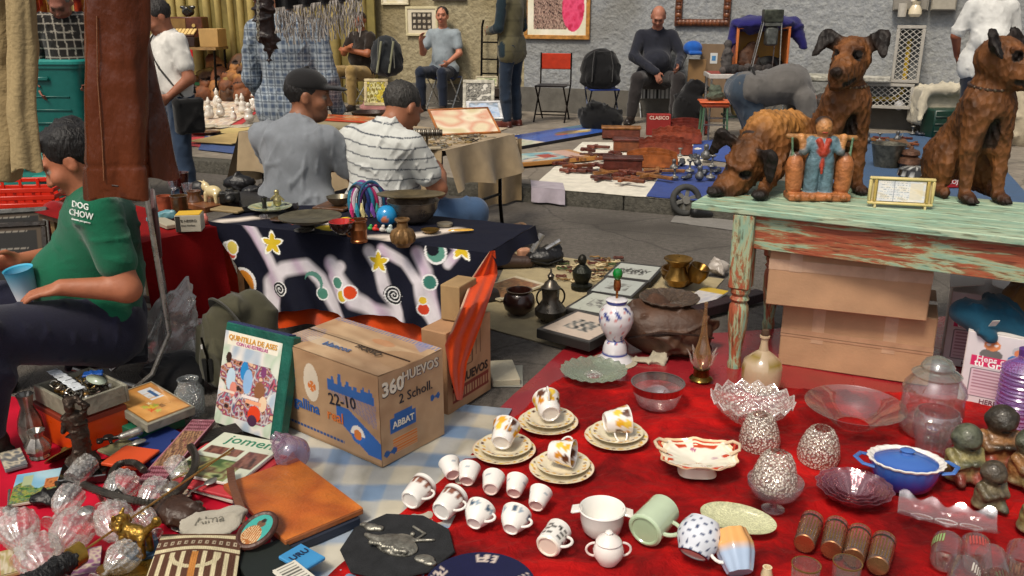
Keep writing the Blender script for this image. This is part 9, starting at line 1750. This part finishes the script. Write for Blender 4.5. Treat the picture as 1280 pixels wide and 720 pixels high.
q=rp(926,118,-.15);lath('yellow_bust','mossy yellow bust standing below the rack table','bust',Vector((q.x,Yr-.15,zt-.42)),[(0,0),(.08,0),(.1,.08),(.09,.16),(.04,.2),(.05,.25),(.045,.3),(0,.33)],'#6a5a2a',STONE);M().box((.5,.3,.02),(0,.0,.0),H('#2c3a2c')).build('lower_shelf',PLAST,rt2,(0,-.05,zt-.44-SW))
p=P(890,178,SW);t=thing('orange_tray_stand','orange plastic tray on green legs at the kerb beside the bending man','stand',(p.x,p.y,SW),-.1);zz=PY(890,130,p.y).z-SW;M().box((.3,.3,.05),(0,0,zz),H('#c4562e'),b=.02).build('tray',PLAST,t);M().box((.34,.34,.015),(0,0,zz+.03),H('#d0643a'),b=.006).build('tray_rim',PLAST,t)
for sx in(-1,1):
 for sy in(-1,1):M().tube([(sx*.12,sy*.12,zz),(sx*.14,sy*.13,0)],.012,H('#4a6a50'),6).build('leg',PLAST,t)
M().tube([(-.13,-.13,zz*.5),(.13,-.13,zz*.5)],.007,H('#8a8a84'),6).build('wire_shelf',METAL,t)
q=P(890,126,SW+zz);tag(link('green_bowl_pile',sdf('gb',[ell((0,0,.05),(.1,.08,.06),0,.02),ell((.0,0,.12),(.07,.06,.04),0,.02)],{0:H('#4c5446')},.01,STONE,folds(.015,50,2)),None,(p.x,p.y,SW+zz+.03)),'lumpy grey green pottery lying in the orange tray','pottery')
c0=W(886,118,.35);
for lb,x,y0,y1,wpx,cc,dy in(('tall brown cardboard sheet leaning on the wall with a small blue sticker',888,128,55,34,'#75604a',.2),('narrower folded cardboard piece in front of the tall sheet',868,126,74,22,'#826440',.32)):
 a=W(x-wpx/2,y0,dy);b=W(x+wpx/2,y0,dy);h_=W(x,y1,dy).z-SW;t=thing('cardboard_sheet',lb,'cardboard',((a.x+b.x)/2,(a.y+b.y)/2,SW),(-.06,0,WRZ));M().box(((b-a).length,.02,h_),(0,0,h_/2),H(cc),b=.003).build('sheet',CARD,t,smooth=False)
 if dy==.2:M().box((.09,.004,.13),(-.0,-.013,h_*.82),H('#c4c4c0')).build('sticker',PAPER,t);M().box((.05,.003,.06),(0,-.016,h_*.82),H('#3a78a8')).build('sticker_print',PAPER,t);M().box((.06,.004,.1),(0,-.013,h_*.3),H('#b8b8b4')).build('lower_sticker',PAPER,t)
p=W(866,60,.3);tag(link('baseball_cap',sdf('bc',[ell((0,0,0),(.12,.1,.09),0,.03),rbox((.02,-.08,-.06),(.08,.05,.02),.01,0,.02)],{0:H('#1c56a8')},.014,CLOTH),None,p),'bright blue cap hung behind the shoulder of the man in navy','cap')
# white bench with green crate
a=W(988,96,.75);b=W(1046,98,.75);m_=(a+b)/2;t=thing('white_bench','low white slab bench over a green crate behind the sitting wooden dog','bench',(m_.x,m_.y,SW),WRZ);wz=m_.z-SW;M().box(((b-a).length+.1,.42,.07),(0,0,wz),H('#a8a698'),b=.02).build('slab',STONE,t)
for s_ in(-1,1):M().box((.06,.36,wz-.04),(s_*((b-a).length/2-.0),0,(wz-.04)/2),H('#8a877c')).build('support',STONE,t)
crate('green_crate','green slatted crate under the white slab bench',(m_.x,m_.y,SW),WRZ,(.44,.32,.3),'#175a30',8)
a=W(1042,96,.3);b=W(1113,100,.3);m_=(a+b)/2;t=tag(M().box(((b-a).length,.3,.05),(0,0,0),H('#b4b2a8'),b=.006).build('stone_ledge',STONE,None,(m_.x,m_.y,m_.z),WRZ),'pale stone ledge left of the mesh cage','ledge')
# ================= blue blanket behind the table =================
cloth_poly('blue_blanket','blue blanket on the pavement behind the painted table',[P(985,262,SW),P(1300,262,SW),P(1215,166,SW),P(1040,168,SW)],50,40,CLOTH,SW+.004,.006,7,H('#24496e'),39,.004)
p=P(1115,205,SW+.01);lath('tin_bucket','dented tin bucket half behind the left wooden dog','bucket',P(1108,208,SW+.01),[(0,0),(.11,0),(.15,.2),(.155,.21),(.145,.21),(.1,.02),(0,.02)],'#6d6a5e',DMETAL)
lath('copper_pot','little round copper pot with a lid on the blue blanket','pot',P(1136,212,SW+.01),[(0,0),(.05,0),(.1,.06),(.09,.1),(.06,.12),(.08,.14),(.07,.17),(.02,.19),(.015,.21),(0,.215)],'#6a4a38',DMETAL)
lath('black_casserole','round black and white spotted casserole in front of the copper pot','casserole',P(1142,226,SW+.01),[(0,0),(.1,0),(.14,.05),(.13,.1),(.08,.12),(0,.125)],'#1c1a1a',CERAM,48,cf=lambda th,z,r,cc:np.where(((np.sin(th*11)*np.sin(z*110+r*60))>.45)[...,None],np.array(H('#c4c4c0')),cc))
t=thing('brass_lantern','square metal lantern with a red and white stopper on the blue blanket','lantern',P(1172,222,SW+.01),.3);M().box((.13,.12,.24),(0,0,.12),H('#5c584e'),b=.01).build('case',DMETAL,t);M().box((.07,.006,.14),(0,-.063,.12),H('#1c140e')).build('window',CERAM,t);M().lathe([(.0001,.24),(.05,.24),(.04,.29),(.02,.3),(.0001,.36)],16,col=H('#a8322c'),cap=False).build('stopper',PLAST,t)
t=thing('red_case','shallow red box with white print at the right end of the blue blanket','box',P(1190,232,SW+.01),.05);M().box((.3,.2,.1),(0,0,.05),H('#9c141c'),b=.006).build('case',PAPER,t,smooth=False);letters('ROJO 42',.05,H('#d8c8c4'),t,(0,-.102,.05),(PI/2,0,0),bold=.02)
rj=random.Random(12)
tkp=[(1066+i*6.5+rj.uniform(-4,4),rj.uniform(168,182))for i in range(14)];tkl=ordlabel(tkp,['small metal trinket' if i%2 else 'small wooden trinket' for i in range(14)],'at the rear of the blue blanket')
for i in range(14):
 x,y=tkp[i];k_=i%3;tag(link('trinket',svm[k_]if i%2 else cms[i%5],None,P(x,y,SW+.012),rj.uniform(0,6),scale=.7),tkl[i],'trinket','trinkets at the rear of the blue blanket')
flat('leather_purse','flat brown leather purse at the rear of the blue blanket','purse',[(1112,172),(1136,174),(1134,181),(1108,180)],.03,None,'#6a4a30',z=SW+.01,mat=LEATH)
p=P(1168,172,SW);q=[rbox((0,.1,.2),(.28,.2,.22),.05,0,.04),cap((-.26,-.12,.38),(-.34,-.22,.08),.06,.03,0,.05),cap((-.2,-.12,.4),(.3,-.12,.4),.07,.08,0,.05),cap((.3,-.1,.38),(.34,-.1,.15),.06,.05,0,.05)]
tag(link('white_drape',sdf('wd',q,{0:H('#b8b09c')},.018,CLOTH,folds(.03,16,5)),None,(p.x+.15,p.y+.25,SW+.12)),'cream white cloth draped over a box beside the man in the white shirt','cloth')
t=thing('green_box','dark green plastic box under the cream drape','box',(p.x+.12,p.y+.05,SW),.05);M().box((.42,.3,.32),(0,0,.16),H('#12352a'),b=.015).build('box',PLAST,t);[M().box((.4,.008,.02),(0,-.153,.08+.08*k_),H('#0e2a22'),b=.004).build('rib',PLAST,t)for k_ in range(3)]
blob('white_sack','cream sack standing right of the white shirted man at the photo edge','sack',(P(1290,185,SW).x,P(1290,185,SW).y+.2,SW),(.25,.2,.4),'#b8ac94',CLOTH,.03,16,3,.02)
blob('blue_shoe_bag','dark blue cap lying beside the brass lantern','cap',P(1192,198,SW+.01),(.12,.09,.07),'#16233a',CLOTH,.01,30,3,.012)
# ================= cloth on the road in the middle, and its goods =================
cloth_poly('beige_ground_cloth','beige cloth on the road carrying framed pictures, a pot and a coffee maker',[P(596,408),P(800,462),P(905,350),P(640,314)],60,50,CLOTH,.005,.004,6,H('#a39470'),40,.004)
def bz(x,y,h=0):return P(x,y,.016+h)
q=[cap((-.12,0,.07),(.12,0,.09),.07,.065,0,.02)];o=link('knitted_roll',sdf('kr',q,{0:H('#6a523c'),1:H('#6a523c')},.006,CLOTH,lambda v,nv:v+nv*(.010*np.abs(np.sin(v[:,0]*70+v[:,2]*12)))[:,None],paint=lambda v,c:c*(.7+.6*np.abs(np.sin(v[:,0]*70+v[:,2]*12)))[:,None]),None,bz(634,312),.7);tag(o,'rolled ribbed brown knitted hat behind the brown shoes','hat')
for i,(x,y,r_)in enumerate(((640,333,.1),(622,330,.4))):tag(link('brown_shoe',sdf('bs',[cap((-.09,0,.035),(.1,0,.025),.042,.036,0,.02),ell((-.07,0,.07),(.045,.035,.03),0,.02),ell((-.06,0,.1),(.03,.022,.03),1,.01,op='-')],{0:H('#3c2a22'),1:H('#14100e')},.007,LEATH),None,bz(x,y),r_),'dark brown leather shoe on the beige ground cloth, '+('right' if i==0 else 'left')+' one of the pair','shoe','pair of brown shoes')
tag(link('pink_soap',sdf('sp',[rbox((0,0,.03),(.04,.03,.03),.012,0,.01)],{0:H('#b8866a')},.006,PLAST),None,bz(655,322,.03),.4),'pinkish wooden block beside the brown shoes','block')
t=thing('camera_bag','black camera with a chromed flash lying beside the brown shoes','camera',bz(681,330),.2);link('body',sdf('cb',[ell((0,0,.05),(.12,.08,.055),0,.03),ell((.05,.02,.09),(.06,.05,.03),0,.02)],{0:H('#131316')},.007,LEATH,folds(.006,50,3)),t);M().tube([(-.08,0,.08),(-.02,0,.19)],.022,H('#b8b8b8'),10).build('flash',METAL,t);M().tube([(.0,-.02,.1),(.09,-.02,.15)],.014,H('#a8a8a8'),8).build('lens_hood',METAL,t)
M().tube([(-.1,-.05,.04),(0,-.08,.02),(.1,-.06,.04)],.006,H('#0e0e0e'),6).build('strap',LEATH,t)
g=M();rj=random.Random(5)
for i in range(60):
 x,y=rj.uniform(700,775),rj.uniform(322,352);c=bz(x,y);g.tube([(c.x+.03*math.cos(q),c.y+.02*math.sin(q),.02+.003*math.sin(3*q))for q in np.linspace(0,rj.choice([3,6]),10)],.005,H(rj.choice(['#3a2a1c','#8a6a3c','#c9b890','#5a2c20','#4a5a30'])),5)
tag(g.build('bead_necklaces',CLAY),None,None,None,'stuff')
t=lath('bronze_bust','small dark bust on a round base among the bead necklaces','bust',bz(727,360),[(0,0),(.06,0),(.06,.02),(.035,.03),(.05,.06),(.055,.1),(.03,.13),(.018,.14),(0,.14)],'#1e2018',BRZ);M().sph(.03,(0,0,.165),H('#221f18'),12,sc_=(.85,.9,1.1)).build('head',BRZ,t)
def sep(U,Vv):c=noise_img(220,['#8a5a34','#6a3a28','#a8784a','#4a2a20','#b88a5c'],14,3)(U,Vv);q=(U<.06)|(U>.94)|(Vv<.08)|(Vv>.92);c[q]=H('#c9bda0');return c
flat('sepia_print','sepia photograph in a white border at the left of the ground cloth','print',[(630,343),(672,352),(640,378),(600,366)],.01,sep,'#c9bda0',z=.016,nx=50,ny=40)
POT=V(rough=.3,noise=.3,ns=20,bump=.3,bs=40,coat=.5)
lath('clay_pot','round dark brown glazed pot with a wide mouth','pot',bz(649,392),[(0,0),(.04,0),(.075,.03),(.085,.065),(.075,.1),(.062,.115),(.068,.13),(.06,.13),(.055,.11),(.06,.06),(0,.02)],'#2e1610',POT,40)
t=lath('coffee_maker','tarnished metal coffee pot with a finial lid and two handles','coffee pot',bz(688,400),[(0,0),(.05,0),(.078,.03),(.08,.06),(.055,.09),(.042,.11),(.046,.17),(.05,.175),(.04,.18),(.03,.2),(.012,.215),(.018,.235),(.006,.25),(.004,.27),(0,.275)],'#5a544c',METAL,36)
for s_ in(0,PI):g=M();handle(g,.045,.08,.165,.03,.005,H('#3c3630'),a=s_+.2);g.build('handle',METAL,t)
def fp(a,b,seed):
 def fn(U,Vv):c=np.zeros(U.shape+(3,));c[:]=H(a);n=noise_img(seed,['#1c1c1c','#8a8a84',a,a],26,3)(U,Vv);q=(U>.25)&(U<.75)&(Vv>.28)&(Vv<.7);c[q]=n[q];q=(U<.06)|(U>.94)|(Vv<.08)|(Vv>.92);c[q]=H(b);return c
 return fn
for i,(cn,lb,a,b,z_)in enumerate((([(776,328),(832,333),(812,352),(752,345)],'black framed print with faint lettering, farthest of the framed pictures','#b4b8b0','#20201e',.02),([(758,346),(812,352),(790,372),(732,364)],'black framed pale print, second of the framed pictures','#b0b6b0','#242220',.03),([(736,364),(790,372),(772,398),(708,386)],'black framed pale green print, third of the framed pictures','#b8bcb0','#1e1c1a',.03),([(714,388),(775,398),(752,432),(676,412)],'boxed print wrapped in clear film, nearest of the framed pictures','#c9b8a8','#33302e',.04))):
 t,w__,d__=flat('framed_print',lb,'framed print',cn,.03 if i<3 else.045,fp(a,b,230+i),'#201e1c',z=z_,nx=60,ny=50,group='framed pictures on the ground cloth')
 if i==0:letters('PONY',.07,H('#4a4c48'),t,(0,0,.033),(0,0,0),bold=0)
# lamp
def lampd(th,z,r,cc):
 cc=cc.copy();cc[:]=H('#d4d2d6');q=(z>.1)&(z<.29);a=np.sin(th*4+z*18)*np.sin(z*60+th*3);cc[q&(a>.72)]=H('#3a4684');a2=np.sin(th*7-z*35)*np.sin(z*95+1);cc[q&(a2>.82)]=H('#c07a7a');b_=(abs(z-.05)<.006)|(abs(z-.115)<.005)|(abs(z-.305)<.009);cc[b_]=H('#3c4c94');return cc
pr=[(0,0),(.085,0),(.088,.01),(.075,.025),(.062,.04),(.06,.05),(.056,.08),(.05,.1),(.04,.115),(.046,.13),(.07,.17),(.083,.21),(.08,.25),(.062,.28),(.045,.295),(.05,.305),(.052,.315),(.04,.32),(0,.322)]
dn=[];[dn.extend([(pr[i][0]+(pr[i+1][0]-pr[i][0])*k_/3,pr[i][1]+(pr[i+1][1]-pr[i][1])*k_/3)for k_ in range(3)])for i in range(len(pr)-1)];dn.append(pr[-1])
t=lath('table_lamp','white ceramic lamp base painted with blue flowers and holding a green bulb','lamp',P(768,452,.012),dn,'#d8d4ce',CERAM,72,cf=lampd);t.scale=(.93,)*3
M().tube([(0,0,.32),(0,0,.37)],.006,H('#a8703c'),8).build('stem',METAL,t);M().lathe([(.0001,.36),(.014,.36),(.018,.38),(.016,.41),(.0001,.415)],16,col=H('#a86a3c'),cap=False).build('socket',METAL,t);M().lathe([(.0001,.412),(.012,.414),(.022,.43),(.024,.445),(.018,.462),(.0001,.47)],20,col=H('#0c7a30'),cap=False).build('green_bulb',V(rough=.1,noise=.05,bump=0,coat=.8),t)
M().lathe([(.0001,0),(.105,.0),(.11,.008),(.09,.016),(.0001,.018)],36,col=H('#b0a894'),cap=False).build('foot',CERAM,t,(0,0,-.004))
# brass bowls, reed dish, bag, papers, guitar neck
BB=V(rough=.3,metal=.9,noise=.3,ns=18,bump=.2,bs=30,dirt=.4)
t=lath('brass_bowls','large hammered brass bowl in front of the painted table leg','bowl',bz(850,356),[(0,0),(.05,0),(.1,.04),(.115,.08),(.11,.1),(.1,.1),(.09,.05),(0,.02)],'#8a6430',BB)
lath('brass_urn','small brass urn with a flared rim standing in the hammered brass bowl','urn',bz(846,356,.03),[(0,0),(.05,0),(.07,.04),(.05,.08),(.045,.11),(.08,.15),(.078,.155),(.04,.13),(0,.1)],'#97733a',BB);lath('brass_cup','dull brass cup leaning right of the hammered bowl','cup',bz(868,350,.06),[(0,0),(.04,0),(.06,.05),(.055,.09),(.05,.09),(0,.02)],'#7a5a2a',BB,rot=(.2,.3,0))
t=lath('reed_dish','round coiled dish of woven brown reed lying on the leather bag','dish',P(836,384,.2),[(0,.01),(.05,.006),(.1,.02),(.135,.045),(.14,.05),(.132,.052),(.09,.03),(0,.018)],'#4a3a2c',V(rough=.4,noise=.3,ns=60,bump=.6,bs=120,coat=.3),48,fn=lambda th,r,z,k:(r,z+.003*np.sin(th*30)))
q=[ell((0,0,.11),(.19,.12,.13),0,.04),ell((.1,-.02,.1),(.12,.1,.12),0,.04),ell((-.14,.02,.14),(.08,.08,.1),0,.04)]
t=tag(link('leather_bag',sdf('lb',q,{0:H('#4e3424')},.008,V(rough=.55,noise=.25,ns=9,bump=.3,bs=60,dirt=.2),folds(.026,26,4)),None,P(830,440,.006)),'big slouching dark brown leather bag behind the painted lamp','bag');g=M();g.tube([(-.18,-.08,.1),(-.05,-.145,.15),(.1,-.15,.14),(.2,-.08,.1)],.012,H('#2c1c14'),6,flat=.4);g.build('handle_strap',LEATH,t)
flat('colour_leaflet','white and yellow printed leaflets between the brass bowl and the table leg','leaflet',[(872,358),(905,362),(893,382),(862,376)],.012,lambda U,Vv:np.where((Vv>.72)[...,None],np.array(H('#c9a82a')),noise_img(240,['#b8b8c0','#d0ccc8','#a4a8b8'],6)(U,Vv)),'#c0bcb4',z=.02)
flat('narrow_case','narrow dark red case leaning between the leaflets and the table leg','case',[(900,352),(912,356),(892,408),(876,402)],.05,None,'#2a1418',z=.02,mat=LEATH)
blob('plastic_wrapper','crumpled pale plastic wrapper right of the brass cup','wrapper',bz(898,342),(.07,.05,.05),'#a8a098',PLAST,.02,40,3,.007)
q=[ell((0,0,.008),(.09,.03,.014),0,.02),ell((.06,.02,.01),(.04,.03,.016),0,.02)];tag(link('lace_scarf',sdf('ls',q,{0:H('#a8a08c')},.006,CLOTH,folds(.012,60,6)),None,P(808,452,.014),-.1),'crumpled lace edged scarf between the lamp and the amber decanter','scarf')
flat('folded_towel','folded cream towel on the road right of the egg boxes','towel',[(616,448),(650,452),(640,474),(608,476)],.03,None,'#b8b098',z=.004,mat=CLOTH);flat('clear_folder','clear plastic sleeve under the cream towel','sleeve',[(632,452),(662,462),(640,482),(612,482)],.006,None,'#8a8a80',z=.002)
